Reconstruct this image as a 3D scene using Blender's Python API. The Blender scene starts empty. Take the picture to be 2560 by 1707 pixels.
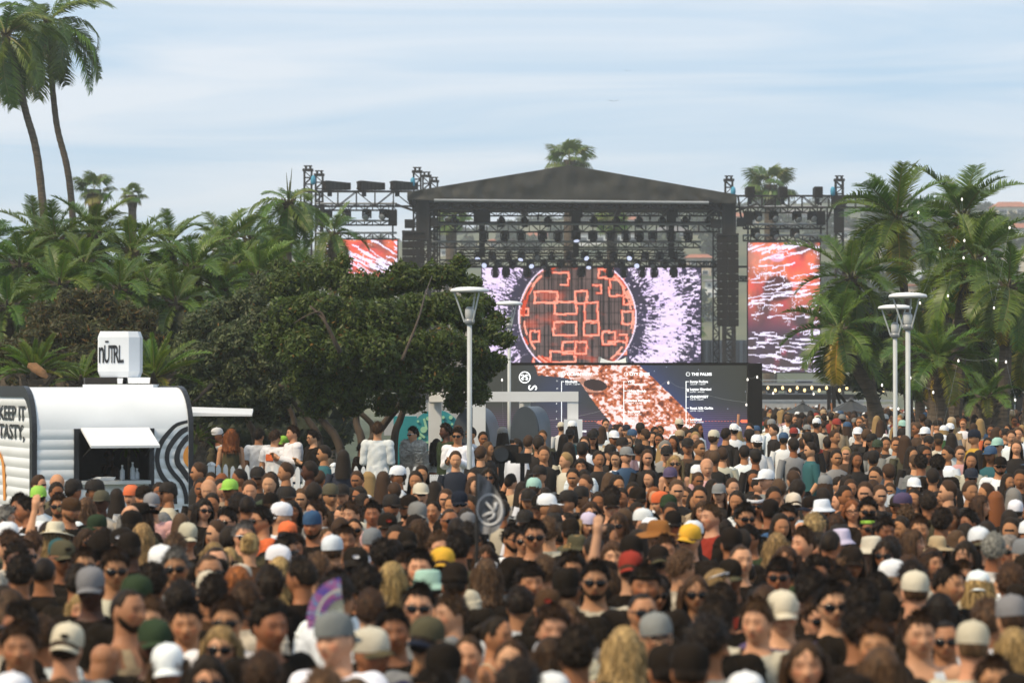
import bpy, bmesh, math, random
import numpy as np
from mathutils import Vector, Matrix, noise as mnoise

random.seed(7)
rng = np.random.default_rng(7)
SC = bpy.context.scene
COL = SC.collection
R = math.radians

# ------------------------------------------------------------------ camera
FPX, PW, PH = 7111.0, 2560.0, 1707.0          # focal length in photo pixels, photo size
HC, HOR = 2.75, 960.0                         # eye height (m), horizon row in the photo
PITCH = math.atan((HOR - PH / 2) / FPX)
cam_d = bpy.data.cameras.new("camera")
cam = bpy.data.objects.new("camera", cam_d)
COL.objects.link(cam)
cam.location = (0, 0, HC)
cam.rotation_euler = (math.pi / 2 + PITCH, 0, 0)
cam_d.sensor_width = 36.0
cam_d.lens = 36.0 * FPX / PW
cam_d.clip_start, cam_d.clip_end = 0.5, 8000
cam_d.dof.use_dof = True
cam_d.dof.focus_distance = 56.0
cam_d.dof.aperture_fstop = 2.8
SC.camera = cam

# ------------------------------------------------------------------ sky, sun, exposure
SUN_EL, SUN_AZ = R(50), R(-128)               # azimuth measured from +Y towards +X
w = bpy.data.worlds.new("World")
SC.world = w
w.use_nodes = True
wt = w.node_tree
wt.nodes.clear()
def wn(t, **k):
    n = wt.nodes.new(t)
    for a, b in k.items():
        setattr(n, a, b)
    return n
wo = wn("ShaderNodeOutputWorld")
wb = wn("ShaderNodeBackground")
wb.inputs["Strength"].default_value = 0.1
sky = wn("ShaderNodeTexSky", sky_type="NISHITA", sun_disc=False)
sky.sun_elevation = SUN_EL
sky.sun_rotation = SUN_AZ
sky.air_density, sky.dust_density, sky.ozone_density = 1.0, 1.0, 1.5
tc = wn("ShaderNodeTexCoord")
mp = wn("ShaderNodeMapping")
mp.inputs["Scale"].default_value = (4.2, 4.2, 42)
mp.inputs["Rotation"].default_value = (0, R(2.0), 0)
n1 = wn("ShaderNodeTexNoise")
n1.inputs["Scale"].default_value = 1.0
n1.inputs["Detail"].default_value = 7
n1.inputs["Roughness"].default_value = 0.5
n1.inputs["Distortion"].default_value = 0.65
rp = wn("ShaderNodeValToRGB")
rp.color_ramp.elements[0].position = 0.40
rp.color_ramp.elements[0].color = (4.05, 5.7, 7.4, 1)
rp.color_ramp.elements[1].position = 0.65
rp.color_ramp.elements[1].color = (6.8, 7.35, 8.1, 1)
mixw = wn("ShaderNodeMix", data_type="RGBA")
mixw.inputs["Factor"].default_value = 0.88
L = wt.links.new
L(tc.outputs["Generated"], mp.inputs["Vector"])
L(mp.outputs[0], n1.inputs["Vector"])
L(n1.outputs["Fac"], rp.inputs["Fac"])
L(sky.outputs[0], mixw.inputs["A"])
L(rp.outputs[0], mixw.inputs["B"])
L(mixw.outputs["Result"], wb.inputs["Color"])
L(wb.outputs[0], wo.inputs["Surface"])

sun_d = bpy.data.lights.new("sun", "SUN")
sun_d.energy = 3.1
sun_d.angle = R(10)
sun_d.color = (1.0, 0.82, 0.57)
sun = bpy.data.objects.new("sun", sun_d)
COL.objects.link(sun)
sun.location = (0, 0, 60)
_sd = Vector((math.sin(SUN_AZ) * math.cos(SUN_EL), math.cos(SUN_AZ) * math.cos(SUN_EL), math.sin(SUN_EL)))
sun.rotation_euler = _sd.to_track_quat("Z", "Y").to_euler()

SC.view_settings.view_transform = "Standard"
SC.view_settings.look = "None"
SC.view_settings.exposure = 0.36
SC.view_settings.gamma = 1.0
SC.view_settings.use_curve_mapping = False
SC.cycles.use_denoising = True
SC.cycles.max_bounces = 6
SC.cycles.diffuse_bounces = 3
SC.cycles.glossy_bounces = 2
SC.cycles.transmission_bounces = 2
SC.cycles.volume_bounces = 1
SC.cycles.transparent_max_bounces = 4

# ------------------------------------------------------------------ helpers
_cp, _sp = math.cos(PITCH), math.sin(PITCH)
def W(px, py, d):
    """photo pixel + distance along the view -> world point"""
    x, y = (px - PW / 2) / FPX, (PH / 2 - py) / FPX
    Y, Z = _cp - y * _sp, _sp + y * _cp
    return Vector((x / Y * d, d, HC + Z / Y * d))
def PX(d):                                    # photo pixels per metre at distance d
    return FPX / d
def smooth(a, b, t):
    t = np.clip((t - a) / (b - a), 0, 1)
    return t * t * (3 - 2 * t)
def ground_z(d):
    return float(-0.13 + 0.35 * smooth(26, 46, d) - 0.42 * smooth(72, 150, d))

def lin(c):
    return tuple(pow(max(x, 0), 2.2) for x in c)

class MB:
    """collects shapes and links them as ONE mesh object"""
    def __init__(s):
        s.v, s.f, s.m = [], [], []
    def add(s, vs, fs, mi=0):
        o = len(s.v)
        s.v += [tuple(p) for p in vs]
        s.f += [tuple(i + o for i in f) for f in fs]
        s.m += [mi] * len(fs)
        return s
    def box(s, c, size, mi=0, rot=None):
        hx, hy, hz = size[0] / 2, size[1] / 2, size[2] / 2
        c = Vector(c)
        ps = [Vector((x, y, z)) for x in (-hx, hx) for y in (-hy, hy) for z in (-hz, hz)]
        if rot is not None:
            ps = [rot @ p for p in ps]
        s.add([c + p for p in ps], [(0, 1, 3, 2), (4, 6, 7, 5), (0, 4, 5, 1), (2, 3, 7, 6), (0, 2, 6, 4), (1, 5, 7, 3)], mi)
        return s
    def hexa(s, p8, mi=0):                    # bottom four then top four, both counter-clockwise
        s.add(p8, [(3, 2, 1, 0), (4, 5, 6, 7), (0, 1, 5, 4), (1, 2, 6, 5), (2, 3, 7, 6), (3, 0, 4, 7)], mi)
        return s
    def bar(s, a, b, wd, hd=None, mi=0):
        a, b = Vector(a), Vector(b)
        d = b - a
        l = d.length
        if l < 1e-6:
            return s
        q = d.to_track_quat("X", "Z").to_matrix()
        return s.box((a + b) / 2, (l, wd, hd or wd), mi, q)
    def tube(s, pts, rad, n=8, mi=0, caps=True):
        pts = [Vector(p) for p in pts]
        if not hasattr(rad, "__len__"):
            rad = [rad] * len(pts)
        rings = []
        up = None
        for i, p in enumerate(pts):
            t = (pts[min(i + 1, len(pts) - 1)] - pts[max(i - 1, 0)]).normalized()
            if up is None:
                up = t.orthogonal()
            x = (up - t * up.dot(t)).normalized()
            up = x
            y = t.cross(x)
            rings.append([p + (x * math.cos(2 * math.pi * k / n) + y * math.sin(2 * math.pi * k / n)) * rad[i] for k in range(n)])
        vs = [q for r in rings for q in r]
        fs = [(i * n + k, i * n + (k + 1) % n, (i + 1) * n + (k + 1) % n, (i + 1) * n + k) for i in range(len(pts) - 1) for k in range(n)]
        if caps:
            fs += [tuple(range(n - 1, -1, -1)), tuple((len(pts) - 1) * n + k for k in range(n))]
        return s.add(vs, fs, mi)
    def lathe(s, prof, n=16, c=(0, 0, 0), mi=0, sx=1, sy=1):
        c = Vector(c)
        vs = [c + Vector((r * math.cos(2 * math.pi * k / n) * sx, r * math.sin(2 * math.pi * k / n) * sy, z)) for r, z in prof for k in range(n)]
        fs = [(i * n + k, i * n + (k + 1) % n, (i + 1) * n + (k + 1) % n, (i + 1) * n + k) for i in range(len(prof) - 1) for k in range(n)]
        if prof[0][0] > 1e-4:
            fs.append(tuple(range(n - 1, -1, -1)))
        if prof[-1][0] > 1e-4:
            fs.append(tuple((len(prof) - 1) * n + k for k in range(n)))
        return s.add(vs, fs, mi)
    def prism(s, poly, off, mi=0):
        """planar polygon (list of 3-D points) extruded by vector off"""
        poly = [Vector(p) for p in poly]
        off = Vector(off)
        n = len(poly)
        fs = [tuple(range(n)), tuple(range(2 * n - 1, n - 1, -1))] + [(i, i + n, (i + 1) % n + n, (i + 1) % n) for i in range(n)]
        return s.add(poly + [p + off for p in poly], fs, mi)
    def mesh(s, name, mats, smooth_=False):
        me = bpy.data.meshes.new(name)
        me.from_pydata(s.v, [], s.f)
        for m in (mats if isinstance(mats, (list, tuple)) else [mats]):
            me.materials.append(m)
        if any(s.m):
            me.polygons.foreach_set("material_index", s.m)
        bm = bmesh.new()
        bm.from_mesh(me)
        bmesh.ops.recalc_face_normals(bm, faces=bm.faces)
        bm.to_mesh(me)
        bm.free()
        if smooth_:
            me.polygons.foreach_set("use_smooth", [True] * len(me.polygons))
        me.update()
        return me
    def build(s, name, mats, parent=None, smooth_=False, loc=None):
        """verts are world points; with a parent they become relative to it"""
        o = Vector(loc) if loc is not None else (Vector(parent.location) if parent is not None and parent.parent is None else Vector((0, 0, 0)))
        if parent is not None and parent.parent is not None:
            o = Vector(parent.parent.location)
        if o.length > 0:
            s.v = [(p[0] - o.x, p[1] - o.y, p[2] - o.z) for p in s.v]
        return link(name, s.mesh(name, mats, smooth_), parent)

def link(name, me, parent=None, loc=None):
    o = bpy.data.objects.new(name, me)
    COL.objects.link(o)
    if parent is not None:
        o.parent = parent
    if loc is not None:
        o.location = loc
    return o
def tag(o, label=None, cat=None, group=None, kind=None):
    if label: o["label"] = label
    if cat: o["category"] = cat
    if group: o["group"] = group
    if kind: o["kind"] = kind
    return o
def thing(name, label, cat, loc=(0, 0, 0), group=None, rz=0):
    o = bpy.data.objects.new(name, None)
    COL.objects.link(o)
    o.location = loc
    o.rotation_euler = (0, 0, rz)
    o.empty_display_size = 0.2
    return tag(o, label, cat, group)
def copy_tree(o, parent=None):
    c = o.copy()
    COL.objects.link(c)
    if parent is not None:
        c.parent = parent
    for ch in list(o.children):
        copy_tree(ch, c)
    return c

# ------------------------------------------------------------------ materials
def nodes_of(m):
    m.use_nodes = True
    t = m.node_tree
    t.nodes.clear()
    out = t.nodes.new("ShaderNodeOutputMaterial")
    b = t.nodes.new("ShaderNodeBsdfPrincipled")
    t.links.new(b.outputs[0], out.inputs["Surface"])
    return t, b
def mat(name, col, rough=0.6, var=0.15, scale=3.0, bump=0.0, bscale=None, metal=0.0, col2=None, stretch=None, spec=0.5):
    m = bpy.data.materials.new(name)
    t, b = nodes_of(m)
    tc = t.nodes.new("ShaderNodeTexCoord")
    mp = t.nodes.new("ShaderNodeMapping")
    if stretch:
        mp.inputs["Scale"].default_value = stretch
    t.links.new(tc.outputs["Object"], mp.inputs["Vector"])
    n = t.nodes.new("ShaderNodeTexNoise")
    n.inputs["Scale"].default_value = scale
    n.inputs["Detail"].default_value = 5
    t.links.new(mp.outputs[0], n.inputs["Vector"])
    r = t.nodes.new("ShaderNodeValToRGB")
    r.color_ramp.elements[0].position, r.color_ramp.elements[1].position = 0.3, 0.7
    c2 = col2 or tuple(min(1, c * (1 + var)) for c in col)
    c1 = col if col2 else tuple(c * (1 - var) for c in col)
    r.color_ramp.elements[0].color = (*c1, 1)
    r.color_ramp.elements[1].color = (*c2, 1)
    t.links.new(n.outputs["Fac"], r.inputs["Fac"])
    t.links.new(r.outputs[0], b.inputs["Base Color"])
    b.inputs["Roughness"].default_value = rough
    b.inputs["Metallic"].default_value = metal
    b.inputs["Specular IOR Level"].default_value = spec
    if bump:
        n2 = t.nodes.new("ShaderNodeTexNoise")
        n2.inputs["Scale"].default_value = bscale or scale * 6
        n2.inputs["Detail"].default_value = 4
        t.links.new(mp.outputs[0], n2.inputs["Vector"])
        bp = t.nodes.new("ShaderNodeBump")
        bp.inputs["Strength"].default_value = bump
        bp.inputs["Distance"].default_value = 0.02
        t.links.new(n2.outputs["Fac"], bp.inputs["Height"])
        t.links.new(bp.outputs[0], b.inputs["Normal"])
    return m
def mat_obj(name, rough=0.8, var=0.2, scale=9.0, bump=0.3, bscale=20, attr=None, sss=0.0, stretch=None, spec=0.3):
    """colour comes from the object's own colour, times grain (and a vertex tint)"""
    m = bpy.data.materials.new(name)
    t, b = nodes_of(m)
    oi = t.nodes.new("ShaderNodeObjectInfo")
    tc = t.nodes.new("ShaderNodeTexCoord")
    mp = t.nodes.new("ShaderNodeMapping")
    if stretch:
        mp.inputs["Scale"].default_value = stretch
    t.links.new(tc.outputs["Object"], mp.inputs["Vector"])
    n = t.nodes.new("ShaderNodeTexNoise")
    n.inputs["Scale"].default_value = scale
    n.inputs["Detail"].default_value = 4
    t.links.new(mp.outputs[0], n.inputs["Vector"])
    mr = t.nodes.new("ShaderNodeMapRange")
    mr.inputs["From Min"].default_value, mr.inputs["From Max"].default_value = 0.25, 0.75
    mr.inputs["To Min"].default_value, mr.inputs["To Max"].default_value = 1 - var, 1 + var
    t.links.new(n.outputs["Fac"], mr.inputs["Value"])
    mx = t.nodes.new("ShaderNodeMix"); mx.data_type = "RGBA"; mx.blend_type = "MULTIPLY"
    mx.inputs["Factor"].default_value = 1
    t.links.new(oi.outputs["Color"], mx.inputs["A"])
    t.links.new(mr.outputs[0], mx.inputs["B"])
    col = mx.outputs["Result"]
    if attr:
        a = t.nodes.new("ShaderNodeAttribute")
        a.attribute_name = attr
        m2 = t.nodes.new("ShaderNodeMix"); m2.data_type = "RGBA"; m2.blend_type = "MULTIPLY"
        m2.inputs["Factor"].default_value = 1
        t.links.new(col, m2.inputs["A"])
        t.links.new(a.outputs["Color"], m2.inputs["B"])
        col = m2.outputs["Result"]
    t.links.new(col, b.inputs["Base Color"])
    b.inputs["Roughness"].default_value = rough
    b.inputs["Specular IOR Level"].default_value = spec
    if sss:
        b.inputs["Subsurface Weight"].default_value = sss
        b.inputs["Subsurface Scale"].default_value = 0.01
    if bump:
        n2 = t.nodes.new("ShaderNodeTexNoise")
        n2.inputs["Scale"].default_value = bscale
        n2.inputs["Detail"].default_value = 3
        t.links.new(mp.outputs[0], n2.inputs["Vector"])
        bp = t.nodes.new("ShaderNodeBump")
        bp.inputs["Strength"].default_value = bump
        bp.inputs["Distance"].default_value = 0.02
        t.links.new(n2.outputs["Fac"], bp.inputs["Height"])
        t.links.new(bp.outputs[0], b.inputs["Normal"])
    return m
def mat_attr(name, attr="col", rough=0.8, emit=0.0, trans=0.0, spec=0.3):
    m = bpy.data.materials.new(name)
    t, b = nodes_of(m)
    a = t.nodes.new("ShaderNodeAttribute")
    a.attribute_name = attr
    b.inputs["Roughness"].default_value = rough
    b.inputs["Specular IOR Level"].default_value = spec
    if emit:
        b.inputs["Base Color"].default_value = (0.02, 0.02, 0.022, 1)
        t.links.new(a.outputs["Color"], b.inputs["Emission Color"])
        b.inputs["Emission Strength"].default_value = emit
        m.cycles.emission_sampling = "NONE"
    else:
        t.links.new(a.outputs["Color"], b.inputs["Base Color"])
    if trans:
        out = [n for n in t.nodes if n.type == "OUTPUT_MATERIAL"][0]
        tr = t.nodes.new("ShaderNodeBsdfTranslucent")
        t.links.new(a.outputs["Color"], tr.inputs["Color"])
        ms = t.nodes.new("ShaderNodeMixShader")
        ms.inputs["Fac"].default_value = trans
        t.links.new(b.outputs[0], ms.inputs[1])
        t.links.new(tr.outputs[0], ms.inputs[2])
        t.links.new(ms.outputs[0], out.inputs["Surface"])
    return m
def mat_emit(name, col, strength):
    m = bpy.data.materials.new(name)
    t, b = nodes_of(m)
    b.inputs["Base Color"].default_value = (*col, 1)
    b.inputs["Emission Color"].default_value = (*col, 1)
    b.inputs["Emission Strength"].default_value = strength
    m.cycles.emission_sampling = "NONE"
    return m
M = {}
M["white_paint"] = mat("white_paint", (0.74, 0.74, 0.73), 0.45, 0.04, 2)
M["trailer_skin"] = mat("trailer_skin", (0.82, 0.83, 0.83), 0.35, 0.05, 1.2, 0.08, 9)
M["black_trim"] = mat("black_trim", (0.02, 0.02, 0.022), 0.4, 0.2)
M["dark_metal"] = mat("dark_metal", (0.024, 0.021, 0.018), 0.6, 0.3, 6, spec=0.25)
M["black_steel"] = mat("black_steel", (0.015, 0.013, 0.011), 0.65, 0.25, 4, spec=0.2)
M["silver"] = mat("silver", (0.34, 0.35, 0.36), 0.4, 0.12, 3, metal=0.3)
M["roof_fabric"] = mat("roof_fabric", (0.034, 0.032, 0.024), 0.62, 0.3, 0.9, 0.8, 1.6, spec=0.4)
M["speaker_black"] = mat("speaker_black", (0.015, 0.012, 0.010), 0.75, 0.2, 8, spec=0.12)
M["grille"] = mat("grille", (0.020, 0.016, 0.013), 0.85, 0.35, 30, spec=0.1)
M["drape_grey"] = mat("drape_grey", (0.36, 0.35, 0.34), 0.8, 0.12, 1, 0.4, 3, stretch=(3, 1, 0.3))
M["lamp_grey"] = mat("lamp_grey", (0.46, 0.48, 0.47), 0.5, 0.1, 4)
M["lamp_glass"] = mat("lamp_glass", (0.55, 0.55, 0.53), 0.25, 0.12, 9)
M["bark"] = mat("bark", (0.06, 0.042, 0.028), 0.9, 0.4, 6, 0.9, 22, stretch=(1, 1, 0.35))
M["palm_trunk"] = mat("palm_trunk", (0.10, 0.075, 0.05), 0.9, 0.45, 5, 1.0, 12, stretch=(0.7, 0.7, 4))
M["leaf"] = mat_attr("leaf", "col", 0.5, trans=0.36)
M["frond"] = None
M["grass"] = mat("grass", (0.05, 0.065, 0.03), 0.95, 0.4, 0.6, 0.6, 12)
M["asphalt"] = mat("asphalt", (0.12, 0.115, 0.11), 0.9, 0.3, 1.5, 0.5, 30)
M["glass_dark"] = mat("glass_dark", (0.03, 0.035, 0.04), 0.1, 0.2)
M["teal_board"] = mat("teal_board", (0.03, 0.27, 0.30), 0.5, 0.1)
M["pale_green"] = mat("pale_green", (0.35, 0.62, 0.40), 0.5, 0.08)
M["arch_grey"] = mat("arch_grey", (0.055, 0.065, 0.075), 0.6, 0.12, 2)
M["arch_lit_side"] = mat("arch_lit_side", (0.10, 0.13, 0.17), 0.5, 0.12, 2)  # paler and bluer than the face: light on the side put into colour
M["umbrella"] = mat("umbrella", (0.03, 0.031, 0.03), 0.7, 0.2, 3, 0.3, 10)
M["sign_white"] = mat("sign_white", (0.78, 0.8, 0.82), 0.4, 0.03)
M["red_lens"] = mat("red_lens", (0.45, 0.03, 0.02), 0.25, 0.2)
M["orange"] = mat("orange", (0.78, 0.30, 0.04), 0.45, 0.06)
M["counter"] = mat("counter", (0.62, 0.63, 0.62), 0.45, 0.06)
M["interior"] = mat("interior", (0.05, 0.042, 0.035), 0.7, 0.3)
M["skin"] = mat_obj("skin", 0.55, 0.08, 14, 0.08, 60, attr="tint", spec=0.35)
M["cloth"] = mat_obj("cloth", 0.9, 0.13, 7, 0.55, 13, spec=0.06)
M["hair"] = mat_obj("hair", 0.55, 0.75, 46, 0.5, 55, stretch=(1, 1, 0.22), spec=0.16)
M["fur"] = mat("fur", (0.62, 0.6, 0.55), 0.9, 0.5, 9, 1.0, 30, col2=(0.32, 0.28, 0.24))
M["lens_dark"] = mat("lens_dark", (0.012, 0.011, 0.01), 0.12, 0.1)
M["lens_white"] = mat("lens_white", (0.7, 0.7, 0.72), 0.25, 0.1)
M["plain"] = mat_obj("plain", 0.4, 0.05, 5, 0)
M["led"] = mat_attr("led", "col", 0.6, emit=1.0)
M["led_text"] = mat_emit("led_text", (0.85, 0.87, 0.88), 0.85)
M["bulb_glow"] = mat_emit("bulb_glow", (1.0, 0.93, 0.85), 0.75)
M["bulb_warm"] = mat_emit("bulb_warm", (1.0, 0.75, 0.35), 1.1)
M["lamp_blue"] = mat_emit("lamp_blue", (0.70, 0.76, 1.0), 0.8)
M["crowd"] = mat_attr("crowd", "col", 0.8)

def text_mesh(txt, size, mat_, offset=0.0, extrude=0.002, align="LEFT", shear=0.0, sx=1.0):
    """flat lettering, local X right, Y up, extruded along Z"""
    cu = bpy.data.curves.new("lettering", "FONT")
    cu.body = txt
    cu.size = size
    cu.offset = offset
    cu.extrude = extrude
    cu.align_x = align
    cu.shear = shear
    cu.resolution_u = 3
    o = bpy.data.objects.new("lettering", cu)
    COL.objects.link(o)
    dg = bpy.context.evaluated_depsgraph_get()
    me = bpy.data.meshes.new_from_object(o.evaluated_get(dg))
    bpy.data.objects.remove(o)
    bpy.data.curves.remove(cu)
    if sx != 1.0:
        for v in me.vertices:
            v.co.x *= sx
    me.materials.clear()
    me.materials.append(mat_)
    return me
def place_text(txt, size, mat_, origin, ux, uz, parent, **k):
    me = text_mesh(txt, size, mat_, **k)
    ux, uz = Vector(ux).normalized(), Vector(uz).normalized()
    n = ux.cross(uz)
    mw = Matrix((( ux.x, uz.x, n.x, origin[0]), (ux.y, uz.y, n.y, origin[1]), (ux.z, uz.z, n.z, origin[2]), (0, 0, 0, 1)))
    base = parent.location if parent is not None and parent.parent is None else (parent.parent.location if parent is not None else Vector())
    me.transform(Matrix.Translation(-Vector(base)) @ mw)
    return link("lettering", me, parent)
def vnoise(shape, cells, seed):
    """smooth value noise on a grid, 0..1"""
    r = np.random.default_rng(seed)
    gy, gx = cells
    g = r.random((gy + 2, gx + 2))
    y = np.linspace(0, gy, shape[0], endpoint=False)
    x = np.linspace(0, gx, shape[1], endpoint=False)
    yi, xi = y.astype(int), x.astype(int)
    fy, fx = y - yi, x - xi
    fy, fx = fy * fy * (3 - 2 * fy), fx * fx * (3 - 2 * fx)
    a = g[yi][:, xi]; b = g[yi][:, xi + 1]; c = g[yi + 1][:, xi]; d = g[yi + 1][:, xi + 1]
    return (a * (1 - fx) + b * fx) * (1 - fy[:, None]) + (c * (1 - fx) + d * fx) * fy[:, None]
def fbm(shape, cells, seed, octaves=4):
    s, a, tot = 0, 1.0, 0
    for o in range(octaves):
        s = s + a * vnoise(shape, (max(1, int(cells[0] * 2 ** o)), max(1, int(cells[1] * 2 ** o))), seed + o)
        tot += a
        a *= 0.5
    return s / tot
def pixel_panel(name, img, p00, px_, pz_, parent, mat_):
    """img rows from the top; p00 = top-left corner; px_ / pz_ = full edge vectors (right, down); one quad per LED cell, coloured"""
    ny, nx = img.shape[:2]
    u = np.linspace(0, 1, nx + 1); v = np.linspace(0, 1, ny + 1)
    base = Vector(parent.location)
    P = np.array(p00 - base)[None, None] + u[None, :, None] * np.array(px_)[None, None] + v[:, None, None] * np.array(pz_)[None, None]
    idx = np.arange((nx + 1) * (ny + 1)).reshape(ny + 1, nx + 1)
    q = np.stack([idx[1:, :-1], idx[1:, 1:], idx[:-1, 1:], idx[:-1, :-1]], -1).reshape(-1, 4)
    me = bpy.data.meshes.new(name)
    me.vertices.add(P.size // 3)
    me.vertices.foreach_set("co", P.reshape(-1).astype(np.float32))
    n = len(q)
    me.loops.add(n * 4)
    me.loops.foreach_set("vertex_index", q.reshape(-1).astype(np.int32))
    me.polygons.add(n)
    me.polygons.foreach_set("loop_start", (np.arange(n) * 4).astype(np.int32))
    me.update(calc_edges=True)
    ca = me.color_attributes.new("col", "FLOAT_COLOR", "CORNER")
    c4 = np.ones((n, 4), np.float32)
    c4[:, :3] = np.clip(img.reshape(-1, 3), 0, 4)
    ca.data.foreach_set("color", np.repeat(c4, 4, 0).reshape(-1))
    me.materials.append(mat_)
    me.validate()
    return link(name, me, parent)
def raw_mesh(name, V, F, mats, col=None, smooth_=False):
    """V (n,3), F (m,3 or 4) numpy; col per face (m,3)"""
    me = bpy.data.meshes.new(name)
    V = np.asarray(V, np.float32); F = np.asarray(F, np.int32)
    k = F.shape[1]
    me.vertices.add(len(V)); me.vertices.foreach_set("co", V.reshape(-1))
    me.loops.add(F.size); me.loops.foreach_set("vertex_index", F.reshape(-1))
    me.polygons.add(len(F)); me.polygons.foreach_set("loop_start", (np.arange(len(F)) * k).astype(np.int32))
    me.update(calc_edges=True)
    if col is not None:
        ca = me.color_attributes.new("col", "FLOAT_COLOR", "CORNER")
        c4 = np.ones((len(F), 4), np.float32); c4[:, :3] = col
        ca.data.foreach_set("color", np.repeat(c4, k, 0).reshape(-1))
    for m in (mats if isinstance(mats, (list, tuple)) else [mats]):
        me.materials.append(m)
    if smooth_:
        me.polygons.foreach_set("use_smooth", [True] * len(me.polygons))
    return me
# ================================================================== the setting
def ridge(x):
    return 37.5 + 4 * math.sin(x / 90 + 0.6) + 3 * math.sin(x / 37) + 2.5 * float(smooth(30, 110, x)) - 4 * float(smooth(-30, -80, x))
def hill_z(x, d):
    return -0.2 + ridge(x * 700 / max(d, 230)) * float(smooth(235, 700, d)) + 1.2 * mnoise.noise((x / 25, d / 25, 0)) * float(smooth(240, 330, d))
def sheet(name, xs, ds, zf, m, label=None):
    V = [(x, d, zf(x, d)) for d in ds for x in xs]
    nx = len(xs)
    F = [(j * nx + i, j * nx + i + 1, (j + 1) * nx + i + 1, (j + 1) * nx + i) for j in range(len(ds) - 1) for i in range(nx - 1)]
    o = link(name, raw_mesh(name, np.array(V), np.array(F), m, smooth_=True))
    return tag(o, kind="structure")
sheet("ground", np.linspace(-620, 620, 63), np.concatenate([np.linspace(-40, 160, 60), np.linspace(164, 232, 12)]),
      lambda x, d: ground_z(max(d, 0)) + 0.03 * mnoise.noise((x / 3, d / 3, 1)), M["grass"])
M["hill_green"] = mat("hill_green", (0.05, 0.07, 0.035), 0.95, 0.3, 0.05, 0.6, 0.4, col2=(0.15, 0.14, 0.07))
sheet("hillside", np.linspace(-620, 620, 120), np.concatenate([np.linspace(232, 760, 80), np.linspace(790, 1400, 14)]),
      lambda x, d: hill_z(x, d) - (0.002 if d < 233 else 0), M["hill_green"])
def on_hill(px, py):
    a, b = 236, 700
    for _ in range(40):
        m_ = (a + b) / 2
        p = W(px, py, m_)
        if p.z > hill_z(p.x, m_): a = m_
        else: b = m_
    return a

# air
hz = MB().box((0, 725, 29), (1500, 1560, 63))
M["haze"] = bpy.data.materials.new("haze")
M["haze"].use_nodes = True
_t = M["haze"].node_tree; _t.nodes.clear()
_o = _t.nodes.new("ShaderNodeOutputMaterial"); _v = _t.nodes.new("ShaderNodeVolumePrincipled")
_v.inputs["Color"].default_value = (0.97, 0.98, 1.0, 1)
_v.inputs["Density"].default_value = 0.00055
_v.inputs["Anisotropy"].default_value = 0.2
_t.links.new(_v.outputs[0], _o.inputs["Volume"])
tag(hz.build("haze", M["haze"]), kind="stuff")

# ------------------------------------------------------------------ houses on the hillside
M["roof_red"] = mat("roof_red", (0.36, 0.13, 0.07), 0.8, 0.25, 1)
M["roof_grey"] = mat("roof_grey", (0.17, 0.16, 0.16), 0.8, 0.25, 1)
for k, c in {"white": (0.72, 0.72, 0.70), "cream": (0.62, 0.55, 0.43), "tan": (0.5, 0.4, 0.3), "grey": (0.42, 0.44, 0.47), "blue": (0.36, 0.45, 0.52)}.items():
    M["wall_" + k] = mat("wall_" + k, c, 0.8, 0.08, 0.6)
M["pane"] = mat("pane", (0.05, 0.06, 0.07), 0.15, 0.3)
def house(px, py, wpx, hpx, wall, roof, label, flat=False, storeys=1, group="houses on the hillside"):
    d = on_hill(px, py)
    s = PX(d)
    c = W(px, py, d)
    wd, h, dp = wpx / s, hpx / s, wpx / s * 0.7
    t = thing("house", label, "house", (c.x, c.y, c.z - 0.3), group)
    z0 = c.z - 0.3
    MB().box((c.x, c.y + dp / 2, z0 + h / 2 - 1.5), (wd, dp, h + 3)).build("wall", M["wall_" + wall], t)
    e = 0.5
    r = MB()
    if flat:
        r.box((c.x, c.y + dp / 2, z0 + h + 0.15), (wd + e, dp + e, 0.3))
    else:
        rh = wd * 0.16
        x0, x1, y0, y1, z = c.x - wd / 2 - e, c.x + wd / 2 + e, c.y - e, c.y + dp + e, z0 + h + 0.01
        ym = (y0 + y1) / 2
        r.add([(x0, y0, z), (x1, y0, z), (x1, y1, z), (x0, y1, z), (x0 + wd * .25, ym, z + rh), (x1 - wd * .25, ym, z + rh)],
              [(0, 1, 5, 4), (1, 2, 5), (2, 3, 4, 5), (3, 0, 4), (3, 2, 1, 0)])
    r.build("roof", M["roof_" + roof], t)
    nw = max(2, int(wd / 3))
    for q in range(storeys):
        for i in range(nw):
            x = c.x - wd / 2 + (i + 0.5) * wd / nw
            zc = z0 + h * (q + 0.55) / storeys
            f = MB().box((x, c.y - 0.05, zc), (wd / nw * 0.5, 0.1, h / storeys * 0.42)).build("window", M["white_paint"], t)
            MB().box((x, c.y - 0.12, zc), (wd / nw * 0.42, 0.06, h / storeys * 0.34)).build("pane", M["pane"], f)
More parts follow.
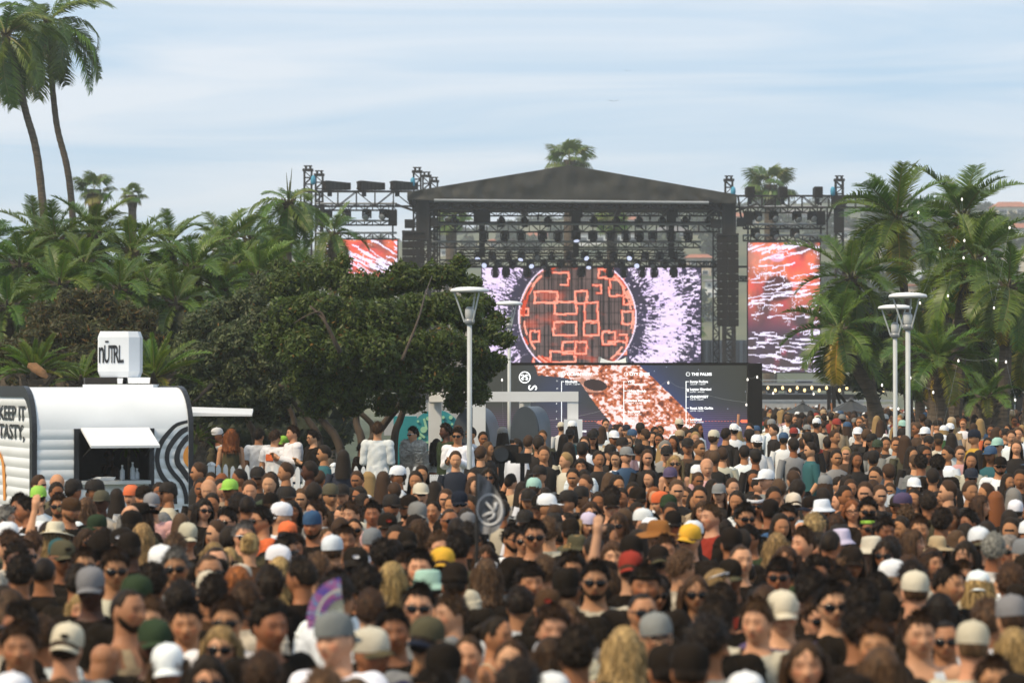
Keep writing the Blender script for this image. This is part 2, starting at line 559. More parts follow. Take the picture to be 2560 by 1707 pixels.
HOUSES = [
    (1520, 608, 165, 26, "white", "grey", "long white two storey house seen between the stage lights and the roof", True, 1),
    (1250, 618, 60, 16, "cream", "red", "small cream house with red roof showing through the stage trusses", False, 1),
    (1120, 640, 44, 22, "white", "grey", "little white house beside the palm trunk behind the stage", False, 1),
    (1680, 596, 90, 20, "grey", "grey", "grey house with grey roof behind the upper stage truss", False, 1),
    (1748, 690, 60, 50, "tan", "red", "tan house with red roof in the gap beside the speaker array", False, 2),
    (1782, 742, 36, 44, "white", "grey", "narrow white villa behind trees next to the speaker array", False, 2),
    (1722, 800, 110, 34, "white", "grey", "white flat roofed building low down in the gap beside the main screen", True, 1),
    (1862, 560, 70, 22, "tan", "red", "tan house with red tiled roof under the wing truss", False, 1),
    (1990, 556, 80, 24, "grey", "grey", "grey gabled house seen through the wing truss lights", False, 1),
    (2062, 560, 60, 26, "grey", "grey", "grey house beside the black wing tower", False, 1),
    (2100, 600, 50, 28, "white", "grey", "white house half hidden by the slim palm crown", False, 1),
    (2230, 645, 70, 34, "cream", "red", "cream house with red roof left of the slim palm trunk", False, 1),
    (2330, 560, 80, 20, "grey", "grey", "dark roofed bungalow on the ridge between the palms", False, 1),
    (2300, 640, 90, 36, "white", "grey", "white block above the shop sign between the palms", True, 2),
    (2530, 540, 90, 26, "cream", "red", "cream house with broad red roof at the top of the slope", False, 1),
    (2545, 592, 80, 26, "white", "red", "white house with red roof below the one on the ridge", False, 1),
    (2350, 770, 150, 60, "tan", "red", "tan shop building under the white and blue sign", True, 1),
    (2560, 680, 90, 60, "cream", "grey", "tall cream building behind the palms", True, 2),
    (2080, 700, 60, 40, "white", "grey", "white house behind the palm beside the screen", False, 1),
    (640, 640, 60, 20, "white", "grey", "white house glimpsed among the palm fronds", False, 1),
    (560, 610, 60, 16, "cream", "red", "cream house with red roof far behind the palm grove", False, 1),
    (1600, 560, 70, 14, "white", "red", "white house just under the stage roof on the skyline", False, 1),
    (1345, 600, 60, 14, "tan", "red", "tan house on the far slope behind hanging stage lights", False, 1),
    (2440, 620, 70, 26, "blue", "grey", "pale blue house behind the tall palms", False, 1),
]
for h in HOUSES:
    house(*h)
# shop sign on the slope
_d = on_hill(2350, 745)
sg = thing("shop_sign", "white roadside sign with big blue letters glimpsed between palm fronds", "sign", W(2345, 735, _d - 4))
_s = PX(_d - 4)
MB().box(W(2340, 698, _d - 4), (110 / _s, 0.4, 46 / _s)).build("board", M["sign_white"], sg)
for q in (-1, 1):
    MB().bar(W(2340 + q * 40, 720, _d - 4), W(2340 + q * 40, 775, _d - 4), 0.3).build("post", M["silver"], sg)
M["sign_blue"] = mat("sign_blue", (0.16, 0.36, 0.62), 0.5, 0.05)
place_text("r St", 34 / _s, M["sign_blue"], W(2300, 708, _d - 4.3), (1, 0, 0), (0, 0, 1), sg, offset=0.02 * 34 / _s, extrude=0.02)

# distant tree clumps on the hill: far-off wood, one mass
def leaf_cloud(blobs, n_per_m2, size, base, seed, var=0.35, core=True, flat=0.0, spiky=0.0):
    """leaf-sized faces spread through blobs (x, y, z, r): V, F, C"""
    r_ = np.random.default_rng(seed)
    Vs, Cs = [], []
    for (x, y, z, r, *sq) in blobs:
        n = int(max(20, n_per_m2 * 4 * math.pi * r * r))
        d = r_.normal(size=(n, 3)); d /= np.linalg.norm(d, axis=1)[:, None]
        lump = 0.85 + 0.3 * np.sin(d[:, 0] * 5 + x * 3) * np.sin(d[:, 1] * 4 + y) * np.sin(d[:, 2] * 5 + z * 2)
        rad = r * lump * (1 - 0.42 * r_.random(n) ** 1.6)
        c = np.array([x, y, z]) + d * rad[:, None] * np.array([1, 1, sq[0] if sq else 0.85])
        nn = d * 0.9 + r_.normal(size=(n, 3)) * 0.8
        nn[:, 2] += 0.35
        nn /= np.linalg.norm(nn, axis=1)[:, None]
        a = np.cross(nn, r_.normal(size=(n, 3))); a /= np.linalg.norm(a, axis=1)[:, None]
        b = np.cross(nn, a)
        L_ = size * (0.6 + 0.8 * r_.random(n))[:, None]
        w_ = L_ * (0.42 - 0.25 * spiky)
        Vs.append(np.stack([c - a * L_, c + b * w_, c + a * L_, c - b * w_], 1))
        t = (1 - var / 2 + var * r_.random(n))[:, None] * np.array(base)[None]
        t = t * (1 + 0.25 * (r_.random(n)[:, None] - 0.5) * np.array([1.4, 0.3, 0.6]))
        dead = r_.random(n) < 0.012
        t[dead] = np.array([0.22, 0.12, 0.03])
        Cs.append(t)
    V = np.concatenate(Vs); C = np.concatenate(Cs)
    F = np.arange(len(V) * 4).reshape(-1, 4)
    return V.reshape(-1, 3), F, C
bl = []
for i in range(420):
    px = random.uniform(-300, 2800); py = random.uniform(548, 860)
    if py > 640 and not (1670 < px < 1800 or px > 2040): continue
    d = on_hill(px, py); c = W(px, py, d)
    r = random.uniform(1.2, 3.2)
    zz = hill_z(c.x, d)
    bl.append((c.x, d, zz + r * 0.6, r, random.choice((0.8, 0.9, 1.5))))
for i in range(90):                                   # skyline trees
    px = -300 + i * 35 + random.uniform(-10, 10)
    x = (px - 1280) / FPX * 700
    r = random.uniform(1.5, 3.4)
    bl.append((x, 700 + random.uniform(-15, 5), hill_z(x, 700) + r * .4, r, 0.9))
V, F, C = leaf_cloud(bl, 2.6, 0.75, (0.045, 0.065, 0.03), 3)
tag(link("hillside_woods", raw_mesh("hillside_woods", V, F, M["leaf"], C)), kind="stuff")

# ================================================================== the stage
D0 = 165.0
stage = thing("festival_stage", "black concert stage with peaked fabric roof and rows of lighting trusses", "stage", W(1425, 1010, 172))
# roof: a sagging fabric front, gable ends and slopes
def gable(px):
    return 413 + (abs(px - 1424) / (406 if px < 1424 else 418)) * (67 if px < 1424 else 74)
nx, nz = 90, 8
top, Vs = [], []
for j in range(nz + 1):
    for i in range(nx + 1):
        px = 1018 + (1842 - 1018) * i / nx
        yt = gable(px); yb = 500 + (px - 1018) / 824 * 8 + 1.2 * math.sin(px / 19.0)
        py = yt + (yb - yt) * j / nz
        f = mnoise.noise((px / 26, py / 40, 3)) * 0.22 + mnoise.noise(((px + py * .7) / 11, py / 60, 8)) * 0.09
        f *= math.sin(math.pi * j / nz) * 0.8 + 0.2
        Vs.append(W(px, py, D0 + f))
F = [(j * (nx + 1) + i, j * (nx + 1) + i + 1, (j + 1) * (nx + 1) + i + 1, (j + 1) * (nx + 1) + i) for j in range(nz) for i in range(nx)]
rf = MB().add(Vs, F)
back = 14.0
tp = [Vs[i] for i in range(nx + 1)]
rf.add(tp + [p + Vector((0, back, 0)) for p in tp], [(i, i + 1, nx + 2 + i, nx + 1 + i) for i in range(nx)])
bt = [Vs[nz * (nx + 1) + i] for i in range(nx + 1)]
e0 = [Vs[0], Vs[nz * (nx + 1)]]
e1 = [Vs[nx], Vs[nz * (nx + 1) + nx]]
for e in (e0, e1):
    rf.add(e + [p + Vector((0, back, 0)) for p in (e[1], e[0])], [(0, 1, 2, 3)])
rf.add([p + Vector((0, back, 0)) for p in tp] + [Vector((p.x, p.y + back, bt[0].z + 0.2)) for p in tp], [(i, i + 1, nx + 2 + i, nx + 1 + i) for i in range(nx)])
roof = rf.build("roof", M["roof_fabric"], stage, True)

def truss(a, b, h, dpt, bays, name, parent, m=None, chord=0.09, brace=0.055, pipe=None):
    """box truss from a to b: four chords, zig-zag lattice on front, back and bottom"""
    a, b = Vector(a), Vector(b)
    ax = (b - a).normalized()
    up = Vector((0, 0, 1)) if abs(ax.z) < 0.9 else Vector((1, 0, 0))
    sd = ax.cross(up).normalized()
    up = sd.cross(ax).normalized()
    mb = MB()
    offs = [up * (h / 2) * i + sd * (dpt / 2) * j for i in (-1, 1) for j in (-1, 1)]
    for o in offs:
        mb.bar(a + o, b + o, chord)
    for k in range(bays):
        p, q = a.lerp(b, k / bays), a.lerp(b, (k + 1) / bays)
        for j in (-1, 1):
            s_ = sd * (dpt / 2) * j
            if k % 2 == 0: mb.bar(p - up * h / 2 + s_, q + up * h / 2 + s_, brace)
            else: mb.bar(p + up * h / 2 + s_, q - up * h / 2 + s_, brace)
            mb.bar(p - up * h / 2 + s_, p + up * h / 2 + s_, brace)
        for i in (-1, 1):
            u_ = up * (h / 2) * i
            mb.bar(p + u_ - sd * dpt / 2 * (1 if k % 2 else -1), q + u_ + sd * dpt / 2 * (1 if k % 2 else -1), brace)
    o = mb.build(name, m or M["dark_metal"], parent)
    if pipe:
        pp = MB()
        dz = up * (h / 2) * pipe - sd * (dpt / 2 + 0.1) * (1 if (sd.y > 0) else -1)
        pp.tube([a + dz, b + dz], 0.065, 8)
        pp.build("pipe", M["silver"], o)
    return o
def htruss(px0, px1, py0, py1, d, bays=None, pipe=None, parent=None, m=None, tilt=0):
    ym = (py0 + py1) / 2
    h = (py1 - py0) / PX(d)
    a, b = W(px0, ym, d), W(px1, ym + tilt, d)
    n = bays or max(4, int((b - a).length / max(h, 0.4) / 1.1))
    return truss(a, b, h, max(0.3, h * 0.8), n, "lattice_truss", parent or stage, m, 0.075, 0.045, pipe)
# eaves pipe and roof beams
MB().tube([W(1085, 501, D0 - .3), W(1772, 507, D0 - .3)], 0.09, 8).build("pipe", M["silver"], stage)
htruss(1035, 1830, 508, 522, 166)
htruss(1100, 1805, 530, 540, 178.5)
for k, px in enumerate((1060, 1180, 1305, 1430, 1550, 1680, 1800)):
    truss(W(px, 512, 166), W(1424 + (px - 1424) * 0.93, 533, 178), 0.35, 0.3, 12, "rafter_lattice", stage, None, 0.07, 0.05)
und = MB().add([W(1030, 509, 166), W(1832, 513, 166), W(1800, 532, 178.6), W(1075, 530, 178.6)], [(0, 1, 2, 3), (3, 2, 1, 0)])
und.v[4:] = [(x, y, z + 0.06) for x, y, z in und.v[:4]]
und.build("roof_lining", M["black_steel"], stage)
# columns
for px, wpx in ((1057, 30), (1822, 32)):
    c0, c1 = W(px, 508, 166), W(px, 508, 166)
    zb = ground_z(166)
    t_ = truss((c0.x, c0.y, zb), (c0.x, c0.y, c0.z), 0.62, 0.62, 22, "column_lattice", stage, None, 0.13, 0.07)
    MB().box((c0.x, c0.y, c0.z - 1.0), (0.78, 0.7, 2.4)).build("sleeve_block", M["black_steel"], stage)
    MB().box((c0.x - 0.75, c0.y - 0.1, W(0, 560, 166).z), (0.6, 0.5, 0.5)).build("motor", M["black_steel"], stage)
    MB().box((c0.x + 0.7, c0.y - 0.1, W(0, 556, 166).z), (0.45, 0.5, 0.5)).build("motor", M["black_steel"], stage)
    for q in (-1, 1):
        MB().bar((c0.x, c0.y, W(0, 535, 166).z), (c0.x + q * 1.6, c0.y - .2, W(0, 511, 166).z), 0.12).build("brace", M["dark_metal"], stage)
for px, d, yb in ((1092, 171, 690), (1790, 172, 610), (1080, 174, 700)):
    c0 = W(px, 520, d)
    truss((c0.x, d, ground_z(d)), (c0.x, d, c0.z), 0.36, 0.36, 34, "tower_lattice", stage, None, 0.07, 0.045)
# lighting trusses
htruss(1085, 1800, 556, 580, 170, pipe=0.55)
htruss(1080, 1752, 605, 619, 171, pipe=1.0)
htruss(1140, 1710, 624, 634, 173)
htruss(1150, 1712, 640, 650, 174)
htruss(1150, 1795, 654, 666, 175)
htruss(1100, 1200, 650, 660, 171)
MB().box((W(1420, 0, 176).x, 176, W(0, 667, 176).z), (23.5, 0.3, 0.12)).build("screen_header", M["black_steel"], stage)
# dark chain-motor clusters on the upper truss
for px in (1205, 1440, 1678):
    MB().box(W(px, 545, 170), (1.0 if px == 1205 else 0.55, 0.6, 0.8)).box(W(px + 8, 534, 170), (0.4, 0.4, 0.5)).bar(W(px, 530, 170), W(px, 640, 171.5), 0.35).build("motor_cluster", M["black_steel"], stage)
for px in (1253, 1345, 1483, 1560, 1625, 1724):
    MB().bar(W(px, 535, 172), W(px, 556, 171), 0.05).bar(W(px, 541, 172), W(px, 547, 171), 0.12).build("chain", M["black_steel"], stage)
# deck with skirt, rear drape, risers
dk0, dk1 = W(960, 986, 164), W(2160, 986, 164)
MB().box(((dk0.x + dk1.x) / 2, 174, dk0.z - 0.15), (dk1.x - dk0.x, 20, 0.3)).build("deck", M["black_steel"], stage)
MB().box(((dk0.x + dk1.x) / 2, 164.15, (dk0.z - 0.31 + ground_z(165)) / 2), (dk1.x - dk0.x, 0.1, dk0.z - 0.31 - ground_z(165))).build("skirt", M["drape_grey"], stage)
def drape(px0, px1, py0, py1, d, n=40):
    V_, F_ = [], []
    for j in range(2):
        for i in range(n + 1):
            p = W(px0 + (px1 - px0) * i / n, (py0, py1)[j], d)
            V_.append(p + Vector((0, 0.12 * math.sin(i * 1.7) + 0.05 * math.sin(i * 0.6), 0)))
    F_ = [(i, i + 1, n + 2 + i, n + 1 + i) for i in range(n)]
    return MB().add(V_, F_).build("drape", M["drape_grey"], stage)
drape(1680, 1868, 850, 985, 180)
drape(1000, 1210, 700, 985, 180)
# side wings: goalpost trusses carrying the side screens
for (x0, x1, y0, y1, d) in ((752, 1030, 479, 516, 168), (1838, 2172, 490, 519, 168)):
    htruss(x0, x1, y0, y1, d)
MB().box(W(2172, 506, 168), (0.3, 1.0, 0.9)).build("end_cap", M["dark_metal"], stage)
for (x0, x1, rows) in ((790, 992, ((509, 526), (552, 563), (582, 598))), (1858, 2062, ((517, 532), (561, 572), (588, 602)))):
    for (a, b) in rows:
        htruss(x0, x1, a, b, 169.2, pipe=0.9)
    for px in (x0 + 12, x1 - 10):
        MB().bar(W(px, 505, 169), W(px, 602, 169), 0.10).build("hanger", M["dark_metal"], stage)
        MB().box(W(px, 545, 168.8), (0.5, 0.4, 0.8)).build("motor", M["black_steel"], stage)
TOW = ((770, 428), (798, 440), (1043, 432), (1066, 443), (1085, 456), (1822, 453), (2098, 453))
for i, (px, yt) in enumerate(TOW):
    d = (167.4, 171, 167.5, 172, 176, 169, 168)[i]
    c = W(px, yt, d)
    o = truss((c.x, d, ground_z(d)), c, 0.42, 0.42, 40, "tower_lattice", stage, None, 0.09, 0.05)
    hd = MB()
    hd.box(c + Vector((0, 0, .06)), (0.62, .5, 0.14)).box(c + Vector((-.12, 0, .2)), (.12, .3, .16)).box(c + Vector((.14, 0, .2)), (.12, .3, .16)).box(c + Vector((0, 0, .3)), (.5, .2, .06))
    hd.build("tower_head", M["dark_metal"], o)
M["bag_blue"] = mat("bag_blue", (0.05, 0.28, 0.42), 0.6, 0.15)
for px, py, d in ((783, 450, 167), (1032, 455, 167.2), (1833, 478, 168.5), (2082, 478, 167.5)):
    p = W(px, py, d)
    MB().lathe([(0.02, -.3), (.13, -.22), (.15, 0), (.12, .18), (.05, .26)], 10, p).build("chain_bag", M["bag_blue"], stage, True)
c = W(2096, 507, 167.2)
MB().box(c, (0.82, .5, 0.74)).box(c + Vector((0, .1, -1.0)), (0.5, .4, 1.5)).build("sleeve_block", M["black_steel"], stage)
MB().bar(W(2082, 515, 167.4), W(2066, 555, 167.4), 0.12).bar(W(2068, 519, 167.4), W(2068, 590, 167.5), 0.09).build("brace", M["dark_metal"], stage)
MB().tube([W(1845, 490, 167), W(1852, 540, 167), W(1868, 572, 167)], 0.06, 6).tube([W(1000, 690, 167), W(1045, 520, 167)], 0.03, 6).build("cable", M["black_steel"], stage)
htruss(1750, 1792, 655, 668, 171)
htruss(1846, 1870, 691, 703, 168)

# screens (things that hang from the stage)
def screen(name, label, px0, py0, px1, py1, d, img, frame=0.06):
    a, b = W(px0, py0, d), W(px1, py1, d)
    wv, hv = Vector((b.x - a.x, 0, 0)), Vector((0, 0, b.z - a.z))
    t = thing(name, label, "LED screen", ((a.x + b.x) / 2, d, b.z))
    MB().box(((a.x + b.x) / 2, d + 0.12, (a.z + b.z) / 2), (b.x - a.x + 2 * frame, 0.2, a.z - b.z + 2 * frame)).build("cabinet", M["black_steel"], t)
    pixel_panel("display", img, a, wv, hv, t, M["led"])
    return t
def lines_img(img, segs, col, X0, Y0, cs, wdt=1.0):
    """draw segments given in photo pixels"""
    h, w_ = img.shape[:2]
    for (x0, y0, x1, y1) in segs:
        n = int(max(abs(x1 - x0), abs(y1 - y0)) / cs * 2) + 2
        for t in np.linspace(0, 1, n):
            cx, cy = (x0 + (x1 - x0) * t - X0) / cs, (y0 + (y1 - y0) * t - Y0) / cs
            r = wdt / cs
            i0, i1, j0, j1 = int(round(cx - r)), int(round(cx + r)), int(round(cy - r)), int(round(cy + r))
            img[max(0, j0):max(0, j1), max(0, i0):max(0, i1)] = col
def main_image():
    X0, Y0, X1, Y1, cs = 1205, 668, 1752, 912, 2.0
    nx, ny = int((X1 - X0) / cs), int((Y1 - Y0) / cs)
    yy, xx = np.mgrid[0:ny, 0:nx]
    px, py = X0 + (xx + .5) * cs, Y0 + (yy + .5) * cs
    img = np.zeros((ny, nx, 3))
    cx, cy, rr = 1443, 792, 146
    dx, dy = px - cx, py - cy
    rad = np.hypot(dx, dy * 1.0); ang = np.arctan2(dy, dx)
    # burst: jagged pale streaks running outwards
    n1 = fbm((ny, nx), (6, 14), 5); n2 = fbm((ny, nx), (40, 30), 9, 3)
    rnd = np.random.default_rng(4)
    a_i = ((ang + math.pi) / (2 * math.pi) * 430).astype(int)
    sp = rnd.random((450, 60)); r_i = np.clip((rad / 11).astype(int), 0, 59)
    spike = sp[a_i, r_i]
    band = np.exp(-((rad - 232) / 42.0) ** 2) * 1.0 + 0.42
    n3 = fbm((ny, nx), (90, 120), 77, 2)
    v = 0.62 * spike + 0.45 * n2 + 0.42 * band - 0.85 + 0.35 * (n1 - .5) + 0.55 * (n3 - .5) - 0.25 * (rad < 172)
    lit = smooth(-0.05, 0.12, v)
    lil = np.stack([0.72 + 0.2 * n2, 0.53 + 0.28 * n2, 0.94 + 0 * n2], -1)
    dark = np.stack([0.035 + 0 * n1, 0.028 + 0 * n1, 0.04 + 0.03 * n1], -1)
    img = dark * (1 - lit[..., None]) + lil * lit[..., None]
    # globe
    inside = rad < rr
    stripe = (0.03 + 0.16 * (rnd.random(nx)[None, :] > 0.45) * (0.6 + 0.4 * rnd.random((ny // 6 + 2, nx)).repeat(6, 0)[:ny]))
    stripe = stripe * (0.55 + 0.6 * fbm((ny, nx), (8, 8), 21))
    ball = np.stack([stripe * 0.95, stripe * 0.62, stripe * 0.55], -1)
    ball[(yy % 14) < 2] *= 0.5
    glow = smooth(0.56, 0.78, fbm((ny, nx), (7, 9), 31))[..., None] * np.array([0.32, 0.035, 0.008])
    ball = ball + glow
    img[inside] = ball[inside]
    def P(x, y): return 1200 + x / 2.904, 640 + y / 2.904
    pink, org = (1.0, 0.36, 0.25), (0.62, 0.06, 0.015)
    rects = [(540, 330, 700, 420), (535, 480, 700, 575), (755, 480, 860, 575), (690, 255, 775, 345), (395, 260, 560, 340), (600, 625, 770, 710),
             (510, 690, 690, 770), (890, 550, 980, 640), (1030, 400, 1110, 490), (530, 120, 640, 210), (860, 95, 960, 160), (940, 170, 1040, 290), (930, 620, 1060, 710),
             (390, 740, 490, 795), (365, 545, 430, 620), (1010, 570, 1065, 625), (760, 335, 855, 470), (690, 620, 770, 710), (820, 210, 880, 270), (290, 380, 350, 430), (1040, 300, 1100, 350)]
    for k, (x0, y0, x1, y1) in enumerate(rects):
        (a, b), (c_, d_) = P(x0, y0), P(x1, y1)
        j = lambda: rnd.uniform(-2.5, 2.5)
        xm, ym = (a + c_) / 2, (b + d_) / 2
        segs = [(a, b, xm, b + j()), (xm, b + j(), c_, b), (c_, b, c_ + j(), ym), (c_ + j(), ym, c_, d_), (c_, d_, xm, d_ + j()), (xm, d_ + j(), a, d_), (a, d_, a + j(), ym), (a + j(), ym, a, b)]
        if k > 8 and k % 3 == 0: segs = segs[:5]
        lines_img(img, segs, org, X0, Y0, cs, 2.8)
        lines_img(img, segs, pink, X0, Y0, cs, 2.1 if k < 9 else 1.6)
    for k in range(60):                                # broken rim
        a0 = rnd.uniform(0, 2 * math.pi); r0 = rr - rnd.uniform(0, 14)
        lines_img(img, [(cx + r0 * math.cos(a0 + t), cy + r0 * math.sin(a0 + t), cx + r0 * math.cos(a0 + t + .05), cy + r0 * math.sin(a0 + t + .05)) for t in np.arange(0, rnd.uniform(.05, .3), .05)], pink if k % 2 else org, X0, Y0, cs, 2.0)
    rim = (rad > rr - 1.5) & (rad < rr + 2)
    img[rim] = (0.85, 0.7, 0.85)
    img[-3:][~inside[-3:]] *= 0.6
    return img
screen("led_screen", "huge main screen showing a glowing orange circuit globe in lilac spikes", 1205, 668, 1752, 912, 178, main_image())
def side_image(X0, Y0, X1, Y1, seed, slope, fig):
    cs = 2.0
    nx, ny = int((X1 - X0) / cs), int((Y1 - Y0) / cs)
    yy, xx = np.mgrid[0:ny, 0:nx]
    px, py = X0 + (xx + .5) * cs, Y0 + (yy + .5) * cs
    n1 = fbm((ny, nx), (5, 4), seed); n2 = fbm((ny, nx), (12, 8), seed + 3)
    fade = smooth(0.75, 0.25, (yy / ny)) if fig else np.ones((ny, nx))
    red = smooth(0.35, 0.72, n1 + 0.15 * fade)
    img = np.stack([0.07 + 0.72 * red * fade, 0.045 + 0.13 * red * fade * n2 * 1.6, 0.05 + 0.03 * red], -1)
    if fig:
        # bright orange blaze top left and a blurred performer
        bz = smooth(1.0, 0.2, np.hypot((px - X0 - 30) / 70, (py - Y0 - 35) / 55))
        img += bz[..., None] * np.array([0.5, 0.17, 0.10])
        hd = smooth(1.1, 0.8, np.hypot((px - 1945) / 15, (py - 668) / 20))
        img = img * (1 - hd[..., None]) + hd[..., None] * np.array([0.62, 0.16, 0.08])
        cap = smooth(1.1, 0.8, np.hypot((px - 1943) / 20, (py - 644) / 11))
        img = img * (1 - cap[..., None]) + cap[..., None] * np.array([0.75, 0.35, 0.5])
        bd = smooth(1.1, 0.8, np.hypot((px - 1945) / 38, (py - 720) / 34))
        img = img * (1 - bd[..., None]) + bd[..., None] * np.array([0.09, 0.03, 0.03])
        img += (smooth(0.55, 0.9, n2) * (yy / ny > 0.62))[..., None] * np.array([0.35, 0.03, 0.08])
    r_ = np.random.default_rng(seed)
    lil = (0.86, 0.78, 0.98)
    for k in range(70 if fig else 46):
        x, y = r_.uniform(X0 - 20, X1), r_.uniform(Y0, Y1)
        ln = r_.uniform(20, 110)
        x2 = x
        while x2 < x + ln:
            st = r_.uniform(5, 18)
            sl = slope if not fig else (-0.28 + 0.4 * (y - Y0) / (Y1 - Y0))
            y2 = y + st * sl + r_.uniform(-3, 3)
            lines_img(img, [(x2, y, x2 + st, y2)], lil, X0, Y0, cs, r_.choice((1.0, 1.0, 1.6, 2.4)))
            if r_.random() < 0.22:
                y3 = y2 + r_.uniform(-10, 10)
                lines_img(img, [(x2 + st, y2, x2 + st, y3)], lil, X0, Y0, cs, 1.0); y2 = y3
            x2 += st; y = y2
    spk = np.random.default_rng(seed + 1).random((ny, nx)) * n2
    img[spk > 0.62] = lil
    return img
screen("led_screen", "upright side screen with red performer and jagged lilac lines", 1870, 607, 2050, 930, 170.5, side_image(1870, 607, 2050, 930, 11, 0, True))
screen("led_screen", "side screen glowing orange half hidden behind palm fronds and tree", 815, 599, 993, 720, 170.5, side_image(815, 599, 993, 720, 47, 0.55, False))

# line arrays: two columns of speaker boxes each
def line_array(px0, px1, py0, py1, d, rows, label):
    a, b = W(px0, py0, d), W(px1, py1, d)
    t = thing("line_array", label, "speakers", ((a.x + b.x) / 2, d, a.z), "speaker arrays hanging beside the stage")
    wv, h = (b.x - a.x) / 2, (a.z - b.z) / rows
    MB().box(((a.x + b.x) / 2, d + .3, a.z + 0.08), (b.x - a.x, .8, .14)).build("rigging_frame", M["black_steel"], t)
    bx = MB().hexa([(-wv * .49, 0, -h * .47), (wv * .49, 0, -h * .47), (wv * .42, .7, -h * .36), (-wv * .42, .7, -h * .36), (-wv * .49, 0, h * .47), (wv * .49, 0, h * .47), (wv * .42, .7, h * .36), (-wv * .42, .7, h * .36)]).mesh("speaker_box", M["speaker_black"])
    gr = MB().box((0, -.02, 0), (wv * .9, .04, h * .82)).box((0, -.045, 0), (wv * .05, .03, h * .7)).mesh("grille", M["grille"])
    for c_ in range(2):
        for r_ in range(rows):
            p = Vector((a.x + wv * (c_ + .5), d + .01 * random.random(), a.z - h * (r_ + .5))) - t.location
            o = link("speaker_box", bx, t, p)
            link("grille", gr, o)
    return t
line_array(1005, 1062, 583, 815, 163, 12, "tall double speaker array hanging above the leafy tree")
line_array(1792, 1847, 590, 816, 163, 12, "tall double speaker array hanging between the main screen and upright screen")

# moving heads
def make_head():
    o = MB().box((0, 0, .22), (.3, .26, .12))
    base = o.mesh("base", M["black_steel"])
    y = MB().box((-.19, 0, .02), (.05, .16, .34)).box((.19, 0, .02), (.05, .16, .34)).box((0, 0, .15), (.42, .16, .05)).mesh("yoke", M["black_steel"])
    h = MB().lathe([(.03, .2), (.12, .17), (.15, .05), (.155, -.14), (.17, -.2), (.165, -.24)], 14).mesh("lamp_head", M["speaker_black"], True)
    l = MB().lathe([(.145, -.245), (.12, -.262), (.0, -.272)], 14).mesh("lens", M["lens_dark"], True)
    return base, y, h, l
HM = make_head()
lens_on = HM[3].copy(); lens_on.materials.clear(); lens_on.materials.append(M["lamp_blue"])
lens_wht = HM[3].copy(); lens_wht.materials.clear(); lens_wht.materials.append(M["silver"])
ORD = "first second third fourth fifth sixth seventh eighth ninth tenth eleventh twelfth thirteenth fourteenth fifteenth sixteenth".split()
def head(px, py, d, s, label, group, tiltx=0.0, rz=0.0, lit=0, up=False):
    t = thing("stage_light", label, "stage light", W(px, py, d), group, rz)
    t.scale = (s, s, s)
    if up: t.rotation_euler = (math.pi, 0, rz)
    link("base", HM[0], t); link("yoke", HM[1], t)
    h = link("lamp_head", HM[2], t); h.rotation_euler = (tiltx if up else -tiltx, 0, 0)
    link("lens", (HM[3], lens_on, lens_wht)[lit], h)
def row(items, d, s, phrase, group, tilt, rz, lits, up=False):
    for i, (px, py) in enumerate(items):
        head(px, py, d, s, f"{ORD[i]} {phrase}", group, random.uniform(*tilt), random.uniform(*rz), lits[i % len(lits)], up)
row([(px, 591) for px in (1210, 1262, 1303, 1356, 1395, 1440, 1482, 1525, 1565, 1598, 1632, 1678, 1720)], 170.4, 1.25, "moving light under the upper stage truss counting from the leafy tree", "moving lights under the upper stage truss", (0, .7), (-.4, .4), (0, 0, 2, 0, 0, 1, 0, 2))
row([(px, 555) for px in (1137, 1253, 1312, 1370, 1484, 1540, 1597, 1655, 1712, 1772)], 169.8, 1.1, "floodlight on top of the upper stage truss counting from the leafy tree", "lights standing on the upper stage truss", (.4, .8), (-.3, .3), (0,), True)
for rw, (py, d) in enumerate(((641, 172.4), (661, 173.4))):
    it = [(1155 + i * 38 + rw * 17 + random.uniform(-4, 4), py) for i in range(15)]
    row([q for q in it if q[0] < 1715], d, 1.05, ("lamp of the higher dense row over the main screen, from the leafy tree", "lamp of the lower dense row over the main screen, from the leafy tree")[rw],
        ("upper dense row of lights", "lower dense row of lights")[rw], (.6, 1.3), (-.5, .5), (0, 1, 0, 0, 1, 2, 0))
row([(px, 682) for px in (1238, 1265, 1318, 1369, 1453, 1525, 1560, 1606, 1636, 1684)], 175.5, 1.15, "black light hanging before the main screen top, from the leafy tree", "lights hanging over the main screen", (-.2, .5), (-.5, .5), (0,))
row([(px, 538) for px in (819, 866, 917, 960)], 168.6, 1.25, "lamp above the orange side screen counting from the palms", "lights over the orange side screen", (.9, 1.2), (-.4, -.2), (2,))
row([(px, 543) for px in (1893, 1934, 1992, 2030)], 168.6, 1.25, "lamp of the higher row above the upright screen, from the stage", "upper lights over the upright screen", (.9, 1.2), (.2, .4), (2,))
row([(px, 585) for px in (1888, 1936, 1987)], 168.6, 1.25, "lamp of the lower row above the upright screen, from the stage", "lower lights over the upright screen", (.9, 1.2), (.3, .5), (2,))
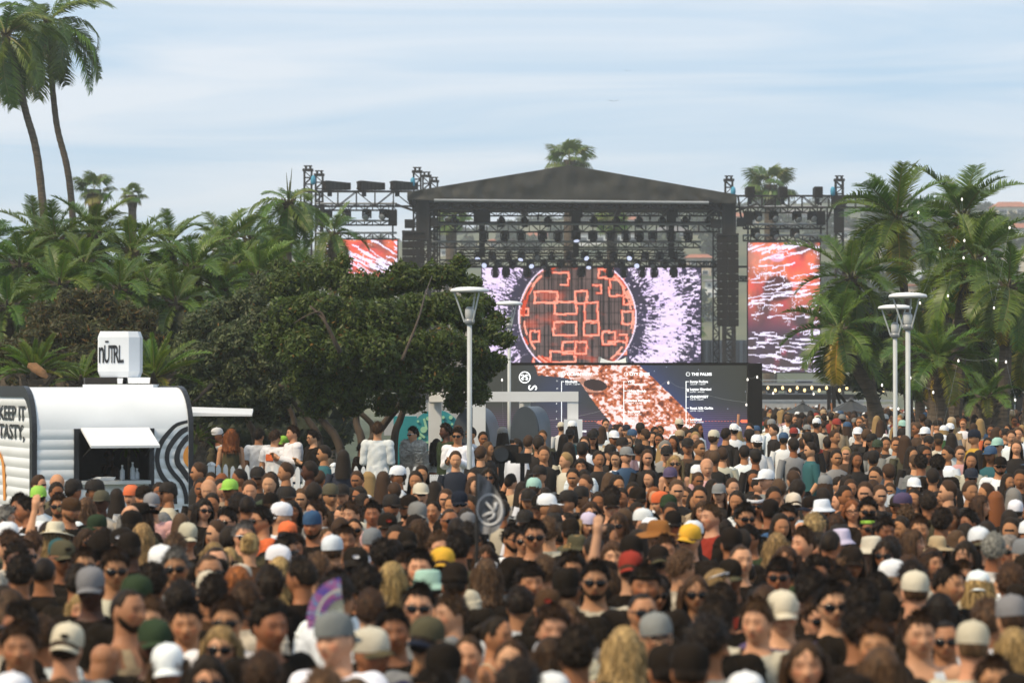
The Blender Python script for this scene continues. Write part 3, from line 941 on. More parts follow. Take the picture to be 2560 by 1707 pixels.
# big ribbed fixtures on the wing trusses
def big_fixture(px, py, wpx, hpx, L_, rz, label):
    d = 166.6
    p = W(px, py, d); s = PX(d); wd, h = wpx / s, hpx / s
    t = thing("blinder_light", label, "stage light", p, "large ribbed lights on the wing trusses", rz)
    link("housing", MB().hexa([(-wd / 2, 0, -h / 2), (wd / 2, 0, -h / 2), (wd / 2, L_, -h * .36), (-wd / 2, L_, -h * .36), (-wd / 2, 0, h / 2), (wd / 2, 0, h / 2), (wd / 2, L_, h * .36), (-wd / 2, L_, h * .36)]).mesh("housing", M["dark_metal"]), t)
    link("front_grille", MB().box((0, -.04, 0), (wd * .86, .06, h * .86)).bar((-wd * .4, -.08, -h * .4), (wd * .4, -.08, h * .4), .06).bar((-wd * .4, -.085, h * .4), (wd * .4, -.085, -h * .4), .06).mesh("front_grille", M["grille"]), t)
    n = max(2, int(L_ / .25))
    for k in range(n):
        link("cooling_rib", MB().box((0, L_ * (k + .5) / n, 0), (wd * 1.05, .06, h * 1.0 * (1 - .26 * (k + .5) / n))).mesh("cooling_rib", M["black_steel"]), t)
    link("bracket", MB().bar((0, .3, -h * .5), (0, .3, -h * .5 - .35), .2).mesh("bracket", M["dark_metal"]), t)
for px in (813, 899, 982):
    big_fixture(px, 464, 19, 24, 1.6, -1.0, ("long ribbed black light on the wing truss next to the lattice tower", "long ribbed black light in the middle of the wing truss", "long ribbed black light on the wing truss next to the stage roof")[(813, 899, 982).index(px)])
for px in (1877, 1959, 2047):
    big_fixture(px, 481, 21, 29, .5, .15, ("square black light on the wing truss close to the stage roof", "square black light in front of the fan palm behind the stage", "square black light on the wing truss beside the lattice tower")[(1877, 1959, 2047).index(px)])
# gear on deck at the side, barricade, cases
for k, (px, py, wpx, hpx) in enumerate(((1930, 948, 30, 30), (1975, 950, 24, 26), (2010, 945, 40, 34), (2080, 952, 26, 26))):
    p = W(px, py, 171)
    t = thing("equipment_case", ("black flight case on the deck under the upright screen", "small black case on the deck between two others", "wide black case on the deck", "black case at the end of the deck behind the umbrellas")[k], "case", (p.x, 171, dk0.z), "cases on the stage deck")
    MB().box((p.x, 171, dk0.z + hpx / 85), (wpx / 42, .8, hpx / 43)).build("box", M["black_steel"], t)
    f = MB()
    for q in (-1, 1):
        f.box((p.x + q * wpx / 84, 170.56, dk0.z + hpx / 85), (.06, .06, hpx / 43))
        f.box((p.x, 170.55, dk0.z + hpx / 85 + q * hpx / 90), (wpx / 42, .05, .06))
    f.build("edge_trim", M["silver"], t)
bf = thing("crowd_barrier", "long low silver barrier in front of the stage", "barrier", (W(2000, 0, 158).x, 158, ground_z(158)))
a, b = W(1880, 1001, 158), W(2240, 1001, 158)
MB().bar(a, b, .1, .1).build("top_rail", M["silver"], bf)
MB().bar(a - Vector((0, 0, .5)), b - Vector((0, 0, .5)), .05, .6).build("panel", M["drape_grey"], bf)
MB().bar(W(1895, 950, 163.6), W(2180, 950, 163.6), .07).bar(W(1895, 968, 163.6), W(2180, 968, 163.6), .05).build("stage_rail", M["silver"], stage)
# ================================================================== schedule screen
DW = 66.0
SW_ = PX(DW)
def Z8(x, y): return 1200 + x / 2.904, 640 + y / 2.904
def sched_image():
    X0, Y0, X1, Y1, cs = 1205, 913, 1868, 1125, 1.7
    nx, ny = int((X1 - X0) / cs), int((Y1 - Y0) / cs)
    yy, xx = np.mgrid[0:ny, 0:nx]
    zx, zy = (X0 + (xx + .5) * cs - 1200) * 2.904, (Y0 + (yy + .5) * cs - 640) * 2.904
    n1 = fbm((ny, nx), (4, 8), 60); n2 = fbm((ny, nx), (16, 40), 61, 4); n3 = fbm((ny, nx), (40, 90), 62, 3)
    dline = (zx - 1160) * 0.689 - (zy - 800) * 0.725          # distance right/above the creature's back edge
    navy = np.exp(-np.abs(dline) / 120.0) + np.exp(-((zx - 560) / 200) ** 2 - ((zy - 1000) / 200) ** 2) * 0.5
    img = np.stack([0.036 + 0.0 * navy, 0.038 + 0.012 * navy, 0.028 + 0.10 * navy], -1)
    low = smooth(1040, 1250, zy)
    scan = ((yy % 3) == 0) * low
    img = img * (1 - 0.5 * scan[..., None]) + scan[..., None] * np.stack([0.07 + 0.08 * n1, 0.045 + 0 * n1, 0.10 + 0.08 * n1], -1)
    poly = [(395, 795), (1160, 795), (1380, 1000), (1560, 1180), (1590, 1345), (1060, 1345), (850, 1090), (720, 910), (600, 880), (420, 866)]
    inside = np.zeros((ny, nx), bool)
    j = len(poly) - 1
    for i in range(len(poly)):
        (xi, yi), (xj, yj) = poly[i], poly[j]
        wob = 12 * (n2 - .5)
        c = ((yi > zy) != (yj > zy)) & (zx + wob < (xj - xi) * (zy - yi) / (yj - yi + 1e-9) + xi)
        inside ^= c; j = i
    # streaks running along the body
    along = (zx * 0.72 + zy * 0.69); across = (zx * 0.69 - zy * 0.72)
    st = 0.5 + 0.5 * np.sin(across / 9.0 + 5 * n2 + along / 160)
    tone = np.clip(0.95 * n3 + 0.75 * n2 - 0.42 + 0.22 * st * smooth(1000, 1150, zy) * (zx < 1150), 0, 1)
    pale, brn, drk = np.array([0.93, 0.70, 0.68]), np.array([0.52, 0.14, 0.05]), np.array([0.13, 0.035, 0.02])
    t2 = smooth(0.42, 0.62, tone)[..., None]; t1 = smooth(0.12, 0.40, tone)[..., None]
    body = (drk * (1 - t1) + brn * t1) * (1 - t2) + pale * t2
    eye = np.hypot((zx - 835 - (zy - 930) * .5) / 82, (zy - 935) / 42) < 1
    body[eye] = (0.035, 0.02, 0.018)
    rim_ = (np.hypot((zx - 800 - (zy - 930) * .5) / 120, (zy - 925) / 66) < 1) & ~eye
    body[rim_] = body[rim_] * 0.5 + np.array([0.55, 0.30, 0.22]) * 0.5
    img[inside] = body[inside]
    fl = np.hypot((zx - 900) / 55, (zy - 1205) / 16) < 1
    img[fl] = (0.6, 0.2, 0.14)
    star = np.random.default_rng(2).random((ny, nx)) > 0.9993
    img[star & ~inside & (dline > -60)] = (0.5, 0.55, 0.7)
    return img
sw = screen("schedule_screen", "wide LED wall with whale picture listing the acts and set times", 1205, 913, 1868, 1125, DW, sched_image())
sw["category"] = "LED screen"
p0, p1 = W(1868, 908, DW - .25), W(1903, 908, DW - .25)
MB().box(((p0.x + p1.x) / 2 + .02, DW + .1, (p0.z - 0.0 + .1) / 2), (p1.x - p0.x, 0.8, p0.z - .1)).build("side_panel", M["black_steel"], sw)
zb = W(0, 1125, DW).z
MB().box(((p0.x + W(1205, 0, DW).x) / 2, DW + .15, zb / 2 - .08), (p0.x - W(1205, 0, DW).x - .05, .3, zb + .1)).build("stand", M["black_steel"], sw)
def stext(zx, zy, txt, cap, x_only=None, **k):
    px, py = Z8(zx, zy)
    return place_text(txt, 1.03 * cap / 2.904 / SW_ / 0.70, M["led_text"], W(px, py + cap / 2.904 / 2, DW - .012), (1, 0, 0), (0, 0, 1), sw, extrude=0.001, **k)
for zx, t_ in ((630, "OCEAN VIEW"), (1085, "CITY STEPS"), (1535, "THE PALMS")):
    stext(zx, 857, t_, 20, offset=.003)
    px, py = Z8(zx - 25, 857)
    c = W(px, py, DW - .012)
    r = 15 / 2.904 / SW_
    n = 20
    MB().add([c + Vector((math.cos(a) * r * q, 0, math.sin(a) * r * q)) for q in (1, .78) for a in [2 * math.pi * i / n for i in range(n)]],
             [(i, (i + 1) % n, n + (i + 1) % n, n + i) for i in range(n)]).bar(c + Vector((-r * .6, 0, -r * .3)), c + Vector((r * .6, 0, r * .3)), r * .14, .002).build("logo_ring", M["led_text"], sw)
ACTS = [(620, [(911, "Mochakk", "9:45 PM - 11:00 PM")]),
        (1072, [(911, "VTSS", "10:00 PM - 11:00 PM"), (978, "I Hate Models", "8:30 PM - 10:00 PM"), (1048, "Marlon Hoffstadt", "7:00 PM - 8:30 PM"), (1130, "Ben UFO", "5:30 PM - 7:00 PM"), (1198, "MPH", "4:00 PM - 5:30 PM"), (1268, "salute", "2:30 PM - 4:00 PM")]),
        (1524, [(911, "Sonny Fodera", "10:00 PM - 11:00 PM"), (966, "Layton Giordani", "8:30 PM - 10:00 PM"), (1021, "CHASEWEST", "7:30 PM - 9:00 PM"), (1103, "Rossi. b2b Carlita", "6:00 PM - 7:30 PM"), (1186, "Locklead", "5:00 PM - 6:00 PM"), (1240, "Jai", "4:00 PM")])]
for zx, rows in ACTS:
    for zy, nm, tm in rows:
        stext(zx, zy, nm, 16, offset=.003)
        stext(zx, zy + 20, tm, 9)
        a, b = W(*Z8(zx - 26, zy), DW - .012), W(*Z8(zx - 8, zy), DW - .012)
        MB().bar(a, b, .012, .012).build("tick", M["led_text"], sw)
    a, b = W(*Z8(zx - 28, 908), DW - .012), W(*Z8(zx - 28, 1330), DW - .012)
    MB().bar(a, b, .004, .016).build("timeline", M["led_text"], sw)
stext(738, 1268, "ises", 16, offset=.003)
for zy, t_ in ((906, "11"), (962, "10"), (1070, "8"), (1127, "7"), (1180, "6"), (1236, "5")):
    stext(552, zy, t_, 10)
M["led_red"] = mat_emit("led_red", (0.85, 0.16, 0.08), 0.8)
dsh = MB()
for k in range(52):
    zx = 715 + k * 23
    dsh.bar(W(*Z8(zx, 1198), DW - .012), W(*Z8(zx + 11, 1198), DW - .012), .004, .008)
dsh.build("dashed_line", M["led_red"], sw)
c = W(*Z8(1920, 1198), DW - .014)
n = 24
MB().add([c + Vector(((.055 if math.cos(a) > 0 else -.055) + math.cos(a) * .035, 0, math.sin(a) * .035)) for a in [2 * math.pi * i / n for i in range(n)]], [tuple(range(n))]).build("time_pill", M["led_red"], sw)
stext(1903, 1198, "5:03 PM", 8)
# ring logo with two mirrored S shapes, and a letter turned on its side
c = W(*Z8(325, 880), DW - .012); r = 43 / 2.904 / SW_; n = 36
lg = MB().add([c + Vector((math.cos(a) * r * q, 0, math.sin(a) * r * q)) for q in (1, .82) for a in [2 * math.pi * i / n for i in range(n)]], [(i, (i + 1) % n, n + (i + 1) % n, n + i) for i in range(n)])
for sg_ in (-1, 1):
    pts = [c + Vector((sg_ * r * x, -.002, r * z)) for x, z in ((.62, .22), (.5, .36), (.3, .4), (.14, .28), (.16, .1), (.34, -.06), (.48, -.2), (.42, -.38), (.24, -.42), (.06, -.3))]
    lg.tube(pts, [.008, .014, .016, .016, .017, .018, .018, .016, .012, .005], 6)
lg.build("logo_ring", M["led_text"], sw)
o_ = Z8(290, 985)
place_text("S", 62 / 2.904 / SW_ / .7, M["led_text"], W(*Z8(352, 935), DW - .012), (0, 0, -1), (1, 0, 0), sw, extrude=.001, offset=.004)
c = W(*Z8(562, 1152), DW - .013)
MB().lathe([(.04, -.001), (.04, .001)], 16, (0, 0, 0)).build("sun_dot", M["bulb_glow"], sw).matrix_local = Matrix.Translation(c - sw.location) @ Matrix.Rotation(R(90), 4, "X")

# ================================================================== white frame booth with tall rounded arches
def pbox(mb, px0, px1, py0, py1, d0, d1, mi=0):
    a, b = W(px0, py0, d0), W(px1, py1, d0)
    mb.box(((a.x + b.x) / 2, (d0 + d1) / 2, (a.z + b.z) / 2), (b.x - a.x, d1 - d0, a.z - b.z), mi)
    return mb
zg = ground_z(58)
booth = thing("frame_booth", "white square framed booth standing in front of the schedule wall", "booth", (W(1300, 0, 58).x, 58, zg))
def post(px0, px1, d, ztop, nm="post"):
    a, b = W(px0, 0, d), W(px1, 0, d)
    MB().box(((a.x + b.x) / 2, d, (ztop + zg) / 2), (b.x - a.x, .26, ztop - zg)).build(nm, M["white_paint"], booth)
zt = W(0, 1004, 57.3).z
post(1418, 1445, 57.3, zt); post(1182, 1214, 57.3, zt); post(1072, 1104, 60.5, W(0, 1004, 60.5).z); post(1298, 1326, 60.5, W(0, 1004, 60.5).z)
bm_ = MB()
pbox(bm_, 1182, 1446, 979, 1004, 57.15, 57.45)
bm_.build("beam", M["white_paint"], booth)
bm_ = MB(); pbox(bm_, 1072, 1328, 983, 1004, 60.35, 60.65); bm_.build("beam", M["white_paint"], booth)
for px, px2 in ((1432, 1312), (1198, 1088)):
    a, b = W(px, 991, 57.46), W(px2, 993, 60.34)
    MB().bar(a, b, .24, .2).build("beam", M["white_paint"], booth)
lb = MB(); pbox(lb, 1410, 1456, 1048, 1112, 57.0, 57.14); lb.build("notice_box", M["sign_white"], booth)
def arch(px0, px1, pytop, d, thick, side_px, label):
    a, b = W(px0, pytop, d), W(px1, pytop, d)
    wv, zt_ = (b.x - a.x), a.z
    g = ground_z(d)
    t = thing("rounded_arch", label, "display panel", ((a.x + b.x) / 2, d, g), "tall rounded dark panels inside the white booth")
    cx = (a.x + b.x) / 2
    n = 28
    zc = zt_ - wv * 0.95
    prof = [Vector((cx + wv / 2, 0, g))] + [Vector((cx + wv / 2 * math.cos(q), 0, zc + (zt_ - zc) * math.sin(q))) for q in np.linspace(0, math.pi, n)] + [Vector((cx - wv / 2, 0, g))]
    sx = side_px / PX(d)
    MB().prism([p + Vector((0, d, 0)) for p in prof], (sx * 0.1, .02, 0)).build("face_panel", M["arch_grey"], t)
    e = MB()
    q = [p + Vector((0, d + .02, 0)) for p in prof]; q2 = [p + Vector((sx, thick, 0)) + Vector((0, d, 0)) for p in prof]
    e.add(q + q2, [(i, i + 1, len(q) + i + 1, len(q) + i) for i in range(len(q) - 1)] + [tuple(range(len(q), 2 * len(q)))])
    e.build("edge_band", M["arch_lit_side"], t)
arch(1276, 1345, 1016, 56.2, .9, 34, "dark grey arch panel with pale blue edge to the fore of the booth")
arch(1128, 1222, 1018, 59.2, .9, 30, "dark arch panel standing behind the nearer lamp post")
# teal board with pale green discs
d = 62
tb = thing("teal_disc_board", "teal round board with pale green dots and sticks behind the booth", "display panel", (W(1090, 0, d).x, d, ground_z(d)))
c = W(1090, 1108, d); r = 84 / PX(d); n = 40
MB().prism([c + Vector((math.cos(a) * r * .85, 0, math.sin(a) * r)) for a in [2 * math.pi * i / n for i in range(n)]], (0, .12, 0)).build("disc", M["teal_board"], tb)
a, b = W(985, 1040, d + .6), W(1042, 1190, d + .6)
MB().box(((a.x + b.x) / 2, d + .6, (a.z + ground_z(d)) / 2), (b.x - a.x, .5, a.z - ground_z(d))).build("side_block", M["teal_board"], tb)
for px, py, rr in ((1070, 1046, 5), (1108, 1043, 4), (1127, 1043, 5), (1059, 1074, 8), (1045, 1053, 3), (1107, 1070, 4), (1050, 1095, 4), (1075, 1025 + 70, 4), (1130, 1060, 3)):
    cc = W(px, py, d - .02); q = rr / PX(d)
    MB().prism([cc + Vector((math.cos(a) * q, 0, math.sin(a) * q)) for a in [2 * math.pi * i / 16 for i in range(16)]], (0, -.02, 0)).build("dot", M["pale_green"], tb)
for x0, y0, x1, y1 in ((1060, 1046, 1067, 1074), (1042, 1078, 1062, 1094), (1096, 1062, 1112, 1090), (1048, 1110, 1075, 1104)):
    MB().bar(W(x0, y0, d - .02), W(x1, y1, d - .02), .03, .05).build("stick", M["pale_green"], tb)

# ================================================================== street lamps
def lamp(px, py, d, wpx, label):
    s = PX(d)
    g = ground_z(d)
    zt = W(0, py, d).z
    x = W(px, 0, d).x
    r = wpx / s / 2
    t = thing("street_lamp", label, "street lamp", (x, d, g), "street lamps rising out of the crowd")
    k = r / 0.31
    zc = zt - 0.50 * k                     # collar
    rp = 0.041 * k
    MB().tube([(x, d, g - .05), (x, d, g + 1.0), (x, d, zc)], [rp * 1.15, rp, rp * .95], 16).build("pole", M["lamp_grey"], t, True)
    MB().lathe([(rp * .95, -.05), (rp * 1.9, -.02), (rp * 2.1, .02), (rp * 1.9, .05)], 18, (x, d, zc), ).build("collar", M["silver"], t, True)
    MB().lathe([(rp * 1.3, .05), (rp * 1.75, .07), (rp * 1.8, .19 * k), (rp * 1.6, .21 * k)], 18, (x, d, zc)).build("lamp_glass", M["lamp_glass"], t, True)
    MB().lathe([(rp * 1.6, .212 * k), (rp * 1.1, .24 * k), (.02, .245 * k)], 18, (x, d, zc)).build("lamp_cap", M["silver"], t, True)
    for q in range(3):
        a = q * 2 * math.pi / 3 + R(190)
        MB().tube([(x + math.cos(a) * rp * 2.0, d + math.sin(a) * rp * 2.0, zc), (x + math.cos(a) * r * .8, d + math.sin(a) * r * .8, zt - .02)], .014 * k, 8).build("arm", M["lamp_grey"], t)
    MB().lathe([(r * .98, -.02), (r, 0), (r * .94, .03), (r * .6, .055), (.01, .065)], 32, (x, d, zt)).add([(x, d, zt - .012)] + [(x + math.cos(2 * math.pi * i / 32) * r * .97, d + math.sin(2 * math.pi * i / 32) * r * .97, zt - .02) for i in range(32)], [(0, (i + 1) % 32 + 1, i + 1) for i in range(32)]).build("reflector_disc", M["white_paint"], t, True)
lamp(1174, 727, 45, 97, "grey street lamp with round reflector in front of the leafy tree")
lamp(1273, 760, 58, 68, "slimmer street lamp before the lilac edge of the main screen")
lamp(2268, 741, 45, 97, "taller of the two street lamps before the palms")
lamp(2236, 770, 51, 86, "shorter of the two street lamps before the palms")

# ================================================================== bar canopy, umbrellas, boards, far fence
d = 100
bc = thing("bar_canopy", "long black bar canopy hung with small warm bulbs", "canopy", (W(2130, 0, d).x, d, ground_z(d)))
for px0, px1, sl in ((1880, 2076, 6), (2090, 2362, 14)):
    a, b = W(px0, 962, d), W(px1, 962 + sl * .2, d)
    MB().hexa([a + Vector((0, 0, -.22)), b + Vector((0, 0, -.18)), b + Vector((0, 3, -.18)), a + Vector((0, 3, -.22)), a, b, b + Vector((0, 3, .1)), a + Vector((0, 3, .1))]).build("roof", M["umbrella"], bc)
    MB().bar(a + Vector((0, -.04, .02)), b + Vector((0, -.04, .02)), .07).build("edge_bar", M["silver"], bc)
for px in (2072, 2084):
    MB().bar(W(px, 966, d - .1), (W(px, 0, d).x, d - .1, ground_z(d)), .13).build("post", M["black_steel"], bc)
for px, x2 in ((2086, 2116), (2087, 2100), (2350, 2330)):
    MB().bar(W(px, 972, d), W(x2, 1008, d + .5), .07).build("strut", M["black_steel"], bc)
bulb_me = MB().lathe([(.005, .07), (.03, .06), (.05, .0), (.04, -.04), (.005, -.06)], 8).mesh("bulb", M["bulb_warm"], True)
for k in range(17):
    px = 1920 + k * 18.3 + (k > 8) * 14
    link("bulb", bulb_me, bc, W(px, 970 + (k % 2) * 6, d - .2) - bc.location)
def umbrella(px, py_top, py_rim, wpx, d, label):
    a = W(px, py_top, d); zr = W(0, py_rim, d).z; r = wpx / PX(d) / 2
    t = thing("patio_umbrella", label, "umbrella", (a.x, d, ground_z(d)), "black umbrellas by the bar")
    n = 8
    vs = [a] ; fs = []
    for j, (f, sag) in enumerate(((.33, .03), (.66, .05), (1, 0))):
        for i in range(n * 2):
            ang = 2 * math.pi * i / (n * 2)
            rr_ = r * f * (1 if i % 2 == 0 else .95)
            vs.append(Vector((a.x + rr_ * math.cos(ang), d + rr_ * math.sin(ang), a.z + (zr - a.z) * f - sag - (.03 if i % 2 else 0))))
    m_ = n * 2
    for i in range(m_):
        fs.append((0, 1 + i, 1 + (i + 1) % m_))
        for j in range(2):
            fs.append((1 + j * m_ + i, 1 + (j + 1) * m_ + i, 1 + (j + 1) * m_ + (i + 1) % m_, 1 + j * m_ + (i + 1) % m_))
    MB().add(vs, fs).build("canopy", M["umbrella"], t)
    MB().lathe([(r * .16, -.02), (r * .05, .05), (.012, .09)], 8, a).build("top_vent", M["umbrella"], t)
    MB().tube([(a.x, d, ground_z(d)), a - Vector((0, 0, .05))], .035, 8).build("pole", M["dark_metal"], t)
    for i in range(n):
        ang = 2 * math.pi * i / n
        MB().bar(a - Vector((0, 0, .08)), (a.x + r * .97 * math.cos(ang), d + r * .97 * math.sin(ang), zr - .04), .02).build("rib", M["dark_metal"], t)
umbrella(2007, 1006, 1032, 116, 96, "smaller black patio umbrella nearer to the schedule wall")
umbrella(2128, 998, 1028, 146, 92, "wider black patio umbrella beside the leaning palm trunk")
for px, nm in ((2009, "grey menu board under the smaller black umbrella"), (2130, "grey menu board under the wider black umbrella")):
    d_ = 95.2 if px < 2050 else 91.2
    a = W(px, 1050, d_)
    t = thing("menu_board", nm, "board", (a.x, d_, ground_z(d_)), "menu boards by the bar")
    MB().box(a, (40 / PX(d_), .05, 40 / PX(d_))).build("board", M["drape_grey"], t)
    l_ = MB()
    for k in range(5):
        l_.box(a + Vector((-.05, -.03, .16 - k * .07)), (.3 - .05 * (k % 3), .01, .02))
    l_.build("lettering_line", M["black_trim"], t)
    for q in (-1, 1):
        MB().bar(a + Vector((q * .22, .03, .25)), (a.x + q * .22, d_ + .03, ground_z(d_)), .04).build("leg", M["dark_metal"], t)
d = 112
pf = thing("privacy_fence", "dark mesh covered fence behind the far crowd with a sign on it", "fence", (W(2450, 0, d).x, d, ground_z(d)))
a, b = W(2380, 982, d), W(2640, 982, d)
MB().box(((a.x + b.x) / 2, d, (a.z + ground_z(d)) / 2), (b.x - a.x, .06, a.z - ground_z(d))).build("mesh_panel", M["black_steel"], pf)
for k in range(6):
    x = a.x + (b.x - a.x) * k / 5
    MB().tube([(x, d - .06, ground_z(d)), (x, d - .06, a.z + .05)], .03, 8).build("post", M["silver"], pf)
c = W(2512, 996, d - .25)
es = thing("exit_sign", "white board lettered EMERGENCY EXIT on the dark fence", "sign", c)
MB().box(c, (27 / PX(d) , .05, 24 / PX(d))).build("board", M["sign_white"], es)
M["sign_ink"] = mat("sign_ink", (0.05, 0.05, 0.05), 0.5, 0.1)
place_text("EMERGENCY", .075, M["sign_ink"], c + Vector((-.2, -.03, .04)), (1, 0, 0), (0, 0, 1), es, sx=.85)
place_text("EXIT", .085, M["sign_ink"], c + Vector((-.09, -.03, -.09)), (1, 0, 0), (0, 0, 1), es)
MB().bar(W(2496, 1005, d - .2), W(2496, 1040, d - .2), .06).build("post", M["dark_metal"], es)
d = 84
bp = thing("black_post", "tall thin black pole standing in the far crowd before the dark fence", "pole", (W(2496, 0, d).x, d, ground_z(d)))
MB().tube([(W(2496, 0, d).x, d, ground_z(d)), W(2496, 985, d)], .05, 10).build("pole", M["black_steel"], bp)
# canvas sling behind the schedule wall
d = 72
M["canvas"] = mat("canvas", (0.62, 0.62, 0.58), 0.8, 0.08, 3)
cv = thing("canvas_sail", "small white canvas sail stretched above the schedule wall", "canopy", (W(1532, 0, d).x, d, ground_z(d)))
g_ = []
for j in range(7):
    for i in range(9):
        u, v = i / 8, j / 6
        px = 1500 + 66 * u + (2 - 4 * v) * (1 if u < .5 else -1)
        py = 894 + 9 * math.sin(math.pi * u) + v * (26 - 6 * math.sin(math.pi * u))
        g_.append(W(px, py, d - v * .8))
MB().add(g_, [(j * 9 + i, j * 9 + i + 1, j * 9 + 10 + i, j * 9 + 9 + i) for j in range(6) for i in range(8)]).build("sail", M["canvas"], cv, True)
for px in (1500, 1566):
    MB().tube([(W(px, 0, d).x, d + .05, ground_z(d)), W(px, 892, d + .05)], .04, 8).build("pole", M["silver"], cv)

# ================================================================== white drinks trailer
AL = R(23)
TP0 = W(85, 960, 41.0); TP0.z = 0
TU = Vector((math.cos(AL), math.sin(AL), 0)); TN = Vector((math.sin(AL), -math.cos(AL), 0))
TWD, TLEN, TZ0, TZ1, TR = 2.35, 5.2, 0.35, 2.70, 0.62
tr = thing("drinks_trailer", "rounded white drinks trailer with black trim and open serving hatch", "trailer", (TP0.x, TP0.y, 0.05))
def T3(u, v, z): return TP0 + TU * u - TN * v + Vector((0, 0, z))     # v runs to the back
def TF(px, py, out=0.0):
    """pixel -> point on the front plane, moved out"""
    o = Vector((0, 0, HC)); dr = (W(px, py, 10) - o).normalized()
    t = ((TP0 + TN * out) - o).dot(TN) / dr.dot(TN)
    return o + dr * t
def TUZ(px, py):
    p = TF(px, py); return (p - TP0).dot(TU), p.z
prof = [(0, TZ0), (0, TZ1 - TR)] + [(TR - TR * math.cos(q), TZ1 - TR + TR * math.sin(q)) for q in np.linspace(0, math.pi / 2, 11)[1:]]
prof += [(TLEN - TR * .6, TZ1)] + [(TLEN - TR * .6 + TR * .6 * math.sin(q), TZ1 - TR * .6 + TR * .6 * math.cos(q)) for q in np.linspace(0, math.pi / 2, 7)[1:]] + [(TLEN, TZ0)]
# hatch opening in front plane
hu0, hz1 = TUZ(197, 1080); hu1, hz0 = TUZ(372, 1203)
_, hz0 = TUZ(372, 1203)
seam_z = TUZ(200, 1073)[1]
sh = MB()
def band(u0, u1, za, zb, bulge=.012):
    n = 5
    vs = []
    for k in range(n):
        t = k / (n - 1)
        vs.append((za + (zb - za) * t, bulge * math.sin(math.pi * t)))
    P = [T3(u, -o, z) for z, o in vs for u in (u0, u1)]
    sh.add(P, [(2 * k, 2 * k + 1, 2 * k + 3, 2 * k + 2) for k in range(n - 1)])
zs = np.arange(TZ0, seam_z, (seam_z - TZ0) / 12)
zs = np.append(zs, seam_z)
for k in range(12):
    za, zb = zs[k], zs[k + 1]
    if zb <= hz0 or za >= hz1:
        band(0, TWD, za, zb)
    else:
        band(0, hu0, za, zb); band(hu1, TWD, za, zb)
        if za < hz0: band(hu0, hu1, za, hz0, .004)
        if zb > hz1: band(hu0, hu1, hz1, zb, .004)
up = [(0.0, seam_z)] + [p for p in prof[1:] if p[1] > seam_z or p[0] > 0.3]
P = [T3(u, v, z) for v, z in up for u in (0, TWD)]
sh.add(P, [(2 * k, 2 * k + 1, 2 * k + 3, 2 * k + 2) for k in range(len(up) - 1)])
front = sh.build("front_wall", M["trailer_skin"], tr, True)
# side walls in ribbed bands
def side_wall(u, sgn):
    s_ = MB()
    zz = list(np.linspace(TZ0, TZ1, 17))
    def v_at(z):
        if z <= TZ1 - TR: return 0.0, TLEN
        f = TR - math.sqrt(max(0, TR * TR - (z - TZ1 + TR) ** 2))
        r2 = TR * .6
        b = TLEN - (0 if z < TZ1 - r2 else r2 - math.sqrt(max(0, r2 * r2 - (z - TZ1 + r2) ** 2)))
        return f, b
    for a, b in zip(zz[:-1], zz[1:]):
        rows = []
        for t in np.linspace(0, 1, 5):
            z = a + (b - a) * t
            f, bk = v_at(min(z, TZ1 - .001))
            o = .016 * math.sin(math.pi * t)
            rows.append([T3(u + sgn * o, f + (bk - f) * q, z) for q in (0, .5, 1)])
        P_ = [p for r_ in rows for p in r_]
        s_.add(P_, [(3 * k + q, 3 * k + q + 1, 3 * k + q + 4, 3 * k + q + 3) for k in range(4) for q in range(2)])
    return s_.build("side_wall", M["trailer_skin"], tr, True)
side_wall(0, -1); side_wall(TWD, 1)
for u, sg_ in ((0, 1), (TWD, -1)):
    t_ = MB()
    wv = .042
    pts = prof[:-1]
    for k in range(len(pts) - 1):
        (v0, z0), (v1, z1) = pts[k], pts[k + 1]
        def nrm(i):
            a_, b_ = pts[max(0, i - 1)], pts[min(len(pts) - 1, i + 1)]
            dv, dz = b_[0] - a_[0], b_[1] - a_[1]
            l_ = math.hypot(dv, dz) or 1
            return -dz / l_, dv / l_
        n0, n1_ = nrm(k), nrm(k + 1)
        q = []
        for (v, z), nn_ in (((v0, z0), n0), ((v1, z1), n1_)):
            for uu, off in ((u - sg_ * .03, .022), (u + sg_ * wv, .022), (u + sg_ * wv, -.02), (u - sg_ * .03, -.14)):
                q.append(T3(uu, v + nn_[0] * off, z + nn_[1] * off))
        t_.add(q, [(0, 1, 5, 4), (1, 2, 6, 5), (2, 3, 7, 6), (3, 0, 4, 7)])
    t_.build("corner_trim", M["black_trim"], tr)
# hatch: frame, dark interior, counter, flap
fr = MB()
for (a0, a1, b0, b1) in ((hu0 - .075, hu0, hz0 - .35, hz1 + .01), (hu1, hu1 + .075, hz0 - .35, hz1 + .01), (hu0 - .075, hu1 + .075, hz1, hz1 + .05)):
    fr.hexa([T3(a0, .05, b0), T3(a1, .05, b0), T3(a1, -.03, b0), T3(a0, -.03, b0), T3(a0, .05, b1), T3(a1, .05, b1), T3(a1, -.03, b1), T3(a0, -.03, b1)])
fr.build("hatch_frame", M["black_trim"], tr)
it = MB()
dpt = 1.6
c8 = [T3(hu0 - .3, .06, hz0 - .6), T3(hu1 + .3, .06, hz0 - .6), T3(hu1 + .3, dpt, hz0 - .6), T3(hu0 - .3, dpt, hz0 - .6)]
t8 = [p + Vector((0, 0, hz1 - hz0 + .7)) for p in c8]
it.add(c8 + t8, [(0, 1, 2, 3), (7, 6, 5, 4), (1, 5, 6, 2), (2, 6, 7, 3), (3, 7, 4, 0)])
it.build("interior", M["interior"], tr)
ct = MB()
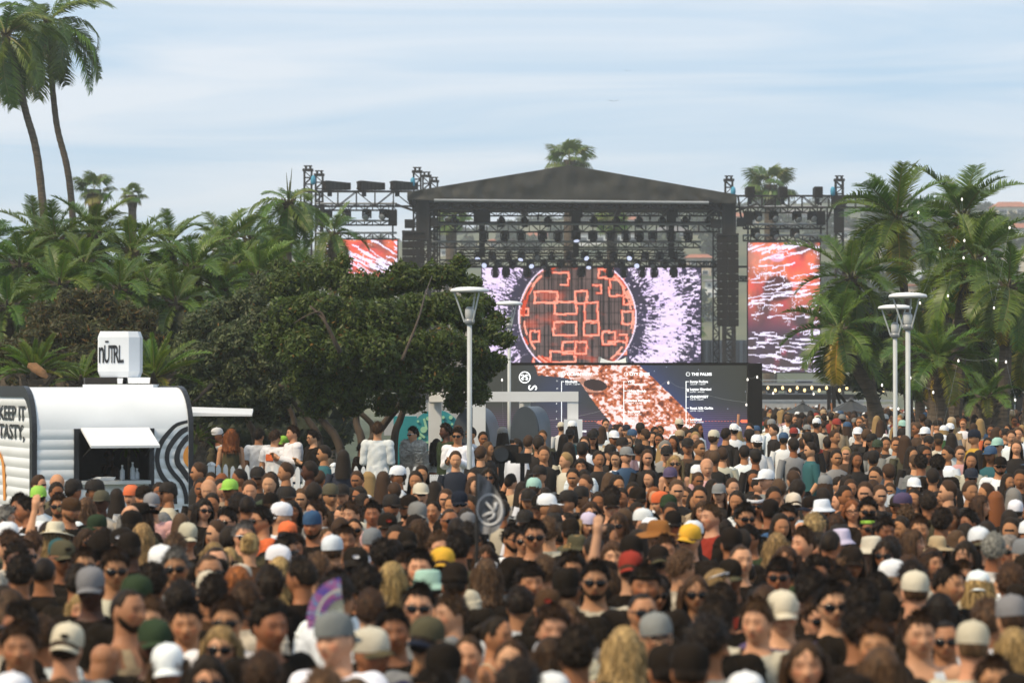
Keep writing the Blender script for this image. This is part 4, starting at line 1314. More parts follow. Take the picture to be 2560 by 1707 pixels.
ct.hexa([T3(hu0 + .01, .5, hz0 - .03), T3(hu1 - .01, .5, hz0 - .03), T3(hu1 - .01, -.16, hz0 - .03), T3(hu0 + .01, -.16, hz0 - .03), T3(hu0 + .01, .5, hz0 + .02), T3(hu1 - .01, .5, hz0 + .02), T3(hu1 - .01, -.16, hz0 + .02), T3(hu0 + .01, -.16, hz0 + .02)])
ct.build("counter", M["counter"], tr)
fl = MB()
qa, qb, qc, qd = T3(hu0 + .02, -.035, hz1 + .03), T3(hu1 - .01, -.035, hz1 + .03), T3(hu1 - .01, -.62, hz1 - .22), T3(hu0 + .02, -.62, hz1 - .22)
upv = Vector((0, 0, .035))
fl.hexa([qd, qc, qb, qa, qd + upv, qc + upv, qb + upv, qa + upv])
fl.build("hatch_flap", M["white_paint"], tr)
for uu in (hu0 + .06, hu1 - .06):
    MB().tube([T3(uu, -.02, hz1 - .35), T3(uu, -.55, hz1 - .2)], .012, 6).build("flap_strut", M["dark_metal"], tr)
# marker lights
for px, py in ((117, 996), (231, 995), (272, 995), (312, 995), (425, 995)):
    u, z = TUZ(px, py)
    th = math.asin(min(1, (z - (TZ1 - TR)) / TR))
    v = TR - TR * math.cos(th)
    p = T3(u, v - .01, z)
    MB().lathe([(.055, 0), (.05, .02), (.02, .035)], 12, (0, 0, 0), sy=.45).build("marker_light", M["red_lens"], tr, True).matrix_local = Matrix.Translation(p - tr.location) @ Matrix.Rotation(AL, 4, "Z") @ Matrix.Rotation(R(60), 4, "X")
# stripes: black bands sweeping down the corner
def decal(name, left, right, m, out):
    L_ = [TF(*p, out) for p in left]; R_ = [TF(*p, out) for p in right]
    n = len(L_)
    return MB().add(L_ + R_, [(i, n + i, n + i + 1, i + 1) for i in range(n - 1)]).build(name, m, tr)
def curve(pts, n=26):
    pts = np.array(pts, float)
    t = np.linspace(0, len(pts) - 1, n)
    out = []
    for x in t:
        i = min(int(x), len(pts) - 2); f = x - i
        p0, p1, p2, p3 = pts[max(0, i - 1)], pts[i], pts[i + 1], pts[min(len(pts) - 1, i + 2)]
        out.append(tuple(.5 * ((2 * p1) + (-p0 + p2) * f + (2 * p0 - 5 * p1 + 4 * p2 - p3) * f * f + (-p0 + 3 * p1 - 3 * p2 + p3) * f ** 3)))
    return out
def c3(x, y): return x / 3.267, 800 + y / 3.267
decal("stripe", curve([c3(1532, 815), c3(1440, 840), c3(1370, 900), c3(1300, 990), c3(1268, 1090), c3(1272, 1190), c3(1310, 1290), c3(1390, 1390), c3(1420, 1500)]),
      curve([c3(1534, 840), c3(1450, 868), c3(1390, 930), c3(1335, 1010), c3(1305, 1100), c3(1310, 1190), c3(1352, 1280), c3(1432, 1370), c3(1448, 1500)]), M["black_trim"], .019)
decal("stripe", curve([c3(1534, 865), c3(1470, 895), c3(1410, 960), c3(1360, 1040), c3(1345, 1120), c3(1360, 1190), c3(1400, 1260), c3(1470, 1340), c3(1500, 1430), c3(1505, 1500)]),
      curve([c3(1536, 905), c3(1490, 935), c3(1440, 990), c3(1395, 1060), c3(1382, 1120), c3(1392, 1180), c3(1430, 1240), c3(1500, 1325), c3(1535, 1420), c3(1537, 1500)]), M["black_trim"], .019)
decal("stripe", curve([c3(1537, 930), c3(1500, 960), c3(1450, 1030), c3(1424, 1110), c3(1432, 1180), c3(1475, 1240), c3(1537, 1330)]),
      curve([c3(1537, 985), c3(1520, 1000), c3(1485, 1050), c3(1468, 1110), c3(1475, 1160), c3(1505, 1200), c3(1537, 1245)]), M["black_trim"], .019)
decal("orange_patch", curve([c3(1536, 1022), c3(1508, 1060), c3(1496, 1110), c3(1505, 1160), c3(1536, 1200)]),
      curve([c3(1537, 1022), c3(1537, 1060), c3(1537, 1110), c3(1537, 1160), c3(1537, 1200)]), M["orange"], .020)
# side lettering and orange swoosh
def TS(px, py, out):
    o = Vector((0, 0, HC)); dr = (W(px, py, 10) - o).normalized()
    n_ = -TU
    t = ((TP0 + n_ * out) - o).dot(n_) / dr.dot(n_)
    return o + dr * t
def side_text(txt, px_r, py_b, cap_px):
    cap = cap_px / PX(41.5)
    me = text_mesh(txt, cap / .70, M["black_trim"], offset=.006, extrude=.002, align="RIGHT", sx=1.75)
    p = TS(px_r, py_b, .024)
    ux, uz = TN, Vector((0, 0, 1))
    n_ = ux.cross(uz)
    me.transform(Matrix.Translation(-tr.location) @ Matrix(((ux.x, 0, n_.x, p.x), (ux.y, 0, n_.y, p.y), (0, 1, n_.z, p.z), (0, 0, 0, 1))))
    link("lettering", me, tr)
side_text("KEEP IT", 63, 1051, 36)
side_text("TASTY,", 61, 1098, 36)
o1, o2 = curve([(-14, 1120), (2, 1150), (6, 1190), (8, 1250)]), curve([(-6, 1118), (8, 1150), (13, 1190), (14, 1250)])
A_, B_ = [TS(*p, .024) for p in o1], [TS(*p, .024) for p in o2]
MB().add(A_ + B_, [(i, len(A_) + i, len(A_) + i + 1, i + 1) for i in range(len(A_) - 1)]).build("orange_stripe", M["orange"], tr)
# wheels and chassis (hidden by the crowd)
for v in (2.2, 3.1):
    for u in (.12, TWD - .12):
        p = T3(u, v, .36)
        wl = MB().tube([p - TU * .1, p + TU * .1], .33, 16).build("wheel", M["black_trim"], tr)
        MB().tube([p - TU * .12, p + TU * .12], .17, 12).build("rim", M["silver"], wl)
MB().hexa([T3(.1, .2, .2), T3(TWD - .1, .2, .2), T3(TWD - .1, TLEN - .2, .2), T3(.1, TLEN - .2, .2), T3(.1, .2, TZ0), T3(TWD - .1, .2, TZ0), T3(TWD - .1, TLEN - .2, TZ0), T3(.1, TLEN - .2, TZ0)]).build("chassis", M["dark_metal"], tr)
# awning on the far side
aw = MB()
a, b = W(480, 1031, 44.2), W(630, 1036, 44.2)
aw.hexa([a - Vector((0, 0, .055)), b - Vector((0, 0, .025)), b + Vector((-.2, 2.4, .02)), a + Vector((-.3, 2.4, -.02)), a, b, b + Vector((-.2, 2.4, .07)), a + Vector((-.3, 2.4, .07))])
aw.build("awning", M["white_paint"], tr)
# roof kit
rk = MB()
def roof_pt(px, d): 
    p = W(px, 960, d); return Vector((p.x, p.y, TZ1))
for (x0, x1, z0_, z1_, m_, nm) in ((213, 292, .055, .15, "dark_metal", "roof_vent"), (294, 306, .055, .14, "sign_white", "roof_vent"), (321, 374, .06, .15, "sign_white", "roof_vent")):
    a, b = roof_pt(x0, 43), roof_pt(x1, 43)
    MB().hexa([a + Vector((0, 0, z0_)), b + Vector((0, 0, z0_)), b + Vector((-.1, .5, z0_)), a + Vector((-.1, .5, z0_)), a + Vector((-.01, 0, z1_)), b + Vector((.01, 0, z1_)), b + Vector((-.1, .5, z1_)), a + Vector((-.1, .5, z1_))]).build(nm, M[m_], tr)
a, b = roof_pt(208, 42.9), roof_pt(384, 42.9)
MB().box(((a.x + b.x) / 2, 43.2, TZ1 + .02), (b.x - a.x, .7, .05)).build("roof_plate", M["trailer_skin"], tr)
MB().box((roof_pt(308, 43.3).x, 43.3, TZ1 + .1), (.09, .09, .22)).build("sign_mast", M["black_trim"], tr)
# box sign on the mast
a, b = W(243, 943, 43.0), W(347, 828, 43.0)
cx, cy, cz = (a.x + b.x) / 2, 43.28, (a.z + b.z) / 2
bs = thing("box_sign", "white chamfered cube sign lettered NÜTRL on the trailer roof", "sign", (cx, cy, a.z))
hw, hd, hh = (b.x - a.x) / 2, .28, (b.z - a.z) / 2
vs = []
ch = .10
ring = [(-hw + .03, -hd), (hw - ch * 1.5, -hd), (hw, -hd + ch), (hw, hd - ch), (hw - ch, hd), (-hw + ch, hd), (-hw, hd - ch), (-hw, -hd + ch * .6)]
for z, k in ((-hh, .9), (-hh + .09, 1), (hh - .09, 1), (hh, .9)):
    vs += [Vector((cx + x * (k if abs(x) > .1 else 1), cy + y * k, cz + z)) for x, y in ring]
fs = [tuple(range(7, -1, -1)), tuple(range(24, 32))] + [(j * 8 + i, j * 8 + (i + 1) % 8, (j + 1) * 8 + (i + 1) % 8, (j + 1) * 8 + i) for j in range(3) for i in range(8)]
MB().add(vs, fs).build("box", M["sign_white"], bs)
px0 = W(249, 907, 43.0); 
_fy = cy - hd - .006
p = Vector((W(249, 0, 43).x, _fy, W(0, 906, 43).z))
H_ = 43 / PX(43)
for txt, x0, x1 in (("n", 249, 262), ("U", 262.5, 275.5), ("T", 276, 287), ("R", 286, 300), ("L.", 299, 311)):
    me = text_mesh(txt, H_ / (.70 if txt != "n" else .53), M["black_trim"], offset=.007, extrude=.003)
    xs_ = [v.co.x for v in me.vertices]; w0 = max(xs_) - min(xs_); tgt = (x1 - x0) / PX(43)
    for v in me.vertices: v.co.x = (v.co.x - min(xs_)) * tgt / w0
    me.transform(Matrix.Translation(-bs.location) @ Matrix(((1, 0, 0, W(x0, 0, 43).x), (0, 0, -1, _fy), (0, 1, 0, p.z), (0, 0, 0, 1))))
    link("lettering", me, bs)
MB().box((W(269, 0, 43).x, _fy, W(0, 854, 43).z), (9 / PX(43), .006, 4 / PX(43))).build("lettering", M["black_trim"], bs)
# things on the counter and in the hatch
M["cup"] = mat("cup", (0.5, 0.53, 0.55), 0.3, 0.1)
for k, (px, h_) in enumerate(((311, .2), (337, .24), (348, .15))):
    u, _ = TUZ(px, 1200)
    p = T3(u, .12, hz0 + .021)
    t = thing("drink_cup", ("clear drink bottle on the trailer counter nearest the middle", "tall clear bottle on the trailer counter below the plant", "short clear cup at the end of the trailer counter")[k], "cup", p, "bottles on the trailer counter")
    MB().lathe([(.03, 0), (.038, .02), (.036, h_ * .7), (.014, h_ * .85), (.014, h_)], 10, p).build("bottle", M["cup"], t, True)
    MB().lathe([(.016, 0), (.016, .02)], 10, p + Vector((0, 0, h_ + .001))).build("cap", M["white_paint"], t)
p = T3(TUZ(255, 1200)[0], .05, hz0 + .022)
nt = thing("paper_stack", "low stack of white napkins on the trailer counter", "napkins", p)
for k in range(3):
    MB().box(p + Vector((.03 * k, 0, .012 + .016 * k)), (.34 - .05 * k, .2, .014), 0, Matrix.Rotation(AL + .1 * k, 3, "Z")).build("sheet", M["sign_white"], nt)

# ================================================================== picket fence and white bench
zf = ground_z(44)
fence = thing("picket_fence", "white picket fence running behind the crowd under the trees", "fence", (W(800, 0, 44).x, 44, zf))
ztop = W(0, 1137, 44).z
pk = MB().hexa([(-.035, -.01, 0), (.035, -.01, 0), (.035, .01, 0), (-.035, .01, 0), (-.035, -.01, 1.16), (.035, -.01, 1.16), (.035, .01, 1.16), (-.035, .01, 1.16)])
pk.add([(-.035, -.01, 1.16), (.035, -.01, 1.16), (.018, -.01, 1.205), (0, -.01, 1.22), (-.018, -.01, 1.205), (-.035, .01, 1.16), (.035, .01, 1.16), (.018, .01, 1.205), (0, .01, 1.22), (-.018, .01, 1.205)], [(0, 1, 2, 3, 4), (9, 8, 7, 6, 5), (1, 6, 7, 2), (2, 7, 8, 3), (3, 8, 9, 4), (4, 9, 5, 0)])
pkm = pk.mesh("picket", M["white_paint"])
a, b = W(530, 0, 44.4).x, W(1075, 0, 43.6).x
n = int((b - a) / .112)
for k in range(n):
    if k % 17 == 0: continue
    x = a + (b - a) * k / n
    link("picket", pkm, fence, Vector((x, 44.4 - .8 * k / n, zf + .06 + random.uniform(-.02, .02))) - fence.location)
for zr in (.35, .95):
    MB().bar((a, 44.43, zf + zr), (b, 43.63, zf + zr), .03, .08).build("rail", M["white_paint"], fence)
for k in range(0, n, 17):
    x = a + (b - a) * k / n; y = 44.42 - .8 * k / n
    MB().box((x, y, zf + .64), (.1, .1, 1.26)).lathe([(.075, 1.275), (.05, 1.31), (.01, 1.33)], 4, (x, y, zf)).build("post", M["white_paint"], fence)
d = 39.5
bn = thing("slatted_planter", "white slatted box planter beside the white shirted guard", "planter", (W(1100, 0, d).x, d, ground_z(d)))
a, b = W(1074, 1186, d), W(1130, 1186, d)
zg2 = ground_z(d)
nsl = 11
for k in range(nsl):
    x = a.x + (b.x - a.x) * (k + .5) / nsl
    MB().box((x, d, (a.z + zg2) / 2), ((b.x - a.x) / nsl * .82, .03, a.z - zg2)).build("slat", M["white_paint"], bn)
MB().box(((a.x + b.x) / 2, d + .03, a.z - .22), (b.x - a.x + .04, .03, .06)).box(((a.x + b.x) / 2, d + .25, a.z - .06), (b.x - a.x, .4, .04)).build("frame", M["white_paint"], bn)
d = 40
gn = thing("black_case", "black equipment case by the white slatted planter", "case", (W(1147, 0, d).x, d, ground_z(d)))
a, b = W(1131, 1200, d), W(1163, 1250, d)
MB().box(((a.x + b.x) / 2, d, (a.z + ground_z(d)) / 2), (b.x - a.x, .4, a.z - ground_z(d))).build("box", M["black_steel"], gn)
MB().box(((a.x + b.x) / 2, d - .02, a.z + .03), (b.x - a.x + .03, .46, .05)).build("lid", M["dark_metal"], gn)

# ================================================================== camera rig
d = 36
c = W(1268, 1134, d)
vc = thing("video_camera", "black broadcast camera on a pole above the crowd near the booth", "camera", (W(1306, 0, d).x, d, ground_z(d)))
MB().tube([c + Vector((-.07, -.35, 0)), c + Vector((-.07, -.12, 0)), c + Vector((-.02, .1, 0))], [.115, .1, .07], 18).build("lens_barrel", M["black_steel"], vc, True)
MB().tube([c + Vector((-.071, -.352, 0)), c + Vector((-.071, -.356, 0))], .09, 18).build("lens", M["glass_dark"], vc)
MB().box(c + Vector((.06, .28, .01)), (.17, .42, .2)).box(c + Vector((.06, .3, .15)), (.06, .3, .05)).build("camera_body", M["black_steel"], vc)
MB().box(W(1309, 1145, d), (.2, .1, .13)).build("viewfinder", M["black_steel"], vc)
p_ = W(1306, 1150, d)
MB().tube([p_, (p_.x, d, ground_z(d) + .1)], .03, 10).build("pole", M["black_steel"], vc)
for q in range(3):
    MB().bar((p_.x, d, ground_z(d) + .5), (p_.x + .4 * math.cos(q * 2.1), d + .4 * math.sin(q * 2.1), ground_z(d)), .03).build("leg", M["black_steel"], vc)
MB().bar(c + Vector((.06, .2, -.1)), p_, .05).build("mount_arm", M["black_steel"], vc)

# ================================================================== flag, fan, sky things
d = 22.0
M["flag_grey"] = mat("flag_grey", (0.045, 0.044, 0.042), 0.8, 0.55, 5, 0.2, 12, stretch=(5, 1, 1.4), col2=(0.26, 0.26, 0.27))
M["flag_white"] = mat("flag_white", (0.5, 0.5, 0.5), 0.7, 0.12, 6)
fg = thing("feather_flag", "dark grey feather flag with white ring and forked emblem", "flag", (W(1194, 0, d).x, d, ground_z(d)))
edge = curve([(1194, 1184), (1212, 1192), (1236, 1216), (1254, 1248), (1262, 1275), (1258, 1300), (1246, 1322), (1228, 1334)], 30)
def flag_p(px, py, o=0.0):
    return W(px, py, d + .06 * math.sin((px - 1194) / 16.0 + py / 50) - o)
rows = []
for (ex, ey) in edge:
    x0 = 1193 + max(0, (ey - 1300)) * .35
    rows.append([flag_p(x0 + (ex - x0) * q, ey) for q in np.linspace(0, 1, 9)])
P_ = [p for r_ in rows for p in r_]
MB().add(P_, [(j * 9 + i, j * 9 + i + 1, j * 9 + 10 + i, j * 9 + 9 + i) for j in range(len(rows) - 1) for i in range(8)]).build("cloth", M["flag_grey"], fg, True)
c_ = (1224, 1273); n = 40
em = MB()
ring_ = [flag_p(c_[0] + 33 * q * math.cos(a), c_[1] + 40 * q * math.sin(a), .02) for q in (1, .88) for a in [2 * math.pi * i / n for i in range(n)]]
em.add(ring_, [(i, (i + 1) % n, n + (i + 1) % n, n + i) for i in range(n)])
em.build("ring_emblem", M["flag_white"], fg)
em = MB()
for pts, ws in (([(1214, 1254), (1226, 1268), (1236, 1279)], [3.2, 3.4, 3.0]), ([(1240, 1256), (1239, 1268), (1234, 1279)], [5.0, 4.2, 3]), ([(1234, 1280), (1222, 1283), (1207, 1290)], [3.4, 4.4, 4.6]), ([(1236, 1282), (1234, 1293), (1219, 1300)], [4.0, 4.2, 3.2])):
    em.tube([flag_p(*p, .03) for p in pts], [q / PX(d) for q in ws], 8)
em.build("fork_emblem", M["flag_white"], fg, True)
a = W(1192, 1180, d)
MB().tube([(a.x, d + .03, ground_z(d)), (a.x, d + .03, a.z)], .014, 8).build("pole", M["dark_metal"], fg)
# folding fan with psychedelic print
d = 14.6
fn = thing("hand_fan", "big folding fan printed in purple pink and blue swirls", "hand fan", W(872, 1560, d))
M["fan_print"] = bpy.data.materials.new("fan_print")
_t, _b = nodes_of(M["fan_print"])
_tc = _t.nodes.new("ShaderNodeTexCoord"); _n = _t.nodes.new("ShaderNodeTexNoise"); _n.inputs["Scale"].default_value = 9; _n.inputs["Distortion"].default_value = 2.2
_r = _t.nodes.new("ShaderNodeValToRGB")
for i, (p_, c) in enumerate(((.30, (.06, .07, .35)), (.42, (.25, .09, .30)), (.5, (.42, .13, .28)), (.58, (.10, .24, .45)), (.66, (.45, .42, .42)), (.74, (.7, .25, .12)))):
    e = _r.color_ramp.elements[i] if i < 2 else _r.color_ramp.elements.new(p_)
    e.position = p_; e.color = (*c, 1)
_t.links.new(_tc.outputs["Object"], _n.inputs["Vector"]); _t.links.new(_n.outputs["Fac"], _r.inputs["Fac"]); _t.links.new(_r.outputs[0], _b.inputs["Base Color"])
M["fan_edge"] = mat("fan_edge", (0.5, 0.52, 0.42), .6, .1)
nb = 26
c0 = W(860, 1545, d)
V_ = []
for i in range(nb + 1):
    a = R(96) + (R(196) - R(96)) * i / nb
    for r_ in (.10, .205):
        V_.append(c0 + Vector((math.cos(a) * r_ * .93, (.003 if i % 2 else -.003), math.sin(a) * r_ * 1.02)))
MB().add(V_, [(2 * i, 2 * i + 1, 2 * i + 3, 2 * i + 2) for i in range(nb)]).build("pleated_sheet", M["fan_print"], fn)
for i in range(0, nb + 1, 2):
    a = R(96) + (R(196) - R(96)) * i / nb
    MB().bar(c0, c0 + Vector((math.cos(a) * .095, 0, math.sin(a) * .10)), .012, .004).build("fan_rib", M["fan_edge"], fn)
MB().add([c0 + Vector((math.cos(a) * r_ * .93, -.016, math.sin(a) * r_ * 1.02)) for r_ in (.14, .153) for a in np.linspace(R(98), R(194), 20)], [(i, i + 1, 21 + i, 20 + i) for i in range(19)]).build("trim_strip", M["fan_edge"], fn)
# festoon bulbs strung over the crowd
bulb2 = MB().lathe([(.003, .034), (.013, .026), (.021, .0), (.018, -.02), (.003, -.03)], 8).mesh("bulb", M["bulb_glow"], True)
for nm, pts, d0 in (("string of white festoon bulbs hung among the palms", [(2296, 532), (2405, 499), (2524, 570), (2411, 602), (2350, 622), (2409, 645), (2462, 648), (2485, 770), (2300, 758), (2370, 740)], 60),
                ("string of white festoon bulbs hung before the palm trunks", [(2333, 981), (2276, 945), (2205, 963), (2396, 902), (2490, 901), (2515, 905), (2538, 1000), (2246, 1022), (2350, 1100)], 58),
                ("string of white festoon bulbs hung across the schedule wall", [(1255, 950), (1300, 1065), (1258, 1077), (1550, 1022), (1671, 957), (1720, 976), (1866, 1012), (1869, 949), (1893, 943), (1937, 930), (1933, 983), (2034, 985)], 62)):
    t = thing("festoon_lights", nm, "string lights", W(*pts[0], d0), "festoon lights")
    P_ = [W(x, y, d0 + k * .15) for k, (x, y) in enumerate(pts)]
    order = sorted(range(len(P_)), key=lambda i: P_[i].x)
    cd = []
    for i, j in zip(order[:-1], order[1:]):
        for q in np.linspace(0, 1, 6)[:-1]:
            cd.append(P_[i].lerp(P_[j], q) - Vector((0, 0, .06 * math.sin(math.pi * q) - .06)))
    cd.append(P_[order[-1]] + Vector((0, 0, .06)))
    MB().tube(cd, .0016, 4).build("cord", M["lamp_grey"], t)
    for p in P_:
        link("bulb", bulb2, t, p - t.location)
M["bird"] = mat("bird", (0.16, 0.16, 0.17), .8, .1)
for px, py, s_, nm in ((1568, 178, .22, "tiny dark bird high in the sky above the stage"), (1534, 254, .4, "small grey gull gliding in the sky above the stage roof")):
    c = W(px, py, 150)
    b_ = thing("bird", nm, "bird", c)
    MB().add([c + Vector((x * s_, y * s_, z * s_)) for x, y, z in ((-.9, .1, .18), (-.35, -.08, .12), (0, -.12, 0), (.35, -.08, .12), (.9, .1, .18), (.35, .1, .1), (0, .25, .02), (-.35, .1, .1), (0, -.3, -.02), (0, .3, 0), (0, 0, -.08), (0, 0, .07))],
             [(0, 1, 7), (1, 2, 6, 7), (2, 3, 5, 6), (3, 4, 5), (8, 10, 9), (9, 11, 8), (8, 2, 10), (8, 11, 2)]).build("body", M["bird"], b_)
# ================================================================== palms
def mat_frond():
    m = bpy.data.materials.new("frond")
    t, b = nodes_of(m)
    a = t.nodes.new("ShaderNodeAttribute"); a.attribute_name = "col"
    oi = t.nodes.new("ShaderNodeObjectInfo")
    mx = t.nodes.new("ShaderNodeMix"); mx.data_type = "RGBA"; mx.blend_type = "MULTIPLY"; mx.inputs["Factor"].default_value = 1
    t.links.new(a.outputs["Color"], mx.inputs["A"]); t.links.new(oi.outputs["Color"], mx.inputs["B"])
    t.links.new(mx.outputs["Result"], b.inputs["Base Color"])
    b.inputs["Roughness"].default_value = 0.42
    b.inputs["Specular IOR Level"].default_value = 0.45
    out = [n for n in t.nodes if n.type == "OUTPUT_MATERIAL"][0]
    tr_ = t.nodes.new("ShaderNodeBsdfTranslucent"); t.links.new(mx.outputs["Result"], tr_.inputs["Color"])
    ms = t.nodes.new("ShaderNodeMixShader"); ms.inputs["Fac"].default_value = 0.36
    t.links.new(b.outputs[0], ms.inputs[1]); t.links.new(tr_.outputs[0], ms.inputs[2]); t.links.new(ms.outputs[0], out.inputs["Surface"])
    return m
M["frond"] = mat_frond()
def frond_mesh(seed, droop, pairs=52, lw=0.30, stiff=0.35, width=0.019, vee=0.45):
    r_ = np.random.default_rng(seed)
    S = np.linspace(0, 1, 80)
    th = -droop * S ** 1.6
    X = np.concatenate([[0], np.cumsum(np.cos(th[:-1]) * np.diff(S))])
    Z = np.concatenate([[0], np.cumsum(np.sin(th[:-1]) * np.diff(S))])
    def at(s):
        return np.interp(s, S, X), np.interp(s, S, Z), np.interp(s, S, th)
    V, F, C = [], [], []
    def quad(p, c):
        o = len(V); V.extend(p); F.append((o, o + 1, o + 2, o + 3)); C.append(c)
    # rachis
    k = 12
    for i in range(k):
        s0, s1 = i / k, (i + 1) / k
        x0, z0, t0 = at(s0); x1, z1, t1 = at(s1)
        w0, w1 = 0.016 * (1 - s0 * .85), 0.016 * (1 - s1 * .85)
        for a, b in (((-1, 0), (0, .8)), ((0, .8), (1, 0)), ((1, 0), (-1, 0))):
            quad([(x0, a[0] * w0, z0 + a[1] * w0), (x1, a[0] * w1, z1 + a[1] * w1), (x1, b[0] * w1, z1 + b[1] * w1), (x0, b[0] * w0, z0 + b[1] * w0)], (0.16, 0.17, 0.05))
    for i in range(pairs):
        s = 0.14 + 0.85 * (i + r_.uniform(-.3, .3)) / pairs
        x, z, t = at(s)
        prof = (math.sin(math.pi * min(1, (s - 0.10) / 0.95)) ** 0.55) * (1 - 0.35 * s)
        for sd in (-1, 1):
            ln = lw * prof * r_.uniform(.82, 1.1)
            fw = 0.55 + 0.5 * s + r_.uniform(-.12, .12)      # leaning forward
            dirv = np.array([math.cos(t) * fw, sd * 1.0, math.sin(t) * fw + vee + r_.uniform(-.2, .2)])
            dirv /= np.linalg.norm(dirv)
            tang = np.array([math.cos(t), 0, math.sin(t)])
            p0 = np.array([x, 0, z])
            p1 = p0 + dirv * ln * .5
            d2 = dirv + np.array([0, 0, -stiff * r_.uniform(.7, 1.6)]); d2 /= np.linalg.norm(d2)
            p2 = p1 + d2 * ln * .5
            wv = tang * width * (0.75 + .5 * prof)
            g = r_.uniform(.75, 1.25)
            c0 = np.array([0.066, 0.125, 0.014]) * g
            c1 = np.array([0.115, 0.185, 0.022]) * g
            quad([p0 - wv * .45, p0 + wv * .45, p1 + wv * .5, p1 - wv * .5], c0)
            quad([p1 - wv * .5, p1 + wv * .5, p2 + wv * .08, p2 - wv * .08], c1)
    return raw_mesh("frond", np.array(V), np.array(F), M["frond"], np.array(C))
FR = [frond_mesh(1, .9), frond_mesh(2, 1.3), frond_mesh(3, 1.75), frond_mesh(4, 1.15), frond_mesh(5, 2.1), frond_mesh(6, .6)]
FRQ = [frond_mesh(11, 1.3, 60, .36, .9, .017, .2), frond_mesh(12, 1.9, 60, .36, 1.1, .017, .1), frond_mesh(13, .9, 60, .34, .8, .017, .25), frond_mesh(14, 2.3, 60, .34, 1.2, .017, .0)]
FRC = [frond_mesh(21, .55, 60, .17, .05, .016, .45), frond_mesh(22, .9, 60, .17, .05, .016, .45), frond_mesh(23, .3, 60, .16, .05, .016, .5)]
def fan_mesh(seed, blades=24):
    r_ = np.random.default_rng(seed)
    V, F, C = [], [], []
    def quad(p, c):
        o = len(V); V.extend(p); F.append((o, o + 1, o + 2, o + 3)); C.append(c)
    L0 = .48
    for i in range(6):
        a, b = L0 * i / 6, L0 * (i + 1) / 6
        za, zb_ = -.10 * (a / L0) ** 2, -.10 * (b / L0) ** 2
        quad([(a, -.014, za), (b, -.012, zb_), (b, .012, zb_), (a, .014, za)], (.16, .17, .06))
    for i in range(blades):
        a = R(-125 + 250 * (i + .5) / blades)
        ln = .52 * (1 - .25 * abs(a) / 2.2) * r_.uniform(.9, 1.08)
        d = np.array([math.cos(a), math.sin(a), -.12]); n_ = np.array([-math.sin(a), math.cos(a), 0])
        base = np.array([L0, 0, -.10])
        wd = ln * math.tan(R(250 / blades / 2)) * 1.5
        p1 = base + d * ln * .55 + np.array([0, 0, .05 if i % 2 else 0])
        p2 = base + d * ln * .8 + np.array([0, 0, -.08])
        p3 = base + d * ln * .95 + np.array([0, 0, -.13 - .07 * r_.random()])
        g = r_.uniform(.8, 1.2)
        c = np.array([.085, .14, .03]) * g
        quad([base - n_ * .006, base + n_ * .006, p1 + n_ * wd * .55, p1 - n_ * wd * .55], c)
        quad([p1 - n_ * wd * .55, p1 + n_ * wd * .55, p2 + n_ * wd * .4, p2 - n_ * wd * .4], c * 1.1)
        quad([p2 - n_ * wd * .4, p2 + n_ * wd * .4, p3 + n_ * .003, p3 - n_ * .003], np.array([.10, .12, .04]) * g)
    return raw_mesh("frond", np.array(V), np.array(F), M["frond"], np.array(C))
FF = [fan_mesh(1), fan_mesh(2), fan_mesh(3)]
GA = math.pi * (3 - math.sqrt(5))
pr = random.Random(11)
